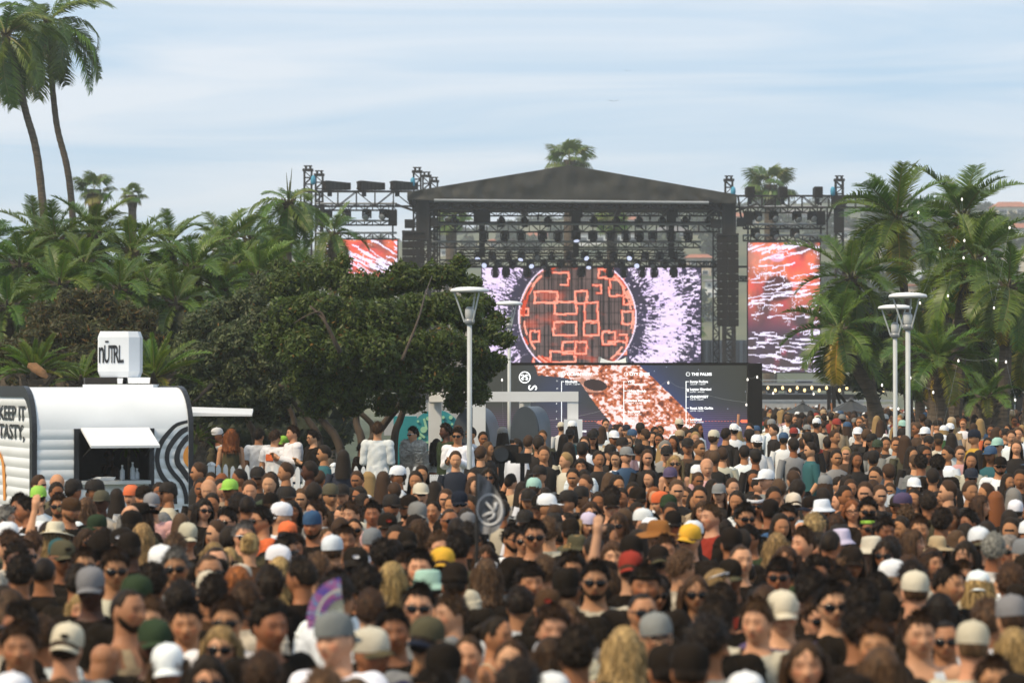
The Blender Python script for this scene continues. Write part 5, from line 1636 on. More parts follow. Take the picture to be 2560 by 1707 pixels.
def palm(name, label, px, py, d, frond_px, base_px, n=22, kind="feather", group=None, trunk_r=.13, mid=None, dead=2, el=(78, -38), hue=1.0, visible_base=None):
    """crown centre at a photo pixel and distance; the trunk runs down to base_px on the ground"""
    c = W(px, py, d)
    g = ground_z(d) if d < 230 else 0
    b = Vector((W(base_px, 0, d).x, d + .2, g))
    t = thing(name, label, "palm tree", b, group)
    fl_ = frond_px / PX(d)
    pts = [b]
    for m_ in (mid or []):
        pts.append(W(m_[0], m_[1], d))
    pts.append(c)
    # smooth the trunk line
    P3 = []
    arr = [tuple(p) for p in pts]
    nseg = max(14, int((c.z - b.z) / .28))
    q = np.array(arr)
    tt = np.linspace(0, len(arr) - 1, nseg)
    for x in tt:
        i = min(int(x), len(arr) - 2); f = x - i
        a0, a1, a2, a3 = q[max(0, i - 1)], q[i], q[i + 1], q[min(len(arr) - 1, i + 2)]
        P3.append(.5 * ((2 * a1) + (-a0 + a2) * f + (2 * a0 - 5 * a1 + 4 * a2 - a3) * f * f + (-a0 + 3 * a1 - 3 * a2 + a3) * f ** 3))
    rad = [trunk_r * (1.25 - .35 * i / nseg) * (1 + .07 * (i % 2)) * (1.0 if i < nseg - 4 else 1.25) for i in range(nseg)]
    tk = MB().tube(P3, rad, 10)
    if kind != "fan":
        for k in range(26):                            # old leaf bases under the crown
            i = nseg - 1 - int(k / 26 * min(6, nseg * .4))
            a = k * GA
            p = Vector(P3[i]); o = Vector((math.cos(a), math.sin(a), 0))
            tk.tube([p + o * rad[i] * .6, p + o * (rad[i] * 1.5) + Vector((0, 0, .12 + fl_ * .05))], [trunk_r * .4, trunk_r * .12], 4)
    tk.build("trunk", M["palm_trunk"], t)
    src = {"feather": FR, "queen": FRQ, "cycad": FRC, "fan": FF}[kind]
    for k in range(n):
        u = (k + .5) / n
        e = R(el[0] + (el[1] - el[0]) * (u ** 0.85) + pr.uniform(-8, 8))
        az = k * GA + pr.uniform(-.25, .25)
        me = src[pr.randrange(len(src))] if kind != "feather" else src[(5, 0, 3, 1, 1, 2)[min(5, int(u * 6))]] if pr.random() < .75 else pr.choice(src)
        L_ = fl_ * pr.uniform(.82, 1.12) * (0.8 if u < .12 else 1)
        o = link("frond", me, t)
        o.matrix_local = Matrix.Translation(c - b + Vector((0, 0, .05))) @ Matrix.Rotation(az, 4, "Z") @ Matrix.Rotation(-e, 4, "Y") @ Matrix.Rotation(pr.uniform(-.4, .4), 4, "X") @ Matrix.Scale(L_, 4)
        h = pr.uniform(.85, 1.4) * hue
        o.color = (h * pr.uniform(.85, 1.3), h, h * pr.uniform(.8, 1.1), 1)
        if u > .88 and pr.random() < .35:
            o.color = (2.2, 1.25, .9, 1)
    for k in range(dead):
        o = link("frond", src[pr.randrange(len(src))], t)
        o.matrix_local = Matrix.Translation(c - b) @ Matrix.Rotation(pr.uniform(0, 6.28), 4, "Z") @ Matrix.Rotation(R(pr.uniform(48, 75)), 4, "Y") @ Matrix.Scale(fl_ * pr.uniform(.7, .95), 4)
        o.color = (4.6, 1.9, 1.7, 1)
    return t
# two tall palms at the upper left
GT = "tall slender palms at the edge of the grove"
palm("palm_tree", "tall slender palm with leaning trunk at the picture edge", 14, 92, 90, 190, 150, 26, "queen", GT, .105, [(104, 480), (62, 270)], 2, (70, -62))
palm("palm_tree", "tall slender palm with straighter trunk next to the leaning one", 118, 62, 93, 205, 205, 26, "queen", GT, .095, [(180, 520), (140, 300)], 2, (68, -62))
# fan palms far off
GFa = "distant fan palms"
palm("fan_palm", "broader of two distant fan palms beyond the grove", 236, 474, 140, 62, 236, 17, "fan", GFa, .3, None, 0, (85, -35), 1.1)
palm("fan_palm", "small distant fan palm with bare trunk beyond the grove", 331, 488, 150, 42, 331, 14, "fan", GFa, .22, None, 0, (85, -35), 1.1)
palm("fan_palm", "fan palm peeping over the stage roof peak", 1424, 400, 205, 78, 1424, 17, "fan", GFa, .4, None, 0, (80, -30), 1.2)
palm("fan_palm", "tall fan palm rising behind the wing truss beside the stage", 1926, 462, 200, 80, 1924, 20, "fan", GFa, .42, None, 0, (85, -40), 1.2)
palm("fan_palm", "fan palm behind the stage seen at the end of the upper truss", 1128, 545, 205, 55, 1130, 22, "fan", GFa, .4, None, 0, (60, -40), 1.5)
palm("fan_palm", "fan palm behind the middle of the stage just under the roof", 1530, 552, 215, 60, 1530, 22, "fan", GFa, .4, None, 0, (60, -30), 1.5)
palm("fan_palm", "pale leafy palm low in the gap beside the main screen", 1722, 820, 190, 52, 1722, 18, "fan", GFa, .3, None, 0, (85, -45), 1.6)
# dense grove on the left
GG = "feather palms massed in the left grove"
GROVE = [
    (140, 575, 64, 150, 26), (235, 560, 66, 165, 26), (50, 640, 60, 150, 24), (330, 610, 64, 160, 26), (425, 592, 66, 150, 24), (485, 650, 62, 160, 26),
    (560, 585, 72, 140, 24), (300, 700, 58, 150, 24), (150, 690, 57, 160, 24), (625, 575, 74, 130, 22), (645, 670, 66, 150, 24), (545, 705, 62, 150, 24),
    (440, 735, 58, 140, 22), (20, 745, 55, 150, 22), (835, 560, 88, 115, 15), (745, 640, 90, 100, 16), (745, 675, 84, 110, 18), (690, 600, 78, 120, 20), (370, 690, 60, 150, 22), (210, 640, 61, 150, 24), (90, 560, 70, 130, 20), (-40, 600, 62, 160, 22), (600, 640, 70, 140, 22)]
GROVE_L = ["palm crown standing under the leaning tall palm", "palm crown standing under the straighter tall palm", "drooping palm at the picture edge below the grove top", "palm under the small distant fan palm", "palm on the grove skyline right of the small fan palm",
    "broad palm in the grove middle with arching pale midribs", "palm on the skyline next to the grove dip", "deep green palm low in the grove above the box sign", "deep green palm above the juniper shrub", "tall palm on the skyline close to the spear leafed palm",
    "palm with yellowish old fronds above the leafy tree", "low palm wedged between juniper and leafy tree", "low palm above the trailer awning end", "low palm at the picture edge beside the juniper", "palm hiding part of the orange side screen", "small palm left of the orange side screen",
    "palm drooping below the spear leafed palm", "pale palm below the lattice tower", "shaded palm in the grove centre above the juniper", "shaded palm between the two tall trunks", "feathery palm at the grove top near the leaning trunk", "half cropped palm at the very edge of the picture", "palm behind the spear leafed palm with loose fronds"]
for (px, py, d, fp, n), lb_ in zip(GROVE, GROVE_L):
    palm("palm_tree", lb_, px, py + 28, d, fp * .95, px + pr.uniform(-25, 25), n, "feather", GG, .14, None, 1 if pr.random() < .5 else 0, (75, -55), pr.uniform(.85, 1.15))
sp = palm("palm_tree", "spear leafed palm with orange trunk top before the wing truss", 722, 512, 76, 130, 718, 20, "queen", GG, .11, [(718, 620)], 1, (55, -65), 1.15)
for k, (dx, hh) in enumerate(((8, 92), (-6, 80), (2, 60))):
    a = W(722, 512, 76); bq = W(722 + dx, 512 - hh, 76)
    MB().tube([a, a.lerp(bq, .5), bq], [.03, .022, .004], 5).build("spear_leaf", M["hill_green"], sp)
# palms on the right
GR = "feather palms clustered right of the stage"
palm("palm_tree", "slim palm with round open crown above the lamp posts", 2240, 552, 74, 195, 2275, 26, "feather", GR, .10, [(2266, 800), (2248, 640)], 1, (80, -50))
palm("palm_tree", "palm with wide crown overlapping the upright screen", 2128, 700, 72, 185, 2200, 24, "feather", GR, .12, [(2165, 860), (2140, 760)], 2, (70, -55))
palm("palm_tree", "lower palm with leaning trunk in front of the upright screen", 2098, 828, 70, 165, 2225, 20, "feather", GR, .14, [(2190, 1020), (2130, 900)], 1, (62, -50))
palm("palm_tree", "tallest palm of the cluster with upswept fronds", 2405, 548, 80, 195, 2380, 26, "feather", GR, .14, [(2395, 800)], 2, (82, -30))
palm("palm_tree", "thick trunked palm leaning with hanging dead fronds", 2440, 660, 70, 195, 2370, 28, "feather", GR, .17, [(2405, 800), (2425, 720)], 4, (80, -50))
palm("palm_tree", "small palm with tan dead skirt between the bigger crowns", 2366, 690, 76, 130, 2356, 20, "feather", GR, .1, None, 4, (78, -50))
palm("palm_tree", "palm at the picture edge with glossy arching fronds", 2520, 720, 66, 180, 2500, 24, "feather", GR, .14, None, 3, (75, -55))
palm("palm_tree", "bushy low palm right behind the taller lamp post", 2345, 905, 66, 150, 2345, 26, "feather", GR, .24, None, 1, (82, -25), 1.1)
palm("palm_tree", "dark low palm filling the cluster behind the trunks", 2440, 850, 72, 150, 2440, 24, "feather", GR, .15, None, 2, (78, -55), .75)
palm("palm_tree", "cropped palm low at the picture edge", 2585, 840, 68, 170, 2560, 22, "feather", GR, .15, None, 2, (75, -55), .85)
palm("palm_tree", "low spreading palm fronds in the crowd by the trunks", 2470, 1000, 64, 100, 2470, 16, "feather", GR, .18, None, 0, (70, -10), .9)
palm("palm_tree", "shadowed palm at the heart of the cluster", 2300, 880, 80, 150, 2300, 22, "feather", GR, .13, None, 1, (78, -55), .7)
# sago palms behind the trailer
GS = "sago palms behind the trailer"
palm("sago_palm", "sago palm with brown cone behind the trailer roof", 85, 945, 47, 130, 85, 34, "cycad", GS, .2, None, 0, (75, 2), .9)
palm("sago_palm", "sago palm with long fronds beside the box sign", 385, 955, 48, 150, 385, 34, "cycad", GS, .2, None, 0, (80, 2), 1.05)
palm("sago_palm", "small sago palm between the cone and the box sign", 205, 960, 48, 90, 205, 26, "cycad", GS, .18, None, 0, (65, 5), 1.0)
c = W(82, 925, 46.2)
cn = thing("seed_cone", "tan felted cone in the middle of the sago palm", "cone", c)
M["cone_tan"] = mat("cone_tan", (0.20, 0.10, 0.04), .9, .3, 9, .8, 30)
MB().tube([c + Vector((-.08, 0, .08)), c + Vector((.02, 0, .05)), c + Vector((.16, -.02, -.05)), c + Vector((.24, -.02, -.12))], [.04, .08, .07, .03], 10).build("scale_body", M["cone_tan"], cn, True)
palm("potted_palm", "dark sago palm beside the trailer awning with the shaded queue", 492, 1105, 44.6, 62, 492, 24, "cycad", None, .12, None, 0, (70, -20), .9)
p = T3(TUZ(322, 1130)[0], .62, 0); 
palm("potted_palm", "leafy plant hanging inside the trailer hatch", 322, 1122, (p.y), 46, 322, 18, "cycad", None, .015, None, 0, (60, -40), 1.0)

# ================================================================== leafy trees and juniper
def lumpy(mb, c, r, sq=.85, seed=0):
    bm = bmesh.new(); bmesh.ops.create_icosphere(bm, subdivisions=2, radius=1)
    vs = []
    for v in bm.verts:
        n_ = 1 + .22 * mnoise.noise(v.co * 1.7 + Vector((seed, seed * .3, 0)))
        vs.append(Vector(c) + Vector((v.co.x * r * n_, v.co.y * r * n_, v.co.z * r * sq * n_)))
    fs = [tuple(v.index for v in f.verts) for f in bm.faces]
    bm.free(); mb.add(vs, fs)
M["inner_leaf"] = mat("inner_leaf", (0.022, 0.028, 0.012), .9, .3, 4)  # for solid cores added to block light; inner shade is in the colour
def tree(label, blobs, trunks, d0, leaf, base, seed, density, group):
    """blobs in photo pixels (x, y, r, depth offset); trunks: polylines of (x, y, r) with depth"""
    B = []
    for (x, y, r, dd) in blobs:
        p = W(x, y, d0 + dd); B.append((p.x, p.y, p.z, r / PX(d0 + dd), .85))
    g = ground_z(d0)
    bx = trunks[0][0][0]
    t = thing("leafy_tree", label, "tree", (W(bx, 0, d0).x, d0, g), group)
    V, F, C = leaf_cloud(B, density, leaf, base, seed, .7)
    o = raw_mesh("crown", V - np.array(t.location), F, M["leaf"], C)
    cr = link("crown", o, t)
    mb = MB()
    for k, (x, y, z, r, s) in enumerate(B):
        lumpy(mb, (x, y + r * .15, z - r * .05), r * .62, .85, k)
    mb.build("inner_foliage", M["inner_leaf"], cr)  # added dark mass that stops light passing through the crown
    for tr_ in trunks:
        pts = [W(x, y, d0 + dd) for x, y, r, dd in tr_]
        if tr_[0][1] > 1150: pts[0] = Vector((pts[0].x, pts[0].y, g - .05))
        q = np.array([tuple(p) for p in pts]); rr_ = np.array([r / PX(d0) for x, y, r, dd in tr_])
        tt = np.linspace(0, len(q) - 1, 4 * len(q))
        P3, RR = [], []
        for x in tt:
            i = min(int(x), len(q) - 2); f = x - i
            a0, a1, a2, a3 = q[max(0, i - 1)], q[i], q[i + 1], q[min(len(q) - 1, i + 2)]
            P3.append(.5 * ((2 * a1) + (-a0 + a2) * f + (2 * a0 - 5 * a1 + 4 * a2 - a3) * f * f + (-a0 + 3 * a1 - 3 * a2 + a3) * f ** 3))
            RR.append(rr_[i] * (1 - f) + rr_[i + 1] * f)
        MB().tube(P3, RR, 9).build("trunk" if tr_[0][1] > 1150 else "limb", M["bark"], t, True)
    return t
main_blobs = [(720, 715, 62, 1), (770, 690, 55, 2), (835, 690, 52, 1), (900, 725, 62, 0), (965, 712, 55, 1), (1025, 700, 52, 1), (1085, 690, 45, 1), (1135, 688, 42, 1), (1175, 715, 40, 1), (1205, 760, 40, 0), (1240, 800, 34, 0), (1262, 850, 30, 0),
              (1215, 830, 48, -1), (1165, 790, 55, -1), (1110, 770, 60, -1.5), (1040, 780, 70, -1.5), (960, 800, 75, -2), (880, 800, 75, -2), (800, 780, 75, -2), (730, 790, 70, -2), (690, 850, 62, -2), (760, 870, 75, -2.5), (850, 880, 75, -2.5), (940, 880, 75, -2.5),
              (1030, 870, 72, -2), (1110, 860, 66, -2), (1180, 880, 55, -1.5), (1235, 905, 40, -1), (1150, 950, 55, -1.5), (1085, 940, 60, -2), (1000, 950, 60, -2), (915, 955, 62, -2), (830, 965, 60, -2), (760, 950, 60, -2), (1195, 985, 40, -1), (1140, 1005, 38, -1), (1195, 940, 42, -1),
              (880, 1010, 45, -1.5), (960, 1010, 42, -1.5), (1030, 1005, 40, -1.5), (790, 1010, 48, -1.5), (700, 665, 30, 3), (1150, 655, 26, 1), (860, 655, 26, 1), (1000, 672, 28, 1)]
main_trunks = [[(880, 1200, 13, 0), (850, 1120, 11, 0), (800, 1040, 9, 0), (780, 960, 7, -.5), (745, 880, 5, -1)],
               [(890, 1200, 13, 0), (905, 1120, 11, .2), (890, 1050, 9, .4), (900, 960, 7, .4), (880, 870, 5, 0)],
               [(905, 1200, 12, -.2), (920, 1130, 11, -.2), (960, 1060, 10, -.2), (1000, 1010, 8, -.4), (1040, 940, 6, -.6)],
               [(985, 1190, 12, -.6), (985, 1110, 10, -.6), (1000, 1050, 9, -.5), (1020, 1000, 7, -.5), (1060, 920, 5, -.5)],
               [(870, 1190, 10, .6), (930, 1100, 8, .8), (910, 1040, 7, .8), (830, 990, 5, .8)],
               [(780, 1180, 11, .5), (800, 1120, 10, .5), (770, 1050, 8, .5), (745, 1020, 6, .5), (700, 960, 5, .2)],
               [(850, 880, 6, -5.2), (835, 850, 5, -5.3), (810, 800, 3.6, -5.3), (775, 765, 2.2, -5.2)],
               [(815, 805, 3, -5.3), (800, 780, 2.4, -5.3), (765, 790, 1.6, -5.3), (735, 808, 1, -5.2)],
               [(1005, 900, 4, -5.0), (1045, 800, 2.6, -4.4), (1062, 740, 1.6, -3.4), (1080, 690, 1.0, -2)]]
tree("great spreading leafy tree with many stems before the stage", main_blobs, main_trunks, 50, .045, (0.078, 0.108, 0.020), 5, 720, "leafy trees by the trailer")
left_blobs = [(470, 860, 45, 0), (500, 810, 50, 0), (560, 780, 50, 1), (620, 760, 55, 1), (660, 720, 48, 2), (650, 810, 60, -.5), (580, 850, 62, -1), (510, 900, 60, -1), (460, 930, 48, -.5), (600, 920, 62, -1), (680, 900, 60, -1), (540, 970, 55, -1), (470, 990, 42, -.5), (620, 985, 55, -1), (700, 980, 52, -1), (660, 1030, 38, -.5), (590, 1030, 40, -.5), (520, 1025, 34, 0)]
left_trunks = [[(650, 1200, 12, 0), (640, 1110, 10, 0), (620, 1050, 8, 0), (600, 960, 6, 0)], [(660, 1200, 12, .3), (720, 1110, 9, .3), (735, 1050, 7, .3), (690, 960, 5, .3)], [(530, 960, 5, -3.3), (505, 985, 4, -3.4), (480, 1010, 2, -3.4)]]
tree("shadowy leafy tree over the queue beside the trailer", left_blobs, left_trunks, 51.5, .045, (0.095, 0.115, 0.045), 6, 660, "leafy trees by the trailer")
jb = [(110, 790, 55, 0), (180, 755, 52, 0), (250, 760, 55, 0), (310, 790, 52, 0), (360, 800, 45, 0), (90, 850, 60, -.5), (170, 830, 62, -.5), (250, 840, 62, -.5), (330, 860, 60, -.5), (390, 860, 45, 0), (120, 910, 55, -.5), (210, 900, 55, -1), (300, 930, 55, -1), (30, 880, 50, 0), (200, 960, 50, -1), (400, 930, 50, -.5), (60, 950, 45, 0), (-20, 900, 50, 0), (300, 990, 50, -1), (420, 990, 45, -.5), (110, 990, 45, -1)]
J = []
for (x, y, r, dd) in jb:
    p = W(x, y, 52.5 + dd); J.append((p.x, p.y, p.z, r / PX(52), .9))
ju = thing("juniper_shrub", "brownish green juniper shrub mounded behind the trailer", "shrub", (W(230, 0, 52.5).x, 52.5, ground_z(52)))
V, F, C = leaf_cloud(J, 520, .06, (0.082, 0.084, 0.030), 8, .8, spiky=.7)
bro = np.random.default_rng(3).random(len(C)) < .28
C[bro] = C[bro] * np.array([1.3, .88, .7])
cr = link("foliage", raw_mesh("foliage", V - np.array(ju.location), F, M["leaf"], C), ju)
mb = MB()
for k, (x, y, z, r, s) in enumerate(J): lumpy(mb, (x, y + r * .15, z), r * .62, .85, k)
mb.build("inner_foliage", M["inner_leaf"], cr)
for px in (150, 260, 350):
    b_ = W(px, 0, 52.5)
    MB().tube([(b_.x, 52.5, ground_z(52)), (b_.x + .1, 52.4, 1.2), (b_.x + .05, 52.3, 2.6)], [.1, .08, .04], 8).build("trunk", M["bark"], ju, True)
# thick background greenery below the grove: hedge
Hb = []
for k in range(46):
    px = -120 + k * 21; d = 58 + (k % 3) * 2
    for py in (840, 930, 1010, 1080):
        p = W(px + pr.uniform(-12, 12), py + pr.uniform(-20, 20), d); Hb.append((p.x, p.y, p.z, .62, .9))
hd = thing("hedge", "dark clipped greenery under the grove behind trailer and fence", "hedge", (W(350, 0, 58).x, 58, ground_z(58)))
V, F, C = leaf_cloud(Hb, 130, .085, (0.032, 0.045, 0.018), 12, .6)
cr = link("foliage", raw_mesh("foliage", V - np.array(hd.location), F, M["leaf"], C), hd)
mb = MB()
for k, b_ in enumerate(Hb): lumpy(mb, b_[:3], b_[3] * .8, .9, k)
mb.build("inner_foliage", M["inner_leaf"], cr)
Hb = []
for k in range(30):
    px = 2150 + k * 17; d = 84 + (k % 3)
    for py in (800, 870, 940):
        p = W(px + pr.uniform(-12, 12), py + pr.uniform(-20, 20), d); Hb.append((p.x, p.y, p.z, .75, .9))
hd = thing("hedge", "dark greenery behind the palm trunks right of the stage", "hedge", (W(2400, 0, 85).x, 85, ground_z(85)))
V, F, C = leaf_cloud([b for b in Hb if pr.random() < .55], 60, .13, (0.03, 0.045, 0.018), 14, .6)
cr = link("foliage", raw_mesh("foliage", V - np.array(hd.location), F, M["leaf"], C), hd)
import re
# ================================================================== people: shapes
HZ = 1.64                                      # head centre above the feet, unscaled
def head_surf(n):
    """n: (k,3) unit directions, front is -Y -> points around the head centre"""
    x, y, z = .079 * n[:, 0], .097 * n[:, 1], .114 * n[:, 2]
    t = np.clip((-.015 - z) / .10, 0, 1)
    x = x * (1 - .27 * t ** 1.3)
    y = np.where(y > 0, y * (1 - .42 * t), y * (1 - .05 * t) - .004 * t)
    y = np.where((y > 0) & (z > -.03), y * 1.07, y)
    y = np.where(y < -.068, -.068 - (-y - .068) * .68, y)
    return np.stack([x, y, z], 1)
def sph_dirs(nu, nv):
    P = []
    for j in range(nv + 1):
        ph = math.pi * j / nv
        for i in range(nu):
            a = 2 * math.pi * i / nu
            P.append((math.sin(ph) * math.sin(a), -math.sin(ph) * math.cos(a), math.cos(ph)))
    F = []
    for j in range(nv):
        for i in range(nu):
            F.append((j * nu + i, (j + 1) * nu + i, (j + 1) * nu + (i + 1) % nu, j * nu + (i + 1) % nu))
    return np.array(P), F
def head_geo():
    n, F = sph_dirs(56, 42)
    p = head_surf(n)
    x, y, z = p[:, 0].copy(), p[:, 1].copy(), p[:, 2].copy()
    fr = (n[:, 1] < -.25)
    ax = np.abs(x)
    prof = np.clip((.020 - z) / .052, 0, 1) ** 1.2 * (1 / (1 + np.exp(-(z + .036) / .003)))
    y = y - fr * .027 * np.exp(-(x / (.009 + .006 * prof)) ** 2) * prof
    y = y + fr * .007 * np.exp(-((ax - .031) / .014) ** 2 - ((z - .006) / .010) ** 2)
    y = y - fr * .006 * np.exp(-((z - .029) / .009) ** 2) * np.exp(-(x / .05) ** 2)
    y = y - fr * .007 * np.exp(-((z + .056) / .010) ** 2 - (x / .024) ** 2)
    y = y + fr * .004 * np.exp(-((z + .0565) / .0025) ** 2 - (x / .02) ** 2)
    y = y - fr * .007 * np.exp(-((z + .095) / .014) ** 2 - (x / .022) ** 2)
    y = y - fr * .005 * np.exp(-((ax - .045) / .016) ** 2 - ((z + .012) / .018) ** 2)
    V = np.stack([x, y, z], 1)
    return V, F
def ell(c, r, nu=10, nv=8):
    n, F = sph_dirs(nu, nv)
    return np.array(c) + n * np.array(r), F
class Acc:
    def __init__(s): s.V, s.F = [], []
    def add(s, V, F):
        o = len(s.V); s.V += [tuple(v) for v in V]; s.F += [tuple(i + o for i in f) for f in F]
def tubegeo(pts, rads, n=10):
    mb = MB().tube(pts, rads, n); return mb.v, mb.f
def skeleton(sex, pose):
    """named joints (x, y, z, r); front is -Y"""
    f = sex == "f"
    sh = .155 if f else .185
    J = {"pelvis": (0, .01, .93, .150 if f else .14), "waist": (0, .005, 1.10, .115 if f else .135), "chest": (0, 0, 1.28, .135 if f else .16), "uchest": (0, .012, 1.405, .105 if f else .125), "neck0": (0, .02, 1.49, .060 if f else .070), "neck1": (0, .012, 1.585, .050 if f else .060)}
    for s, nm in ((-1, "L"), (1, "R")):
        J["sh" + nm] = (s * sh, .015, 1.42, .055 if f else .068)
        mode = pose if not isinstance(pose, dict) else pose[nm]
        if mode == "down":
            J["el" + nm] = (s * (sh + .05), .045, 1.15, .040 if f else .048); J["wr" + nm] = (s * (sh + .05), -.045, .92, .027 if f else .032); hd = (s * .05, -.25, -.97)
        elif mode == "front":
            J["el" + nm] = (s * (sh + .04), .03, 1.15, .040 if f else .048); J["wr" + nm] = (s * .075, -.25, 1.24, .027 if f else .032); hd = (-s * .45, -.5, .6)
        else:
            J["el" + nm] = (s * (sh + .09), -.06, 1.62, .040 if f else .046); J["wr" + nm] = (s * (sh + .04), -.10, 1.88, .027 if f else .031); hd = (-s * .1, -.1, 1)
        J["hd" + nm] = hd
        J["hip" + nm] = (s * .088, .01, .86, .088); J["kn" + nm] = (s * .10, -.01, .49, .058); J["an" + nm] = (s * .105, .03, .09, .040); J["to" + nm] = (s * .12, -.13, .035, .036)
    return J
BONES = [("pelvis", "waist", "torso"), ("waist", "chest", "torso"), ("chest", "uchest", "torso"), ("uchest", "neck0", "torso"), ("neck0", "neck1", "neck")]
for _n in "LR":
    BONES += [("uchest", "sh" + _n, "torso"), ("sh" + _n, "el" + _n, "uarm"), ("el" + _n, "wr" + _n, "farm"), ("pelvis", "hip" + _n, "hip"), ("hip" + _n, "kn" + _n, "thigh"), ("kn" + _n, "an" + _n, "shin"), ("an" + _n, "to" + _n, "foot")]
def sstep(t): return t * t * (3 - 2 * t)
def body_geo(sex, pose):
    J = skeleton(sex, pose)
    A = Acc()
    P = lambda k: np.array(J[k][:3])
    # trunk: elliptical rings from crotch to neck
    rings = [(.84, .10, .085, .01), (.88, .145, .105, .012), (.93, .165 if sex == "f" else .158, .118, .012), (1.0, .152 if sex == "f" else .152, .108, .008), (1.10, .124 if sex == "f" else .142, .094, .004), (1.20, .135 if sex == "f" else .155, .104, 0), (1.29, .146 if sex == "f" else .168, .118 if sex == "f" else .116, -.004), (1.36, .150 if sex == "f" else .178, .104, .004), (1.42, .145 if sex == "f" else .172, .085, .012), (1.455, .105 if sex == "f" else .125, .068, .016), (1.485, .066 if sex == "f" else .082, .060, .018), (1.52, .052 if sex == "f" else .066, .056, .018), (1.60, .050 if sex == "f" else .062, .056, .014)]
    n = 28
    V = [(rx * math.cos(2 * math.pi * i / n), oy + ry * math.sin(2 * math.pi * i / n), z) for z, rx, ry, oy in rings for i in range(n)]
    F = [(j * n + i, j * n + (i + 1) % n, (j + 1) * n + (i + 1) % n, (j + 1) * n + i) for j in range(len(rings) - 1) for i in range(n)] + [tuple(range(n - 1, -1, -1)), tuple((len(rings) - 1) * n + i for i in range(n))]
    A.add(V, F)
    if sex == "f":
        for s in (-1, 1): A.add(*ell((s * .062, -.085, 1.265), (.058, .05, .056)))
    for nm in "LR":
        s = -1 if nm == "L" else 1
        S_, E, Wr = P("sh" + nm), P("el" + nm), P("wr" + nm)
        rs, re, rw = J["sh" + nm][3], J["el" + nm][3], J["wr" + nm][3]
        ins = S_ + np.array([-s * .07, 0, .0])
        A.add(*tubegeo([ins, S_ * .9 + ins * .1, S_ * .75 + E * .25, S_ * .4 + E * .6, E, E * .72 + Wr * .28, E * .35 + Wr * .65, Wr], [rs * .9, rs, rs * .93, re * 1.08, re * .95, re * 1.0, rw * 1.15, rw], 12))
        A.add(*ell(S_, (rs, rs, rs * 1.02)))
        # hand: palm and five separate fingers, slightly curled
        d = np.array(J["hd" + nm], float); d /= np.linalg.norm(d)
        fw = np.array([0, -1.0, 0]) if abs(d[1]) < .8 else np.array([0, 0, 1.0])
        side = np.cross(d, fw); side /= np.linalg.norm(side); fw = np.cross(side, d)
        Pm = Wr + d * .045
        A.add(*tubegeo([Wr - d * .01, Wr + d * .02, Wr + d * .06, Wr + d * .085], [rw * .95, .030, .034, .026], 10))
        for q, (o, ln) in enumerate(((-.027, .062), (-.009, .075), (.009, .070), (.026, .056))):
            b = Wr + d * .078 + side * o
            A.add(*tubegeo([b - d * .02, b + d * ln * .4, b + d * ln * .75 + fw * ln * .22, b + d * ln * .9 + fw * ln * .5], [.0105, .0098, .009, .0075], 8))
        b = Wr + d * .03 + side * -.030
        A.add(*tubegeo([b + side * .01, b - side * .022 + d * .022 + fw * .008, b - side * .026 + d * .05 + fw * .016], [.013, .0115, .009], 8))
        H_, K, An, To = P("hip" + nm), P("kn" + nm), P("an" + nm), P("to" + nm)
        A.add(*tubegeo([H_ + np.array([0, 0, .06]), H_, H_ * .5 + K * .5, K + np.array([0, 0, .04]), K - np.array([0, 0, .04]), K * .65 + An * .35 + np.array([0, .015, 0]), An + np.array([0, 0, .05]), An - np.array([0, 0, .06])], [.08, .092, .078, .058, .055, .058, .040, .042], 12))
        A.add(*tubegeo([An + np.array([0, .04, -.045]), An + np.array([0, -.02, -.035]), To, To + np.array([0, -.06, -.008])], [.036, .046, .038, .022], 10))
    hv, hf = head_geo()
    A.add(hv + np.array([0, 0, HZ]), hf)
    for s in (-1, 1):
        A.add(*ell((s * .075, .012, HZ - .004), (.010, .018, .031), 10, 8))
    return A, J
def remesh(A, voxel):
    me = bpy.data.meshes.new("tmp"); me.from_pydata(A.V, [], A.F)
    bm = bmesh.new(); bm.from_mesh(me); bmesh.ops.recalc_face_normals(bm, faces=bm.faces); bm.to_mesh(me); bm.free()
    o = bpy.data.objects.new("tmp", me); COL.objects.link(o)
    m = o.modifiers.new("r", "REMESH"); m.mode = "VOXEL"; m.voxel_size = voxel; m.adaptivity = 0
    dg = bpy.context.evaluated_depsgraph_get()
    out = bpy.data.meshes.new_from_object(o.evaluated_get(dg))
    bpy.data.objects.remove(o); bpy.data.meshes.remove(me)
    nv = len(out.vertices)
    V = np.empty(nv * 3); out.vertices.foreach_get("co", V); V = V.reshape(-1, 3)
    E = np.empty(len(out.edges) * 2, int); out.edges.foreach_get("vertices", E); E = E.reshape(-1, 2)
    deg = np.bincount(E.reshape(-1), minlength=nv)[:, None]
    for it in range(2):
        S = np.zeros_like(V)
        for k in range(3):
            S[:, k] = np.bincount(E[:, 0], V[E[:, 1], k], nv) + np.bincount(E[:, 1], V[E[:, 0], k], nv)
        lam = np.where(V[:, 2:3] > HZ - .13, .25, .6)
        V = V * (1 - lam) + lam * S / np.maximum(deg, 1)
    out.vertices.foreach_set("co", V.reshape(-1))
    out.update()
    nr = np.empty(nv * 3); out.vertices.foreach_get("normal", nr)
    Fq = [tuple(p.vertices) for p in out.polygons]
    return out, V, nr.reshape(-1, 3), Fq
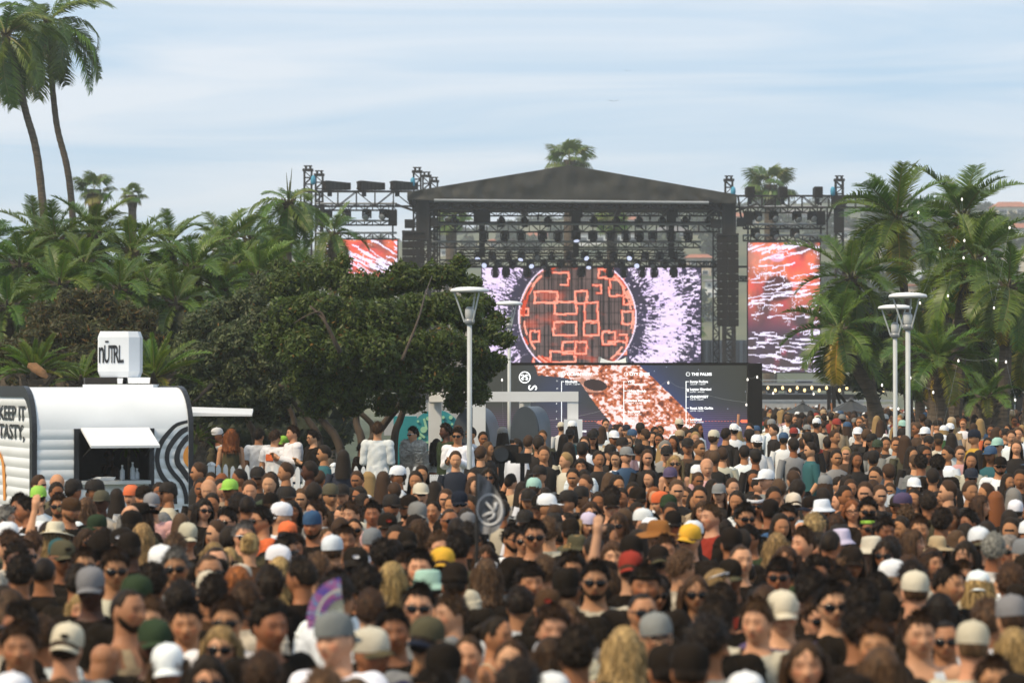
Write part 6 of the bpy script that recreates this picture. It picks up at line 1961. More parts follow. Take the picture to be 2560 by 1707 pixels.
def face_tint(V):
    h = V - np.array([0, 0, HZ]); ax = np.abs(h[:, 0]); z = h[:, 2]
    T = np.ones((len(V), 3))
    fr = (h[:, 1] < -.04) & (z > -.13)
    def put(mask, c, k=1.0): T[mask & fr] = np.array(c) * k + (1 - k)
    put(((ax - .031) / .017) ** 2 + ((z - .009) / .011) ** 2 < 1, (.80, .74, .72))
    put((np.abs(z - .0305 + (ax - .03) * .12) < .0055) & (ax > .011) & (ax < .049), (.25, .20, .18))
    put(((ax - .031) / .0135) ** 2 + ((z - .006) / .0065) ** 2 < 1, (.38, .34, .33))
    put((h[:, 0] / .024) ** 2 + ((z + .057) / .009) ** 2 < 1, (.72, .46, .43))
    put(((ax - .045) / .02) ** 2 + ((z + .02) / .02) ** 2 < 1, (1.06, .88, .85))
    put((ax < .012) & (np.abs(z + .036) < .008), (.85, .7, .68))
    return T
VAR = {}
REG = {}
def seg_class(V, J):
    best = np.full(len(V), 1e9); lab = np.zeros(len(V), int); par = np.zeros(len(V))
    names = ["torso", "neck", "uarm", "farm", "hip", "thigh", "shin", "foot", "head", "hand"]
    for a, b, nm in BONES:
        A_, B_ = np.array(J[a][:3]), np.array(J[b][:3]); ra, rb = J[a][3], J[b][3]
        d = B_ - A_
        t = np.clip(((V - A_) @ d) / (d @ d), 0, 1)
        dist = np.linalg.norm(V - (A_ + t[:, None] * d), axis=1) - (ra + (rb - ra) * t)
        m = dist < best
        best[m] = dist[m]; lab[m] = names.index(nm); par[m] = t[m]
    for nm in "LR":
        w_ = np.array(J["wr" + nm][:3]); d = np.array(J["hd" + nm], float); d /= np.linalg.norm(d)
        m = (np.linalg.norm(V - (w_ + d * .09), axis=1) < .105) & (((V - w_) @ d) > .0)
        lab[m] = 9
    up = (np.linalg.norm(V - np.array([0, 0, HZ]), axis=1) < .17) & (V[:, 2] > HZ - .125)
    side = np.abs(V[:, 0]) < .10
    lab[up & side] = 8
    return lab, par
def shell(V, N, Fq, mask, off, name, m):
    keep = [f for f in Fq if all(mask[i] for i in f)]
    used = np.unique(np.array([i for f in keep for i in f], int)) if keep else np.array([], int)
    mp_ = -np.ones(len(V), int); mp_[used] = np.arange(len(used))
    P = V[used] + N[used] * off[used][:, None]
    fs = np.array([[mp_[i] for i in (f if len(f) == 4 else (*f, f[-1]))] for f in keep if len(f) == 4])
    return raw_mesh(name, P, fs, m, smooth_=True)
def make_variant(sex, pose, key, voxel=.0085):
    A, J = body_geo(sex, pose)
    me, V, N, Fq = remesh(A, voxel)
    me.name = "body"
    me.materials.clear(); me.materials.append(M["skin"])
    T = face_tint(V)
    ca = me.color_attributes.new("tint", "FLOAT_COLOR", "POINT")
    c4 = np.ones((len(V), 4), np.float32); c4[:, :3] = T
    ca.data.foreach_set("color", c4.reshape(-1))
    me.polygons.foreach_set("use_smooth", [True] * len(me.polygons))
    lab, par = seg_class(V, J)
    x, y, z = V[:, 0], V[:, 1], V[:, 2]
    torso = ((lab == 0) | ((lab == 4) & (z > .86))) 
    wr = 0.0026 * np.sin(z * 41 + x * 33 + 3 * np.sin(y * 25)) + .0022 * np.sin(x * 61 - z * 23 + 2 * np.sin(z * 11))
    loose = .012 + .016 * smooth(1.32, 1.05, z) * torso + wr * (torso | (lab == 2))
    neckcut = (z < 1.478 + .25 * np.clip(y, -.08, .06)) | (np.abs(x) > .085)
    tee = (torso & neckcut) | ((lab == 2) & (par < .70))
    lng = (torso & neckcut) | (lab == 2) | ((lab == 3) & (par < .93))
    tank = torso & ((z < 1.36) | ((np.abs(np.abs(x) - .085) < .035) & (z < 1.50))) & (np.abs(x) < .155) & (z < 1.46 + .2 * np.clip(y, -.05, .06))
    hal = torso & (z < 1.345 - .02 * (y > 0)) & (z > 1.13) & (np.abs(x) < .165) | (torso & (np.abs(np.abs(x) - .075) < .011) & (z > 1.3))
    trs = ((lab == 4) | (lab == 5) | ((lab == 6) & (par < .93)) | ((lab == 0) & (z < 1.0)))
    st = {}
    st["tee"] = shell(V, N, Fq, tee, loose + .012 * (lab == 2), "t_shirt", M["cloth"])
    st["long"] = shell(V, N, Fq, lng, loose + .010 + .006 * (lab == 3), "jacket", M["cloth"])
    st["tank"] = shell(V, N, Fq, tank, loose * .8, "tank_top", M["cloth"])
    st["halter"] = shell(V, N, Fq, hal, np.full(len(V), .007), "crop_top", M["cloth"])
    st["trousers"] = shell(V, N, Fq, trs, .012 + .012 * (lab == 6), "trousers", M["cloth"])
    bk = torso & (np.abs(x) < .085) & (z > 1.25) & (z < 1.37)
    st["print_back"] = shell(V, N, Fq, bk & (y > .02), loose + .015, "shirt_print", M["cloth"])
    st["print_front"] = shell(V, N, Fq, torso & (np.abs(x) < .055) & (z > 1.29) & (z < 1.37) & (y < -.02), loose + .015, "shirt_print", M["cloth"])
    shoe = (lab == 7) | ((lab == 6) & (par > .9))
    st["shoes"] = shell(V, N, Fq, shoe, np.full(len(V), .010), "shoes", M["cloth"])
    hands = {}
    for nm in "LR":
        w_ = np.array(J["wr" + nm][:3]); d = np.array(J["hd" + nm], float); d /= np.linalg.norm(d)
        hands[nm] = w_ + d * .115
    VAR[key] = dict(body=me, hands=hands, **st)
for sx in "mf":
    make_variant(sx, "down", sx + "down")
    make_variant(sx, "front", sx + "front")
    make_variant(sx, {"L": "down", "R": "up"}, sx + "up")

# ------------------------------------------------------------------ hair, hats, glasses in body coordinates
hrng = np.random.default_rng(5)
def hair_cap(thick, name="hair", lump=.004, lumpf=40, nape=-.075, front=.070, side=.028, big=0.0, seed=0, nu=60, nv=44, beardy=None, sweep=0.0, frame=0.0):
    n, F = sph_dirs(nu, nv)
    p = head_surf(n)
    az = np.abs(np.arctan2(n[:, 0], -n[:, 1]))                     # 0 front .. pi back
    hl = np.interp(az, [0, .6, 1.0, 1.22, 1.42, 1.7, 2.1, math.pi], [front, front - .005 - frame * .02, side + .026 - frame * .03, side - .004 - frame * .03, side - .045, side - .02, nape + .02, nape])
    a2 = np.arctan2(n[:, 0], -n[:, 1])
    hl = hl + .0035 * np.sin(a2 * 19 + seed * 2.3) + .003 * np.sin(a2 * 37 + seed) + .004 * np.sin(a2 * 3 + seed * 1.3)
    if beardy is None:
        dd = (p[:, 2] - hl)
        k = smooth(-.003, .010, dd) * (.25 + .75 * smooth(.0, .045, dd))
    else:
        tl = np.interp(az, [0, .32, .5, .95, 1.35, 1.6], [-.042, -.043, -.066, -.058, -.022, .0])
        k = smooth(.0, .012, tl - p[:, 2]) * (az < 1.62) * (1 - .95 * np.exp(-((p[:, 2] + .058) / .008) ** 2 - (p[:, 0] / .021) ** 2) * (az < .6))
    ph = seed * 1.7
    rough = lump * (np.sin(n[:, 0] * lumpf + 3 * np.sin(n[:, 2] * 9 + ph)) * np.sin(n[:, 1] * lumpf * .8 + ph) * np.cos(n[:, 2] * lumpf * .9)) + big * np.sin(n[:, 0] * 9 + ph) * np.sin(n[:, 1] * 8) * np.sin(n[:, 2] * 11 + ph)
    topk = .55 + .65 * np.clip(n[:, 2], 0, 1)
    off = -.010 + k * (.010 + thick * topk + rough)
    q = p + n * off[:, None]
    q[:, 1] -= sweep * k * np.clip(-n[:, 1], 0, 1) * np.clip(n[:, 2], 0, 1)
    q[:, 2] += HZ
    return q, F
def mesh_of(name, V, F, m):
    me = bpy.data.meshes.new(name); me.from_pydata([tuple(v) for v in V], [], [tuple(f) for f in F])
    for a in (m if isinstance(m, list) else [m]): me.materials.append(a)
    me.polygons.foreach_set("use_smooth", [True] * len(me.polygons)); me.update()
    return me
def curtain(zbot, wave, flare, ang0=1.05, seed=0):
    """hair falling round the back and sides: a closed thick sheet"""
    nu, nv = 64, 22
    V, F = [], []
    r_ = np.random.default_rng(seed)
    jag = r_.uniform(-.03, .03, nu + 1)
    for lay in (0, 1):
        for j in range(nv + 1):
            t = j / nv
            for i in range(nu + 1):
                u = i / nu
                a = ang0 + (2 * math.pi - 2 * ang0) * u                 # 0 = front
                zb = zbot + jag[i] * t - .0
                z = .055 + (zb - .055) * t
                n = np.array([[math.sin(a) * .98, -math.cos(a) * .98, .25]])
                rx = .088 + flare * t + .01 * math.sin(math.pi * min(1, t * 2)) ; ry = .108 + flare * .7 * t - .02 * t * (1 if abs(a - math.pi) < 1.2 else 0)
                strand = .004 * math.sin(a * 31 + seed) + .003 * math.sin(a * 53 + 2 * z * 30) + wave * math.sin(z * 38 + a * 5 + seed) * t
                edge = min(1, u * 9, (1 - u) * 9)
                r1 = strand + (.014 if lay == 0 else -.010) * edge
                x = (rx + r1) * math.sin(a); y = -(ry + r1) * math.cos(a) + .012
                if z < -.13: y += (.035 * min(1, (-.13 - z) / .1)) * (1 if math.cos(a) < 0 else -.6)
                V.append((x, y, z + HZ))
    w_ = nu + 1
    off = (nv + 1) * w_
    for j in range(nv):
        for i in range(nu):
            F.append((j * w_ + i, j * w_ + i + 1, (j + 1) * w_ + i + 1, (j + 1) * w_ + i))
            F.append((off + j * w_ + i, off + (j + 1) * w_ + i, off + (j + 1) * w_ + i + 1, off + j * w_ + i + 1))
        for i in (0, nu):
            F.append((j * w_ + i, (j + 1) * w_ + i, off + (j + 1) * w_ + i, off + j * w_ + i))
    for i in range(nu):
        F.append((nv * w_ + i, nv * w_ + i + 1, off + nv * w_ + i + 1, off + nv * w_ + i))
    return V, F
HAIR = {}
def reg_hair(key, *geos):
    A = Acc()
    for g in geos: A.add(*g)
    r_ = np.random.default_rng(len(HAIR) + 3)
    P = np.array(A.V); h = P - np.array([0, .01, HZ])
    ext = np.linalg.norm(h - 0, axis=1)
    ok = np.nonzero((np.linalg.norm(h / np.array([.083, .104, .118]), axis=1) > 1.03) & ((h[:, 2] > .02) | (h[:, 1] > -.02)))[0]
    n = 900 if key[0] in "lwc" else (620 if key[0] != "b" else 0)
    for i in r_.choice(ok, n):
        p = P[i]; o = h[i] / max(ext[i], 1e-6)
        if h[i][2] < -.05 and key[0] in "lw": o = np.array([o[0], o[1], 0]); o /= np.linalg.norm(o) + 1e-6
        if key[0] == "c": d = o * .2 + r_.normal(size=3) * .7
        elif key[0] in "lwu": d = np.array([o[0] * .25, o[1] * .25, -1.0]) + r_.normal(size=3) * .22
        else: d = np.array([o[0] * .5, -.75 * (o[2] > .5) + o[1] * .6, -.55 + .5 * o[2]]) + r_.normal(size=3) * .42
        d /= np.linalg.norm(d)
        ln = {"s": .030, "c": .018, "l": .085, "w": .065, "u": .035, "b": .01}[key[0]] * r_.uniform(.6, 1.3)
        w_ = np.cross(d, o); w_ /= np.linalg.norm(w_) + 1e-6
        w_ = w_ * .0032 * r_.uniform(.7, 1.5)
        a = p + o * .001; b = p + d * ln * .55 + o * .006 * r_.uniform(.2, 1.6); c = p + d * ln + o * .006 * r_.uniform(-.5, 1.8)
        A.add([a - w_, a + w_, b + w_ * .9, b - w_ * .9, c + w_ * .15, c - w_ * .15], [(0, 1, 2, 3), (3, 2, 4, 5)])
    HAIR[key] = mesh_of("hair", A.V, A.F, M["hair"])
reg_hair("s0", hair_cap(.018, lump=.006, seed=1, sweep=.008))
reg_hair("s1", hair_cap(.024, lump=.007, big=.006, seed=2, sweep=.014, nape=-.065))
reg_hair("s2", hair_cap(.017, lump=.005, seed=3, nape=-.06))
reg_hair("b0", hair_cap(.005, lump=.001, seed=4, side=.035))
reg_hair("c0", hair_cap(.024, lump=.012, lumpf=34, big=.012, seed=5, nape=-.07))
reg_hair("c1", hair_cap(.021, lump=.010, lumpf=38, big=.010, seed=9, nape=-.08))
reg_hair("l0", hair_cap(.014, lump=.003, seed=6, front=.075, frame=1.0), curtain(-.34, .0, .030, seed=1))
reg_hair("l1", hair_cap(.016, lump=.003, seed=7, front=.066, frame=1.0), curtain(-.27, .002, .026, 1.0, seed=4))
reg_hair("w0", hair_cap(.020, lump=.005, big=.004, seed=8, front=.072, frame=1.0), curtain(-.31, .011, .044, seed=2))
reg_hair("w1", hair_cap(.018, lump=.005, big=.004, seed=10, front=.068, frame=1.0), curtain(-.24, .009, .038, .95, seed=6))
bun = ell((0, .105, HZ + .075), (.045, .042, .042), 14, 10)
tail = tubegeo([(0, .105, HZ + .05), (0, .15, HZ + .02), (0, .155, HZ - .08), (0, .14, HZ - .2)], [.025, .034, .03, .008], 10)
reg_hair("u0", hair_cap(.010, lump=.003, seed=11, front=.078), bun)
reg_hair("u1", hair_cap(.010, lump=.003, seed=12, front=.078), tail)
BEARD = mesh_of("beard", *hair_cap(.012, lump=.002, beardy=True), M["hair"])
def lathe_geo(prof, n=36, droop=None):
    V = []
    for r, z in prof:
        for i in range(n):
            a = 2 * math.pi * i / n
            x, y = r * .93 * math.sin(a), -r * 1.12 * math.cos(a)
            dz = droop(r, a) if droop else 0
            V.append((x, y + .006, HZ + z + dz))
    F = [(j * n + i, j * n + (i + 1) % n, (j + 1) * n + (i + 1) % n, (j + 1) * n + i) for j in range(len(prof) - 1) for i in range(n)]
    F.append(tuple((len(prof) - 1) * n + i for i in range(n)))
    return V, F
HAT = {}
def brim(y0, yl, wx, z0, drop):
    """curved cap peak pointing to -Y, closed plate"""
    V, F = [], []
    nu, nv = 14, 6
    for lay in (0, 1):
        for j in range(nv + 1):
            for i in range(nu + 1):
                u = -1 + 2 * i / nu; t = j / nv
                x = wx * u * (1 - .10 * t * abs(u))
                y = y0 - yl * t * math.sqrt(max(0, 1 - .72 * u * u)) + .055 * u * u
                z = z0 - drop * t - .024 * u * u - (.004 if lay else 0)
                V.append((x, y, HZ + z))
    w_ = nu + 1; off = (nv + 1) * w_
    for j in range(nv):
        for i in range(nu):
            F.append((j * w_ + i, j * w_ + i + 1, (j + 1) * w_ + i + 1, (j + 1) * w_ + i)); F.append((off + j * w_ + i, off + (j + 1) * w_ + i, off + (j + 1) * w_ + i + 1, off + j * w_ + i + 1))
    for i in range(nu): F.append((nv * w_ + i, nv * w_ + i + 1, off + nv * w_ + i + 1, off + nv * w_ + i))
    return V, F
dome = lathe_geo([(.091, .030), (.093, .050), (.092, .075), (.086, .103), (.072, .126), (.048, .141), (.018, .148), (.008, .1485)])
button = lathe_geo([(.010, .1480), (.009, .153), (.003, .155)], 10)
A = Acc(); A.add(*dome); A.add(*button)
CROWN = mesh_of("crown_panel", A.V, A.F, M["cloth"])
PEAK = mesh_of("peak", *brim(-.088, .082, .078, .040, .020), M["cloth"])
A = Acc(); A.add(*dome); A.add(*button); A.add(*brim(-.088, .082, .078, .040, .020)); HAT["C"] = mesh_of("cap", A.V, A.F, M["cloth"])
_bg = [(.024 * math.sin(2 * math.pi * i / 14), y_, HZ + .082 + .013 * math.cos(2 * math.pi * i / 14)) for y_ in (-.1050, -.088) for i in range(14)]
patch_me = mesh_of("badge", _bg, [tuple(range(14))] + [(i, (i + 1) % 14, 14 + (i + 1) % 14, 14 + i) for i in range(14)], M["cloth"])
HAT["K"] = mesh_of("bucket_hat", *lathe_geo([(.140, .004), (.142, .008), (.118, .026), (.097, .045), (.095, .06), (.090, .09), (.082, .125), (.076, .136), (.05, .142), (.01, .143)], 40, lambda r, a: .004 * math.sin(3 * a) * (r > .11)), M["cloth"])
HAT["S"] = mesh_of("sun_hat", *lathe_geo([(.185, .024), (.187, .028), (.14, .040), (.098, .048), (.094, .07), (.089, .10), (.078, .135), (.06, .147), (.03, .142), (.01, .140)], 44, lambda r, a: (.012 * math.cos(2 * a) if r > .13 else 0)), M["cloth"])
HAT["W"] = mesh_of("cowboy_hat", *lathe_geo([(.185, .040), (.187, .044), (.14, .044), (.098, .046), (.096, .08), (.090, .12), (.078, .152), (.055, .150), (.03, .138), (.01, .135)], 44, lambda r, a: (.055 * math.sin(a) ** 2 * (r - .1) / .087 - .015 * math.cos(a) ** 2 * (r - .1) / .087 if r > .1 else 0)), M["cloth"])
HAT["N"] = mesh_of("beanie", *lathe_geo([(.092, .022), (.098, .026), (.098, .058), (.094, .062), (.094, .085), (.088, .115), (.072, .142), (.048, .158), (.015, .166), (.005, .166)]), M["cloth"])
A = Acc()
g_ = lathe_geo([(.090, .058), (.0945, .062), (.0925, .086), (.088, .090)]); A.add(g_[0], g_[1][:-1])
HAT["V"] = mesh_of("headband", A.V, A.F, M["cloth"])
def hood_geo():
    n, F = sph_dirs(48, 36)
    p = head_surf(n) * np.array([1.28, 1.22, 1.18]) + np.array([0, .022, .0])
    op = (np.hypot(p[:, 0] / .074, (p[:, 2] + .012) / .112) < 1) & (n[:, 1] < 0)
    fs = [f for f in F if not any(op[i] for i in f)]
    p[:, 2] += HZ
    return p, fs
HOOD = mesh_of("hood", *hood_geo(), M["cloth"])
def glasses_geo(w_=.030, h_=.021, z0=.006, y0=-.098):
    A = Acc(); B = Acc()
    for s in (-1, 1):
        n = 18
        prof = [(s * .0335 + w_ * math.copysign(abs(math.cos(2 * math.pi * i / n)) ** .7, math.cos(2 * math.pi * i / n)), h_ * math.copysign(abs(math.sin(2 * math.pi * i / n)) ** .8, math.sin(2 * math.pi * i / n)) + z0 - .002) for i in range(n)]
        V = [(x, y0 + abs(x) ** 2 * 5.5, HZ + z) for x, z in prof] + [(x, y0 + .006 + abs(x) ** 2 * 5.5, HZ + z) for x, z in prof]
        A.add(V, [tuple(range(n)), tuple(range(2 * n - 1, n - 1, -1))] + [(i, i + n, (i + 1) % n + n, (i + 1) % n) for i in range(n)])
    half = [(.006, y0 - .001, .008), (.020, y0 + .001, .012), (.045, y0 + .008, .013), (.064, y0 + .020, .010), (.078, y0 + .05, .008), (.079, .005, .006), (.077, .03, -.012)]
    pts = [(-x, y, HZ + z0 + z) for x, y, z in half[::-1]] + [(x, y, HZ + z0 + z) for x, y, z in half]
    B.add(*tubegeo(pts, [.0035] * len(pts), 6))
    return A, B
_a, _b2 = glasses_geo()
_h = len(_a.V) // 2; _hf = len(_a.F) // 2
LENS = [mesh_of("lens", _a.V[:_h], _a.F[:_hf], M["lens_dark"]), mesh_of("lens", _a.V[_h:], [tuple(i - _h for i in f) for f in _a.F[_hf:]], M["lens_dark"])]
FRAME = mesh_of("sunglasses", _b2.V, _b2.F, M["lens_dark"])
FRAMEW = mesh_of("sunglasses", _b2.V + [], _b2.F, M["lens_white"])
def ring_frames():
    A = Acc()
    for s in (-1, 1):
        pts = [(s * .0335 + .028 * math.cos(2 * math.pi * i / 18), -.099 + abs(s * .0335 + .028 * math.cos(2 * math.pi * i / 18)) ** 2 * 5.5, HZ + .004 + .020 * math.sin(2 * math.pi * i / 18)) for i in range(19)]
        A.add(*tubegeo(pts, [.003] * 19, 6))
    A.add(_b2.V, _b2.F)
    return A
_r3 = ring_frames(); SPECS = mesh_of("spectacles", _r3.V, _r3.F, M["lens_dark"])

# ------------------------------------------------------------------ people: colours and the list
SKIN = {"p": (.57, .285, .155), "t": (.43, .195, .088), "o": (.30, .118, .048), "d": (.080, .031, .015)}
HAIRC = {"k": (.016, .009, .004), "n": (.046, .022, .009), "m": (.075, .040, .018), "y": (.30, .19, .075), "r": (.20, .065, .018), "g": (.19, .175, .155), "G": (.04, .10, .03), "P": (.30, .09, .11)}
HAIRN = {"k": "black", "n": "dark brown", "m": "brown", "y": "blond", "r": "ginger", "g": "grey", "G": "green", "P": "pink"}
CC = {"black": (.016, .0115, .008), "white": (.74, .75, .76), "cream": (.56, .50, .38), "grey": (.21, .21, .205), "green": (.032, .048, .024), "olive": (.080, .070, .040), "blue": (.04, .085, .16), "navy": (.016, .019, .030), "red": (.27, .035, .022), "orange": (.72, .16, .055), "yellow": (.66, .38, .045), "mint": (.33, .52, .44), "tan": (.42, .30, .18), "lime": (.30, .55, .08), "brown": (.07, .036, .018), "purple": (.085, .062, .12), "pink": (.62, .34, .32), "teal": (.025, .10, .11), "lilac": (.50, .45, .55), "rust": (.28, .12, .035)}
TOPN = {"T": "T-shirt", "K": "tank top", "L": "jacket", "H": "crop top", "D": "raised hood", "F": "fur coat"}
HATN = {"C": "cap", "B": "backward cap", "K": "bucket hat", "S": "brimmed sun hat", "W": "cowboy hat", "N": "beanie", "V": "headband"}
HAIRT = {"s": "short {} hair", "b": "cropped {} hair", "c": "curly {} hair", "l": "long {} hair", "w": "wavy {} hair", "u": "tied back {} hair"}
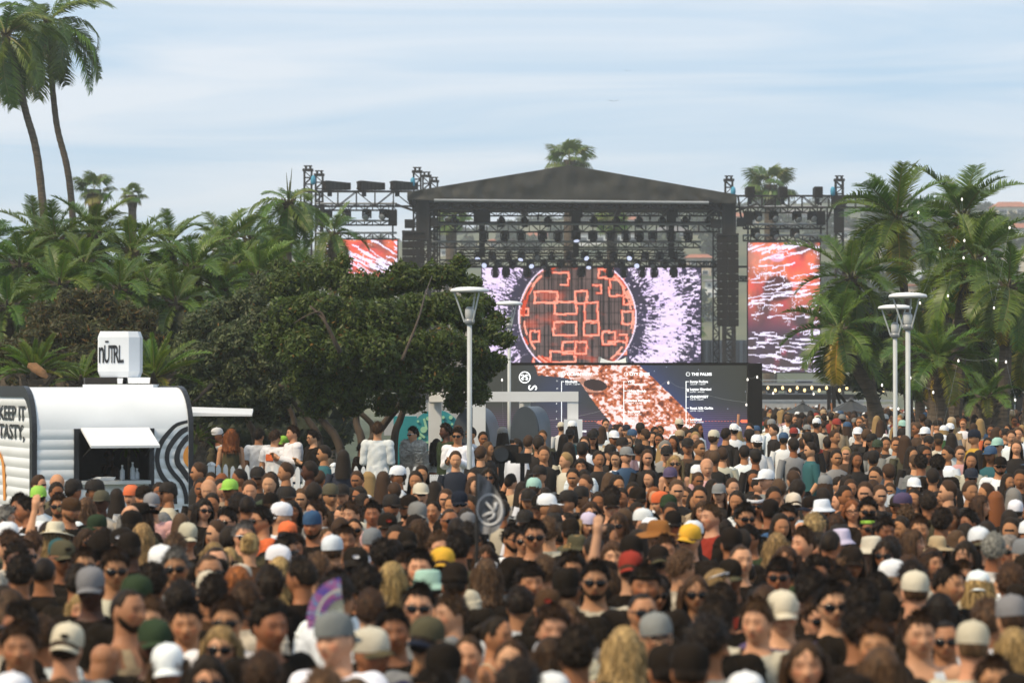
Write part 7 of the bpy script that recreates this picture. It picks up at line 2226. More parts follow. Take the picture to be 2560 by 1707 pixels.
# each line: x y yaw sex+skin hair hat top [s dark glasses, w white glasses, e clear glasses, b beard, f hands in front, r arm up]; blocks give the crop's corner and scale
PEOPLE = """
@ 0 1180 4.9
480 165 60 mp sn - T-grey
700 170 180 mp x - T-tan
690 260 30 mo ck - T-black s
900 240 150 mo sk C-black T-blue
1160 250 -60 mo sk C-black T-black b
1430 330 180 fo lk - T-black
1610 310 -20 mp sn B-orange T-tan
1790 320 0 mt sk B-black T-tan b
1950 260 0 mo sk - T-black s b r
2060 270 -60 mt sk C-black T-cream s b
235 440 0 mo sk - T-white s
470 330 180 mp sk B-lime T-white
405 480 -80 mo sk - T-black
660 430 0 mt sn - T-tan s b
890 480 60 mt sm B-brown T-tan b
1245 380 0 md sk C-olive T-cream s
1020 440 170 fp lm - T-tan
1470 560 -20 mp x - T-olive
1790 560 -40 mp wn W-black T-black
1860 420 0 mp sn C-grey T-pink
60 600 90 mp sg - T-black
1240 690 -60 mt sk C-green T-green
1610 660 160 mp sk C-black T-black
680 780 180 fp ly S-cream T-tan r
1030 860 40 ft wn - T-black
500 920 170 mp sn - T-black
80 930 -120 mp sn - T-tan
1330 900 140 mo sk - D-black
1530 900 0 mp sk C-black T-black
1660 960 180 md sk C-black T-black
1760 800 160 fp wy - T-black
650 1070 30 mo sk C-olive T-black
790 1040 180 mo sk C-teal T-black
300 1120 0 md ck - T-black
1100 1160 20 mt sn - T-black
1480 1210 20 mt sn - T-cream
1850 1140 10 mt sk B-white T-tan
150 1280 180 mo ck - T-black
560 1250 180 mo bk - T-black
880 1380 180 mo sk - T-black
1130 1450 0 md sk C-grey T-black
1880 1400 180 mo ck - T-black
@ 430 1180 4.9
320 10 -60 mt sn - L-black
480 120 0 ft sk - T-black
610 140 180 fp wr - T-tan
820 90 -70 mo sk - T-grey s b
360 210 0 mo sk - T-black s
450 240 0 mp x - T-tan h
710 240 -20 mo sk C-lime T-black
1190 155 0 mp sn - D-green s
950 240 0 mp bn - T-cream s
1050 90 0 mo sk C-black T-black f
1390 10 -60 mt sn - L-black s
1680 0 -70 md sk - L-brown
300 470 30 fp wk - T-black s
490 400 0 mo sk - T-white
740 440 180 mt sk - T-tan
890 440 180 mo bk - T-black
1120 420 180 mt sn C-black T-black
1420 340 0 mo sk K-black T-black
1580 340 0 fp wm - T-tan h
1520 490 0 fo wk - T-black
1740 280 150 mt sk - T-grey
1940 300 30 mt sk B-olive T-tan s b
2080 300 0 mp sn C-black K-black e b
700 610 -40 mp sk - T-black s
1120 600 -70 mt sk - T-orange s
1360 560 90 mp sn B-white T-tan
1330 790 180 mt sk B-orange T-black
1660 660 -20 mo sk B-blue T-black b
1730 490 -60 mp sn - T-tan
1920 560 -30 fp wm - T-cream
80 810 30 mp sn C-cream T-tan
780 800 10 mp sg - T-tan w
920 930 180 fp uy - T-tan
1370 950 30 mt sn - T-cream
1560 950 0 ft sn - T-black
1870 840 30 fp um - T-tan
450 1050 0 fp ly - T-tan s
800 1100 10 fp ly - T-black s
160 1190 0 mt sg - T-grey s
370 1220 20 mt bn - T-black s
1300 1230 170 fp ly - L-black
1630 1310 -120 mo sk - T-black
2020 990 180 mp sn C-white T-tan
600 1290 180 mo sk C-black T-black
830 1370 180 fp wr - L-red
960 1350 180 mp sn C-cream T-tan
500 1460 0 mt sn C-cream T-tan s
1120 1410 180 mo sk - T-black
1980 1490 40 mt sk - T-white
@ 860 1180 4.9
160 110 -30 mo sn - T-tan s b
290 110 -100 fp wy - T-tan
480 120 180 fp ln - K-black r
660 60 -60 mo sk W-white T-white
880 115 0 ft wk - T-black
950 40 0 ft wk - T-tan
940 290 0 mp sn S-cream T-tan e b
1110 240 160 fo lk - T-black
1250 340 -30 fp wn - T-white
1440 400 0 mp sn C-navy T-black s b
1590 180 20 fp ln - T-tan s
1080 490 -20 ft sk - T-tan
700 440 -60 mo sk C-black T-black b
910 550 10 mp sk C-grey T-black
200 530 -30 mp sn - T-pink
410 530 0 mo sk - T-tan
490 700 0 mt sk C-black T-black
200 710 10 ft sk - T-black
780 700 170 mo sk C-black T-black
990 750 150 ft wn - T-black
1290 720 180 md bk - T-black
1360 600 30 mo bk - T-black
1530 660 180 mp sk C-grey T-black
1590 840 0 ft lk - T-black
1500 820 180 mo sk - T-black
2010 830 40 mt sk - L-black s b
1180 960 20 mp cm - T-tan
1430 960 180 mo ck - T-tan
1700 1070 0 fo wn - T-black
370 900 0 mp sg B-grey T-grey
80 860 20 mo sn - T-black
440 1050 180 mo ck - T-black
800 920 180 mo sk B-black T-black
850 1200 0 mp sk - T-grey b
1150 1160 180 mp sn B-yellow T-tan
1120 1430 -100 mp sn K-mint T-grey
280 1190 60 mp sn C-white T-black
80 1160 180 mo sk B-black T-black
620 1330 150 fp wy - T-black
1770 1260 180 fp wm - T-grey h
1450 1400 180 mo sk N-black T-black
300 1420 180 mo ck - T-black
@ 1290 1180 4.9
290 50 -30 mp sn C-black T-grey s b
220 220 170 mp sn C-mint T-white
700 80 0 mt sk - T-black s
850 160 -30 mt sn - L-grey s
1140 130 150 fp lm - T-tan
1240 170 40 mt bk - T-tan s
1890 80 0 mt sk V-purple T-black s b
1970 240 0 mp bm - T-tan b
1290 330 0 mo sk - T-black s b
1010 380 0 fo wk - T-black s
1150 440 0 mp sn C-black T-black
960 500 0 fp wn - T-black s
640 380 -60 mt sk C-black T-black b
1530 340 20 mo sk C-black T-black
1430 260 0 mo sk - T-black
1690 310 20 fp wr - T-tan
1790 390 -60 mp sn B-orange T-tan
1160 330 180 mo ck - T-black
270 430 -20 mo sk C-black T-white
700 630 -60 fp sk - T-black
950 650 20 fp wy B-lilac T-pink
1230 660 -30 ft ln - T-tan
1470 620 60 mp sn C-white T-tan
1680 800 30 mp sn S-rust T-black s
1930 450 180 mo sk N-green T-black
1950 650 0 mt sk C-black T-black
2030 840 -30 mp sn C-yellow T-black s
260 800 0 mt sk - T-black s
480 750 180 mp sm - T-tan
640 750 180 mo sk C-black T-black
30 850 0 mt sk - T-white s
690 970 20 fp wy S-olive T-tan
940 900 180 mp cn - T-black
1130 1050 0 fp wn - T-tan
1490 1000 180 mo sk C-black T-black
1720 1120 180 mo sk B-black T-black
620 1210 10 mt sk - T-black
890 1350 0 mt sk - T-cream s b
1510 1210 180 mp sn B-red T-black
1580 1410 0 mo sk V-black L-black b
1990 1190 130 mp sm - T-cream
270 1270 180 mp sm - T-tan
230 1370 20 mt sk V-black T-black
600 1460 180 mo sk C-black T-black
@ 1720 1180 4.9
110 35 0 fp wy V-white T-cream
230 -40 0 mp x - T-pink s b
800 90 0 fo wk - K-black
960 110 -60 mp sn C-white T-grey
1290 110 180 mp sn - T-grey
1340 240 150 mo sk - T-black b
380 280 0 fp wr K-grey T-black s
545 200 20 mp sn - T-tan s
600 370 -20 ft lk - T-white
820 420 0 fo lk V-white K-tan s
140 310 0 ft sk - T-tan
130 490 -10 fp sn - T-tan
250 570 -60 mp sm - T-red
610 580 20 mt sk - T-black s b
400 730 180 fo wk - T-black
1050 330 0 mo sk - T-black
1110 230 180 mp cm - T-tan
1010 500 180 mo sk C-black T-black
1250 570 0 mo sk - L-blue s f
1220 410 180 mp sn B-cream T-white
1450 450 -60 mp sk C-black K-cream
1650 490 -50 mo sk K-white K-green s b
1850 370 -60 fp uk - T-white
1680 180 160 fp wn N-grey T-grey
1990 210 0 ft un - K-tan
2070 480 0 fp sr - T-tan e
830 840 -30 mo sk - T-green s
590 900 180 mo sk C-black T-black
1090 930 180 fp wy - T-tan
1310 890 -50 mp sn - T-black
1250 1110 -20 fo ln - T-green
1640 710 180 mp sy - T-tan
1710 890 150 mo bk - L-white
1980 880 0 mp sn K-lilac K-black
590 1100 20 mp bn - T-black
560 1300 0 mo sk C-black T-black
1050 1300 0 mo sk V-black T-black s
1650 1280 10 mo ck - T-tan
1930 1450 0 mt sk - T-black s
1850 660 180 fo sn - T-black
1430 1490 180 mo ck - T-black
@ 2130 1180 4.9
290 65 -30 mt sk - T-white s
450 20 180 mt sn - T-blue
990 80 180 mt bk - T-white
160 270 0 mp sn - T-black b
340 300 20 mp sn - T-black b
110 490 0 mt sk - T-black s
580 410 -60 mt sn C-purple T-black
760 200 0 ft wn C-white T-white
1000 400 180 mo sk - T-tan
1170 250 -70 mp cn - T-blue
1460 90 0 mo sk N-navy T-white s
1450 250 20 mt sn - T-black s b
1640 270 -60 ft ln - T-black
1590 430 60 fp wn - T-black
1760 380 160 ft lr - H-black
1910 130 20 ft wk - K-black
2060 100 0 mo sk - T-tan
1980 340 180 fp wg - T-grey
2020 500 180 mp sk C-white T-black
150 700 0 mo sk V-lime T-black s
690 570 150 fp cm - T-tan
1000 630 160 mo ck - T-tan
430 730 20 mo sk - T-purple
800 730 0 mt sn - T-black
1240 580 -30 ft wn - T-tan
1470 630 -60 mo sk - K-tan
780 890 60 mp wn - L-black
1100 970 0 fp ln S-tan T-tan s
290 980 10 md sk K-cream L-white
500 1010 160 mo sk - T-black
1540 890 180 mp sn B-white T-tan
1370 1050 -20 fp lk - T-tan
1530 1080 0 ft wn - T-black h
1700 980 170 mo sg - T-white
1900 960 -40 mp wg - T-yellow s
2060 1040 20 mp sn C-grey K-black s
930 1120 20 fp wn - T-tan h
830 1340 180 mo sk - T-black
1190 1410 40 mt sk - T-black
840 1480 180 mp sn C-cream T-black
1640 1430 170 fp ly B-white T-tan s
620 1200 180 fo wn - L-cream
200 1500 180 mo ck - T-black
@ 1330 1020 5.47
90 480 180 mt sk - T-black
160 645 0 mt sn - T-black s
430 450 160 fo wk - L-black
400 275 180 mp sn C-cream T-white
460 730 -60 mp sy - L-cream
690 590 180 mo sk C-black T-black
820 430 10 mt ln W-black T-black s b
720 490 0 fp wn - T-tan h
960 325 160 ft un - T-white
1140 310 -60 ft wk - T-white
1120 425 0 mo sk V-white T-white e
700 810 0 ft wk - T-white h f
1070 630 0 mp sn W-black T-black b
910 710 10 mt sk - T-black
1235 530 0 mp sn C-black T-pink
1150 710 -20 fp uk - T-tan
1310 480 0 fp lm - T-tan
1290 665 30 mp sn C-grey T-blue
1370 390 20 mp sn B-blue T-mint b
1545 380 -150 mt sn - K-black
1480 300 180 mo sk C-black T-black
1680 340 20 mo sk - T-black
1655 410 0 fp sk - T-white
1735 440 0 fo wk - T-tan h
1575 690 0 fp ln - H-black f
1820 570 0 mp sg - T-tan
1845 650 0 mp sk C-black T-grey b
1945 770 0 fp ly - H-black s
2130 545 10 mt sn C-black T-brown s
2140 395 20 mt sk - T-black s
2020 410 180 mp sn C-tan T-tan
2235 420 0 mp sy - T-white
2290 560 30 mt sn - T-black b
1935 480 -20 fo wk - T-tan
@ 1500 880 3.267
930 710 160 mp sn S-cream L-brown
1030 680 160 mt sk - K-black
1095 645 180 mp sk B-white T-white
1220 700 180 mo sk N-black T-black
1280 750 180 mp sn B-white T-white
1500 720 160 mt sk S-blue T-white
1580 770 180 mo sk - T-grey
1660 760 180 mt sn - T-tan
1270 870 180 mo sk C-black T-black
930 880 180 fo cm - K-black
1000 850 180 mp sn - T-tan
1180 830 180 mt sk - T-white
1860 750 180 mo sk - T-brown
1920 700 30 mt sn - T-brown b
1930 870 20 mt sk - T-grey f
2010 835 0 fp wy - T-brown
1700 720 180 mp sk - T-black
1370 595 170 mo sk - T-olive
1420 545 180 mp sk - T-white
1540 555 180 mt sm - T-white
1890 535 180 mo sk - T-red
1690 575 180 fo lk - K-tan
@ 2130 1000 5.47
80 480 0 mp sn C-white L-black s
270 570 -40 ft lk C-black T-black
350 660 0 mo sk C-green T-grey
460 610 0 ft sk - T-black s
600 620 -10 mt sn - D-grey s
690 500 0 mp sn C-black T-white b
290 820 180 mt sk C-black T-grey
60 830 20 fo lk - K-black s
820 760 20 ft uk - T-tan
860 870 180 mp bm - T-grey
970 880 180 mo ck - T-grey
1150 890 180 md ck - T-black
1010 750 0 fo wk - T-tan
1050 590 0 ft sk C-black T-black
1250 580 160 fp wG C-white T-white
1300 750 -60 mt sk - T-white
1480 740 0 fp sn - D-pink s
1630 840 0 ft lk - T-tan s
1740 800 150 fo wk - T-black
1860 610 0 ft lk - T-black
1990 640 -30 mp sn C-mint L-white
2010 910 0 mt sk C-black T-white s b
1900 420 0 mo sk - L-orange s b
1730 380 0 mo sk - T-black b
1520 330 -10 mp sr - T-white f
1660 400 170 ft ln - H-tan
1340 410 180 mp sn B-white T-grey
1040 345 170 mo sk - L-tan
1150 360 180 mp sn C-olive L-tan
1000 480 -30 mp sn K-white T-black
840 380 170 fp lm - T-tan
470 250 170 mo sk - T-white
2090 290 170 mo sk - T-white
2180 515 0 mp sn - T-white s b
2270 470 0 mp sm - T-white
2250 660 0 fp um - T-black s
2100 490 20 mp sn C-black T-black
2130 400 -30 ft uk - T-white
690 370 0 mo sk C-mint T-black
650 285 0 mp sy - T-white
1630 310 10 fo wk - T-black s
@ 460 840 3.267 48
110 800 180 mo sn - L-olive
205 840 -60 fo sk - L-olive
280 815 -60 mo sk B-white T-white
370 820 180 fp wr - T-tan
620 820 150 mt sk - T-white
730 835 150 mp sn - T-white
790 875 -60 mt sk C-lime T-black
870 800 -60 mp sn - L-white
1060 835 -60 mp sk - L-black e
1430 925 60 mo sk - L-black
1580 775 180 mp sn - L-white
1860 805 -60 mp sk - F-fur w
2040 890 160 fo lk - H-white
@ 0 800 3.267 42.7
885 1105 -40 fd bk - T-black
@ 960 880 3.267 47
500 655 -60 md ck - T-green
590 690 -20 mt sk - L-white
@ 960 880 3.267
790 840 180 mp bn - T-black
850 800 60 ft um - K-black
1080 780 -60 mt sk - T-white
1180 745 180 mp sn - T-tan
1260 765 180 mt sk - T-black
860 1030 0 ft sk - T-black
@ 0 1227 3.267
230 1300 0 mt sn - T-tan
500 1290 180 mp sn B-cream T-grey
620 990 0 fp ly - T-pink
180 970 180 fp lm - T-tan
170 1140 -60 mo sk - T-black s
1090 990 60 mt bk - K-tan b
1020 880 180 mp sk B-green T-black
1330 1060 0 mp sm - T-tan s
1330 1260 20 md sk C-green T-black b
1620 1090 0 mt sk - T-tan
1780 1300 0 fp wy - L-purple s
1880 1080 0 mt sn - T-tan
@ 640 1227 3.267
120 1110 30 mo ck - L-black
700 1240 -30 mp sn B-grey L-white
980 1340 40 mo sk C-cream T-purple
720 910 150 mt sk - T-white
900 1010 180 mp sn - T-tan
1230 1170 0 mo sk - T-black
1220 960 0 mp sk - T-grey
1600 1020 -60 mp sm - L-white
1780 1350 0 fp um - T-tan
2000 1400 0 fp sn - T-tan
1420 1240 150 mt sk B-olive T-grey
1650 1480 180 mo sk C-black T-black
@ 1280 1227 3.267
330 1140 0 mp sn - T-tan
540 1070 0 fp lm - T-grey
300 980 180 mo sk B-brown T-black
280 1390 160 fp ln - T-grey h
530 1360 180 mo ck - T-black
830 1310 180 fp wy - T-black
1280 1210 0 mp sk B-grey L-black e
1600 1080 180 mo ck - T-black
1670 1270 160 mo sk - T-tan
1780 950 180 mo ck - T-black
1990 1080 -30 mp sm - L-cream
1180 1500 180 mo sk C-black T-black
1500 1500 180 mo sk C-black T-black h
@ 1920 1227 3.267
130 1020 0 mp sn C-cream T-purple
440 1050 20 mp sn - T-tan
620 930 0 mp sk - T-black s
780 960 180 mo ck - T-black
970 1000 180 mo sk C-black T-black
740 1170 180 mo ck - T-black
1300 1190 0 mp sn - K-white
330 1430 0 fp ln - T-purple
960 1290 -20 mt sn - T-black
1740 1290 180 mp sm C-cream T-cream
1990 1070 180 mp sn C-grey T-tan
2050 1310 180 fp ly - T-tan
860 1490 180 fp lm - T-tan
"""
TANS = {"f": ("K-black", "H-black", "K-cream", "T-black", "K-white", "H-tan", "T-brown", "K-olive"), "m": ("T-black", "T-white", "T-cream", "T-black", "T-grey", "T-brown", "T-white", "T-olive", "T-black")}
plist = []
bx, by, bs_, bd = 0, 0, 1, None
for ln in PEOPLE.strip().splitlines():
    tk = ln.split()
    if tk[0] == "@":
        bx, by, bs_ = float(tk[1]), float(tk[2]), float(tk[3]); bd = float(tk[4]) if len(tk) > 4 else None
        continue
    if tk[6] == "T-tan":
        tk[6] = TANS[tk[3][0]][len(plist) * 7 % len(TANS[tk[3][0]])]
    plist.append(dict(px=bx + float(tk[0]) / bs_, py=by + float(tk[1]) / bs_, yaw=float(tk[2]), sex=tk[3][0], skin=tk[3][1], hair=tk[4], hat=tk[5], top=tk[6], ex=tk[7:], d=bd, pr=(.45 if bd else (.78 if bs_ in (5.47, 3.267) and by < 1100 else 1.0))))
def solve_d(py, h):
    lo, hi = 7.5, 160.0
    f = lambda d: W(1280, py, d).z - (ground_z(d) + h)
    for _ in range(50):
        m_ = (lo + hi) / 2
        if f(m_) > 0: lo = m_
        else: hi = m_
    return lo
qr = random.Random(3)
for i, p in enumerate(plist):
    h = 1.60 * (.955 if p["sex"] == "f" else 1.0) * qr.uniform(.965, 1.045)
    if p["d"] is None:
        p["d"] = solve_d(p["py"], h)
    else:
        p["d"] += qr.uniform(-.8, .8)
        h = W(1280, p["py"], p["d"]).z - ground_z(p["d"])
    p["h"] = h
    w_ = W(p["px"], p["py"], p["d"])
    p["x"] = w_.x
# keep bodies from standing in the same spot
for it in range(3):
    for i, a in enumerate(plist):
        for b in plist[i + 1:]:
            dx, dy = a["x"] - b["x"], a["d"] - b["d"]
            if abs(dx) < .42 and abs(dy) < .40:
                s_ = .40 - abs(dy)
                far, near = (a, b) if dy > 0 else (b, a)
                for q, k in ((far, .5), (near, -.5)):
                    q["d"] += k * s_
                    q["h"] = W(1280, q["py"], q["d"]).z - ground_z(q["d"])
                    q["x"] = W(q["px"], q["py"], q["d"]).x
fq = random.Random(21)
nf = 0
for _ in range(9000):
    if nf >= 125: break
    d = 10.5 + 21 * fq.random() ** 1.1
    px = fq.uniform(-30, 2590)
    if px < 520 and d > 27: continue
    x = (px - 1280) / FPX * d
    if any(abs(x - q["x"]) < .27 and abs(d - q["d"]) < .55 for q in plist): continue
    h = 1.6 * fq.uniform(.93, 1.0)
    hd_ = ground_z(d) + h
    py = 853.5 - FPX * math.tan(math.atan((hd_ - HC) / d) - PITCH)
    sx_ = fq.choice("mmf")
    plist.append(dict(px=px, py=py, yaw=fq.choice((0, 15, -25, 180, 165, -60, 60, 180)), sex=sx_, skin=fq.choice("pttoo"), hair=fq.choice(("sk", "sn", "sm", "ck", "bk") if sx_ == "m" else ("ln", "wk", "ly", "uk", "lm")),
                      hat=fq.choice(("-",) * 9 + ("C-black", "B-black", "C-white")), top=fq.choice(TANS[sx_]), ex=fq.choice(([], [], ["s"], ["s"], ["b"] if sx_ == "m" else ["h"])), d=d, h=h, x=x, pr=1.3))
    nf += 1
for p in plist:
    if 15 < p["d"] < 40 and "r" not in p["ex"] and "f" not in p["ex"] and fq.random() < .008: p["ex"] = p["ex"] + ["r"]
for p in plist:                                     # sunglasses are everywhere in this crowd
    if abs(p["yaw"]) < 50 and not p["ex"] and fq.random() < .4: p["ex"] = ["s"]
plist.sort(key=lambda p: p["d"] * p["pr"])
NPEOPLE = 325
singles, rest = plist[:NPEOPLE], plist[NPEOPLE:]
# far persons set apart by the booth and fence stay individuals
def describe(p):
    hat = None if p["hat"] == "-" else p["hat"].split("-")
    k, c = p["top"].split("-")
    if k == "F": top = "pale speckled fur coat"
    else: top = c + " " + TOPN[k]
    parts = []
    if hat: parts.append(f"{hat[1]} {HATN[hat[0]]}")
    elif p["hair"] == "x": parts.append("bald head")
    elif k != "D": parts.append(HAIRT[p["hair"][0]].format(HAIRN[p["hair"][1]]))
    a = abs(p["yaw"])
    face = "facing us" if a <= 25 else ("seen from behind" if a >= 135 else ("in profile" if a >= 50 else "half turned"))
    gl = "sunglasses" if "s" in p["ex"] else ("white sunglasses" if "w" in p["ex"] else ("clear glasses" if "e" in p["ex"] else None))
    beard = "beard" if "b" in p["ex"] else None
    return parts, top, face, gl, beard, hat
for p in plist:
    p["desc"] = describe(p)
def lab0(p, lvl):
    parts, top, face, gl, beard, hat = p["desc"]
    s = "person with " + parts[0] if parts else "person"
    s += (" and " if parts else " in a ") + top if not parts else " and " + top
    if lvl >= 1: s += " " + face.replace("seen from", "from")
    if lvl >= 2 and gl and abs(p["yaw"]) < 100: s += " with " + gl
    if lvl >= 3 and beard: s += " and " + beard
    if lvl >= 3 and p["hair"] != "x" and hat and p["hair"][0] in "lwu": s += " over " + HAIRT[p["hair"][0]].format(HAIRN[p["hair"][1]])
    return s
from collections import Counter
done = {}
for lvl in range(4):
    cnt = Counter(lab0(p, lvl) for p in singles)
    for i, p in enumerate(singles):
        if i not in done and cnt[lab0(p, lvl)] == 1:
            done[i] = lab0(p, max(lvl, 1))
# those that look alike are told apart by a neighbour that stands out
ANC = []
for i, p in enumerate(singles):
    parts, top, face, gl, beard, hat = p["desc"]
    if hat and hat[1] not in ("black",): ANC.append((i, f"{hat[1]} {HATN[hat[0]]}"))
    elif hat and hat[0] in "WKN": ANC.append((i, f"{hat[1]} {HATN[hat[0]]}"))
    elif p["hair"] == "x": ANC.append((i, "bald head"))
    elif p["hair"][1] in "ryG": ANC.append((i, HAIRT[p["hair"][0]].format(HAIRN[p["hair"][1]])))
    elif top.split()[0] in ("orange", "red", "blue", "purple", "yellow", "green", "pink", "mint"): ANC.append((i, top))
    elif top.split()[0] in ("white", "cream") : ANC.append((i, top))
FIX = [(1174, 1150, "the nearer lamp post"), (2268, 1130, "the taller lamp post"), (280, 1200, "the trailer hatch"), (1225, 1270, "the feather flag"), (1306, 1200, "the camera pole"), (800, 1500, "the hand fan"), (460, 1220, "the trailer stripes"), (1890, 1090, "the schedule wall end")]
used = set(done.values())
shortface = {"seen from behind": "from behind", "facing us": "facing us", "in profile": "in profile", "half turned": "half turned"}
for i, p in enumerate(singles):
    if i in done: continue
    parts, top, face, gl, beard, hat = p["desc"]
    head_ = (parts[0] + " and " if parts else "") + top
    base = f"person with {head_} {shortface[face]}"
    cand = []
    for j, nm in ANC:
        if j == i: continue
        q = singles[j]
        dist = math.hypot((p["x"] - q["x"]), (p["d"] - q["d"]) * .8)
        dx, dy = abs(p["x"] - q["x"]), q["d"] - p["d"]
        rel = "in front of" if dy > .55 and dx < dy * 1.2 else ("behind" if dy < -.55 and dx < -dy * 1.2 else "beside")
        cand.append((dist, rel, "the " + nm))
    for fx, fy, nm in FIX:
        dist = math.hypot(p["px"] - fx, p["py"] - fy) / PX(p["d"]) * .8
        cand.append((dist, "near", nm))
    cand.sort()
    for dist, rel, nm in cand[:40]:
        l_ = f"{base} {rel} {nm}"
        if l_ not in used and len(re.findall(r"[A-Za-z0-9'-]+", l_.replace('-', ' '))) <= 16:
            break
    used.add(l_); done[i] = l_
PANTS = ["black", "navy", "grey", "blue", "tan", "olive", "black"]
def vary(c, a=.18):
    k = qr.uniform(1 - a, 1 + a)
    return (c[0] * k * qr.uniform(.95, 1.05), c[1] * k, c[2] * k * qr.uniform(.95, 1.05), 1)
def child(name, me, par_, col=None, mtx=None):
    o = link(name, me, par_)
    if col is not None: o.color = col
    if mtx is not None: o.matrix_local = mtx
    return o
HC_MAT = Matrix.Translation((0, 0, HZ))
def build_person(p, label, group, jit=0):
    s = p["h"] / HZ
    t = thing("person", label, "person", (p["x"], p["d"], ground_z(p["d"])), group, R(p["yaw"] + qr.uniform(-8, 8)))
    wd = qr.uniform(.96, 1.07)
    t.scale = (s * wd, s * wd, s)
    t.rotation_euler = (R(qr.uniform(-2.5, 2.5)), R(qr.uniform(-2.5, 2.5)), t.rotation_euler.z)
    pose = "up" if "r" in p["ex"] else ("front" if "f" in p["ex"] or (p["pr"] < .9 and qr.random() < .45) else qr.choice(("down", "down", "down", "front")))
    v = VAR[p["sex"] + pose]
    sk = vary(SKIN[p["skin"]], .14)
    child("body", v["body"], t, sk)
    k, c = p["top"].split("-")
    col = vary(CC[c], .15) if k != "F" else None
    nm, key = {"T": ("t_shirt", "tee"), "K": ("tank_top", "tank"), "L": ("jacket", "long"), "H": ("crop_top", "halter"), "D": ("hoodie", "long"), "F": ("fur_coat", "long")}[k]
    if k == "T" and p["sex"] == "f" and c in ("black", "tan") and qr.random() < .5: nm, key = "tank_top", "tank"
    if k == "F":
        o = child(nm, FURCOAT, t)
    else:
        o = child(nm, v[key], t, col)
    if key == "tee" and qr.random() < .35 and c in ("black", "white", "grey", "navy", "cream"):
        child("shirt_print", v["print_back" if abs(p["yaw"]) > 100 else "print_front"], o, vary(CC[qr.choice(("white", "cream", "red", "grey", "teal") if c in ("black", "navy", "grey") else ("black", "navy", "red", "teal", "orange"))]))
    if k == "D": child("hood", HOOD, t, col)
    child("trousers", v["trousers"], t, vary(CC[qr.choice(PANTS)]))
    child("shoes", v["shoes"], t, vary(CC[qr.choice(("black", "white", "grey"))]))
    hat = None if p["hat"] == "-" else p["hat"].split("-")
    hc = None
    if p["hair"] != "x":
        hk = p["hair"][0]; hc = vary(HAIRC[p["hair"][1]], .3)
        if p["sex"] == "f" and hk == "s": hk = qr.choice("wlu")
        opts = [q for q in HAIR if q[0] == hk]
        if hat and hat[0] != "V":
            opts = {"s": ["b0"], "b": ["b0"], "c": ["b0", "b0"], "l": ["l0", "l1"], "w": ["w0", "w1"], "u": ["u0"]}[hk]
        child("hair", HAIR[qr.choice(opts)], t, hc)
    if hat:
        hcol = vary(CC[hat[1]], .12)
        kk = "C" if hat[0] == "B" else hat[0]
        Tl = Matrix.Translation((0, 0, HZ)) @ Matrix.Rotation(R(qr.uniform(-5, 5)), 4, "Y") @ Matrix.Rotation(R(qr.uniform(-3, 7)), 4, "X") @ Matrix.Rotation(math.pi if hat[0] == "B" else 0, 4, "Z") @ Matrix.Scale(.99 if kk in "CN" else .97, 4) @ Matrix.Translation((0, 0, -HZ - .004))
        hn = {"C": "cap", "K": "bucket_hat", "S": "sun_hat", "W": "cowboy_hat", "N": "beanie", "V": "headband"}[kk]
        if kk == "C":
            ho = child(hn, CROWN, t, hcol, Tl)
            pc = hcol if qr.random() < .8 else vary(CC[qr.choice(("navy", "black", "olive"))])
            if label.find("blue") < 0 and hat[1] == "white" and p["px"] > 1860 and p["px"] < 1920 and p["py"] < 1130: pc = (.02, .3, .55, 1)
            child("peak", PEAK, ho, pc)
            if qr.random() < .22: child("badge", patch_me, ho, vary(CC[qr.choice(("white", "black", "red", "grey", "navy") if hat[1] != "black" else ("white", "white", "red", "grey"))]))
        else:
            child(hn, HAT[kk], t, hcol, Tl)
    if "s" in p["ex"] or "w" in p["ex"] or "h" in p["ex"]:
        mtx = None
        if "h" in p["ex"]:
            mtx = Matrix.Translation((0, .020, .058)) @ Matrix.Translation((0, 0, HZ)) @ Matrix.Rotation(R(-18), 4, "X") @ Matrix.Translation((0, 0, -HZ))
        fo = child("sunglasses", FRAMEW if ("w" in p["ex"] or ("h" in p["ex"] and qr.random() < .5)) else FRAME, t, None, mtx)
        for q_ in LENS: child("lens", q_, fo)
    if "e" in p["ex"]: child("spectacles", SPECS, t)
    if "b" in p["ex"] and hc is not None: child("beard", BEARD, t, (hc[0] * 1.2, hc[1] * 1.2, hc[2] * 1.2, 1))
    elif "b" in p["ex"]: child("beard", BEARD, t, (.03, .018, .012, 1))
    p["obj"], p["hands"] = t, v["hands"]
    return t
_f = VAR["mdown"]["long"].copy()
_f.materials.clear(); _f.materials.append(M["fur"])
_nv = len(_f.vertices); _co = np.empty(_nv * 3); _f.vertices.foreach_get("co", _co); _co = _co.reshape(-1, 3)
_no = np.empty(_nv * 3); _f.vertices.foreach_get("normal", _no); _no = _no.reshape(-1, 3)
_co = _co + _no * (np.random.default_rng(1).uniform(.02, .075, _nv))[:, None]
_f.vertices.foreach_set("co", _co.reshape(-1)); _f.update()
FURCOAT = _f
for i, p in enumerate(singles):
    build_person(p, done[i], "festival crowd")
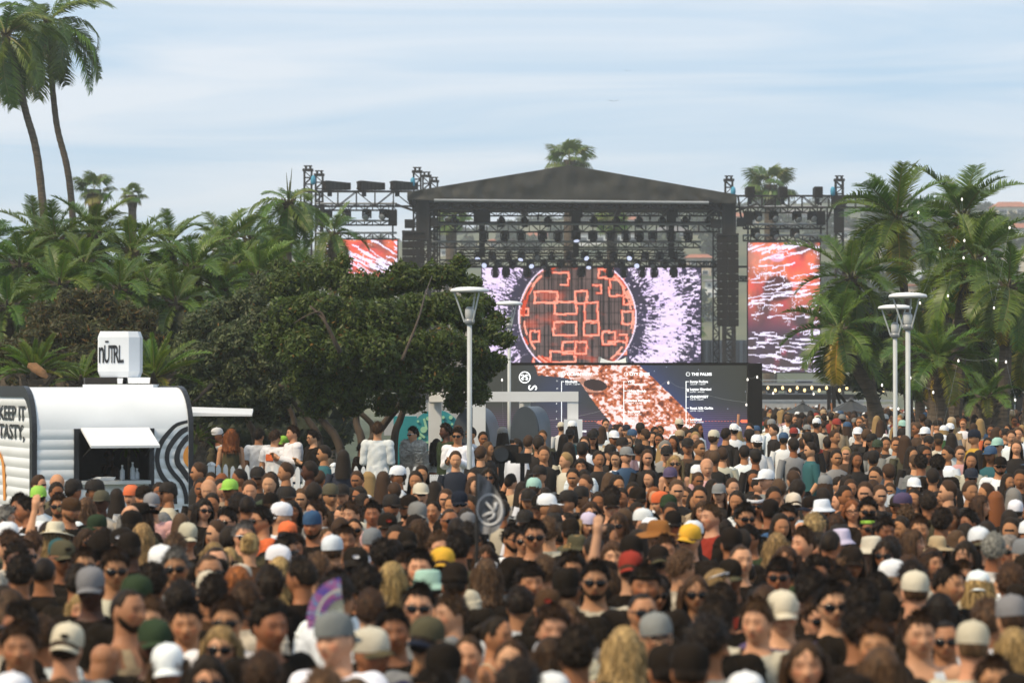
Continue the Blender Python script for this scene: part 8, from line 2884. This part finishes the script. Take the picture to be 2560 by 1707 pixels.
# ------------------------------------------------------------------ small things they hold up
def hand_world(p, nm="R"):
    t = p["obj"]
    mw = Matrix.Translation(t.location) @ t.rotation_euler.to_matrix().to_4x4() @ Matrix.Diagonal((*t.scale, 1))
    return mw @ Vector(p["hands"][nm])
M["phone_glow"] = mat_emit("phone_glow", (.55, .35, .45), .5)
def find(px, py):
    return min(singles, key=lambda p: math.hypot(p["px"] - px, p["py"] - py))
def phone(p, label):
    c = hand_world(p) + Vector((0, -.02, .05))
    t = thing("phone", label, "phone", c, "phones held up")
    MB().box(c, (.078, .010, .155)).build("case", M["black_trim"], t)
    MB().box(c + Vector((0, -.007, 0)), (.068, .003, .14)).build("screen", M["phone_glow"], t)
def can(p, label, nm="R"):
    c = hand_world(p, nm) + Vector((0, -.03, -.03))
    t = thing("drink_can", label, "can", c, "drinks in hand")
    MB().lathe([(.024, 0), (.033, .008), (.033, .11), (.027, .122), (.026, .123)], 16, c).build("can_wall", M["silver"], t, True)
    MB().lathe([(.026, .1235), (.002, .1232)], 16, c).build("can_lid", M["white_paint"], t)
def cup(p, label, nm="R"):
    c = hand_world(p, nm) + Vector((0, -.03, -.04))
    t = thing("white_cup", label, "cup", c, "drinks in hand")
    MB().lathe([(.028, 0), (.040, .11), (.042, .112)], 16, c).build("cup_wall", M["white_paint"], t, True)
    MB().lathe([(.043, .113), (.043, .118), (.03, .124), (.002, .124)], 16, c).build("lid", M["white_paint"], t)
phone(find(398, 1233), "phone with glowing screen held up before the trailer stripes")
cup(find(1975, 1296), "white cup held by the person in the blue jacket")
cup(find(1458, 1168), "white cup held by the person in the white shirt with glasses on head")
can(find(2407, 1060), "silver can in the hands of the ginger haired person")
can(find(1618, 1146), "silver can held by the person in the black crop top")
phone(find(2091, 1146), "dark phone in the hands of the person in the grey shirt")
# raised forearm with a can in the middle of the crowd
ra = min((p for p in singles if 1330 < p["py"] < 1420 and 470 < p["px"] < 560), key=lambda p: abs(p["px"] - 510))

# ------------------------------------------------------------------ the far crowd: one mass
def low_person():
    V, F, Cc = [], [], []
    def add(Vn, Fn, c):
        o = len(V); V.extend([tuple(v) for v in Vn]); 
        for f in Fn:
            F.append(tuple(i + o for i in (f if len(f) == 4 else (*f, f[-1])))); Cc.append(c)
    n, f = sph_dirs(20, 16)
    hp = head_surf(n); hp[:, 1] -= .02 * np.exp(-((n[:, 0]) / .2) ** 2 - ((n[:, 2] + .2) / .25) ** 2) * (n[:, 1] < 0)
    for q_ in f:
        c_ = hp[list(q_)].mean(0); fr = c_[1] < -.045
        k_ = 0
        if fr and abs(abs(c_[0]) - .032) < .021 and abs(c_[2] - .010) < .014: k_ = 4
        elif fr and abs(c_[0]) < .026 and abs(c_[2] + .058) < .012: k_ = 5
        elif fr and c_[2] < -.09: k_ = 5
        add(hp[list(q_)] + [0, 0, HZ], [(0, 1, 2, 3)], k_)
    n, f = sph_dirs(14, 10)
    q, _ = hair_cap(.022, nu=14, nv=10, lump=.004, seed=2)
    add(q, f, 1)
    for z0, z1, r0, r1 in ((1.47, 1.56, .07, .055),):
        mb = MB().tube([(0, .01, z0), (0, .01, z1)], [r0, r1], 7); add(mb.v, [g for g in mb.f if len(g) == 4], 0)
    rings = [(.80, .15, .11), (1.0, .165, .115), (1.2, .165, .115), (1.36, .185, .115), (1.44, .16, .09), (1.485, .07, .06)]
    m_ = 12
    Vr = [(rx * math.cos(2 * math.pi * i / m_), ry * math.sin(2 * math.pi * i / m_), z) for z, rx, ry in rings for i in range(m_)]
    add(Vr, [(j * m_ + i, j * m_ + (i + 1) % m_, (j + 1) * m_ + (i + 1) % m_, (j + 1) * m_ + i) for j in range(5) for i in range(m_)], 2)
    for s in (-1, 1):
        mb = MB().tube([(s * .17, .01, 1.43), (s * .215, .02, 1.27), (s * .235, .03, 1.14)], [.065, .062, .05], 7); add(mb.v, [g for g in mb.f if len(g) == 4], 2)
        mb = MB().tube([(s * .235, .03, 1.16), (s * .22, -.08, 1.0), (s * .2, -.16, .93)], [.045, .035, .035], 7); add(mb.v, [g for g in mb.f if len(g) == 4], 0)
        mb = MB().tube([(s * .09, 0, .85), (s * .1, 0, .45), (s * .1, 0, .02)], [.10, .07, .06], 7); add(mb.v, [g for g in mb.f if len(g) == 4], 3)
    return np.array(V), np.array(F), np.array(Cc)
LV, LF, LC = low_person()
DM = np.array([(r * .93 * math.sin(2 * math.pi * i / 12), -r * 1.12 * math.cos(2 * math.pi * i / 12), HZ + z) for r, z in ((.1, .03), (.1, .07), (.085, .12), (.04, .15)) for i in range(12)])
DF = np.array([(j * 12 + i, j * 12 + (i + 1) % 12, (j + 1) * 12 + (i + 1) % 12, (j + 1) * 12 + i) for j in range(3) for i in range(12)])
BV = np.array([(x, y, HZ + z) for x, y, z in ((-.075, -.07, .045), (.075, -.07, .045), (.06, -.185, .03), (-.06, -.185, .03))]); BF = np.array([(0, 1, 2, 3)])
CURT = [(r * math.sin(a), -r * 1.15 * math.cos(a) + .01, HZ + z) for r, z in ((.09, .04), (.105, -.05), (.12, -.17), (.125, -.27)) for a in np.linspace(1.1, 2 * math.pi - 1.1, 10)]
CURT = np.array(CURT); CUF = np.array([(j * 10 + i, j * 10 + i + 1, j * 10 + 11 + i, j * 10 + 10 + i) for j in range(3) for i in range(9)])
fr_ = random.Random(9)
far = [dict(p) for p in rest]
taken = [(p["x"], p["d"]) for p in plist]
def free(x, d, rad):
    return all(abs(x - a) > rad or abs(d - b) > rad * 1.3 for a, b in taken)
def blocked(px, d):
    if 1190 < px < 1915 and 63.5 < d < 69: return True
    if 1060 < px < 1460 and 55.5 < d < 61.5: return True
    if px < 520 and d > 36: return True
    if px < 1100 and 42.5 < d < 56: return True
    if px < 1210 and d > 55: return True
    return False
TOPW = ["black"] * 9 + ["white"] * 10 + ["grey"] * 4 + ["tan"] * 4 + ["cream"] * 4 + ["blue", "navy", "navy", "red", "pink", "olive", "brown", "green", "orange", "teal", "yellow"]
def rnd_person(px, d):
    return dict(x=(px - 1280) / FPX * d, d=d, px=px, h=1.6 * fr_.uniform(.93, 1.05), yaw=fr_.choice((0, 20, -30, 60, -60, 180, 170, 150, -150, 180)), sex=fr_.choice("mf"), skin=fr_.choice("pttoop"), hair=fr_.choice(("sk", "sn", "sk", "lk", "ln", "ly", "sm")),
                hat="-" if fr_.random() < .66 else fr_.choice("CCBK") + "-" + fr_.choice(("black", "white", "white", "cream", "grey", "blue", "navy", "tan", "red")), top="T-" + fr_.choice(TOPW), ex=[])
n_try = 0
while len(far) < 1500 and n_try < 60000:               # out to the stage
    n_try += 1
    d = 36 + 119 * fr_.random() ** .62
    px = fr_.uniform(1180 if d > 55 else 480, 2640)
    if d < 64 and px < 1900 and fr_.random() < .5: continue
    x = (px - 1280) / FPX * d
    if blocked(px, d) or not free(x, d, .40 if d > 66 else .52): continue
    far.append(rnd_person(px, d)); taken.append((x, d))
for _ in range(6000):                                   # the crowd goes on beyond the frame on both sides
    if len(far) >= 2300: break
    d = 11 + 80 * fr_.random() ** .8
    px = fr_.choice((fr_.uniform(-700, -60), fr_.uniform(2620, 3500)))
    if px < 0 and d > 32: continue
    x = (px - 1280) / FPX * d
    if not free(x, d, .5): continue
    far.append(rnd_person(px, d)); taken.append((x, d))
n_try = 0
near_fill = 0
while near_fill < 60 and n_try < 20000:                # shoulders and backs filling the near crowd
    n_try += 1
    d = fr_.uniform(24, 36)
    px = fr_.uniform(-40, 2600)
    x = (px - 1280) / FPX * d
    if px < 520 and d > 24: continue
    if not free(x, d, .46): continue
    q = rnd_person(px, d); q["h"] = 1.6 * fr_.uniform(.86, .96); q["top"] = "T-" + fr_.choice(("black", "black", "brown", "tan", "grey", "olive")); q["hat"] = "-"; q["hair"] = fr_.choice(("sk", "sn", "lk"))
    far.append(q); taken.append((x, d)); near_fill += 1
Vs, Fs, Cs = [], [], []
o = 0
for p in far:
    a = R(p["yaw"] + fr_.uniform(-15, 15)); s = p["h"] / HZ
    rot = np.array([[math.cos(a), -math.sin(a), 0], [math.sin(a), math.cos(a), 0], [0, 0, 1]])
    def put(V, F, C):
        global o
        Vs.append((V * s) @ rot.T + np.array([p["x"], p["d"], ground_z(p["d"])])); Fs.append(F + o); Cs.append(C); o += len(V)
    sk = np.array(vary(SKIN[p["skin"]], .12)[:3]); k, c = p["top"].split("-")
    tp_ = np.array(vary(CC.get(c, (.5, .48, .44)), .2)[:3]); hr = np.array(HAIRC[p["hair"][1]]) if p["hair"] != "x" else sk
    dkg = fr_.random() < .4
    pal = np.stack([sk, hr, tp_, np.array(CC[fr_.choice(PANTS)]), np.array([.012, .01, .01]) if dkg else sk * .5, sk * np.array([.62, .5, .5]) if fr_.random() < .7 or p["sex"] == "f" else sk * .3])  # eye slot: dark glasses, otherwise socket shade painted into the skin colour
    put(LV, LF, pal[LC])
    if p["d"] > 50 and fr_.random() < .045:
        sg2 = fr_.choice((-1, 1))
        mb = MB().tube([(sg2 * .18, .01, 1.42), (sg2 * .27, -.06, 1.60), (sg2 * .22, -.12, 1.86), (sg2 * .21, -.12, 1.97)], [.045, .038, .028, .032], 7)
        AF = np.array([g for g in mb.f if len(g) == 4]); put(np.array(mb.v), AF, np.repeat(sk[None], len(AF), 0))
    if p["hair"][0] in "lwu": put(CURT, CUF, np.repeat(hr[None], len(CUF), 0))
    if p["hat"] != "-":
        hcol = np.array(CC[p["hat"].split("-")[1]])
        put(DM, DF, np.repeat(hcol[None], len(DF), 0))
        flip = -1 if p["hat"][0] == "B" else 1
        put(BV * np.array([1, flip, 1]), BF, np.repeat(hcol[None] * .9, 1, 0))
cw = link("crowd", raw_mesh("crowd", np.concatenate(Vs), np.concatenate(Fs), M["crowd"], np.concatenate(Cs), smooth_=True))
tag(cw, kind="stuff")
print("people", len(plist), "singles", len(singles), "far", len(far), "max d of singles", singles[-1]["d"])

for o_ in bpy.data.objects:
    if o_.get("label") and len(re.findall(r"[A-Za-z0-9][A-Za-z0-9'-]*", o_["label"])) > 16: print("LONG", o_.name, o_["label"])
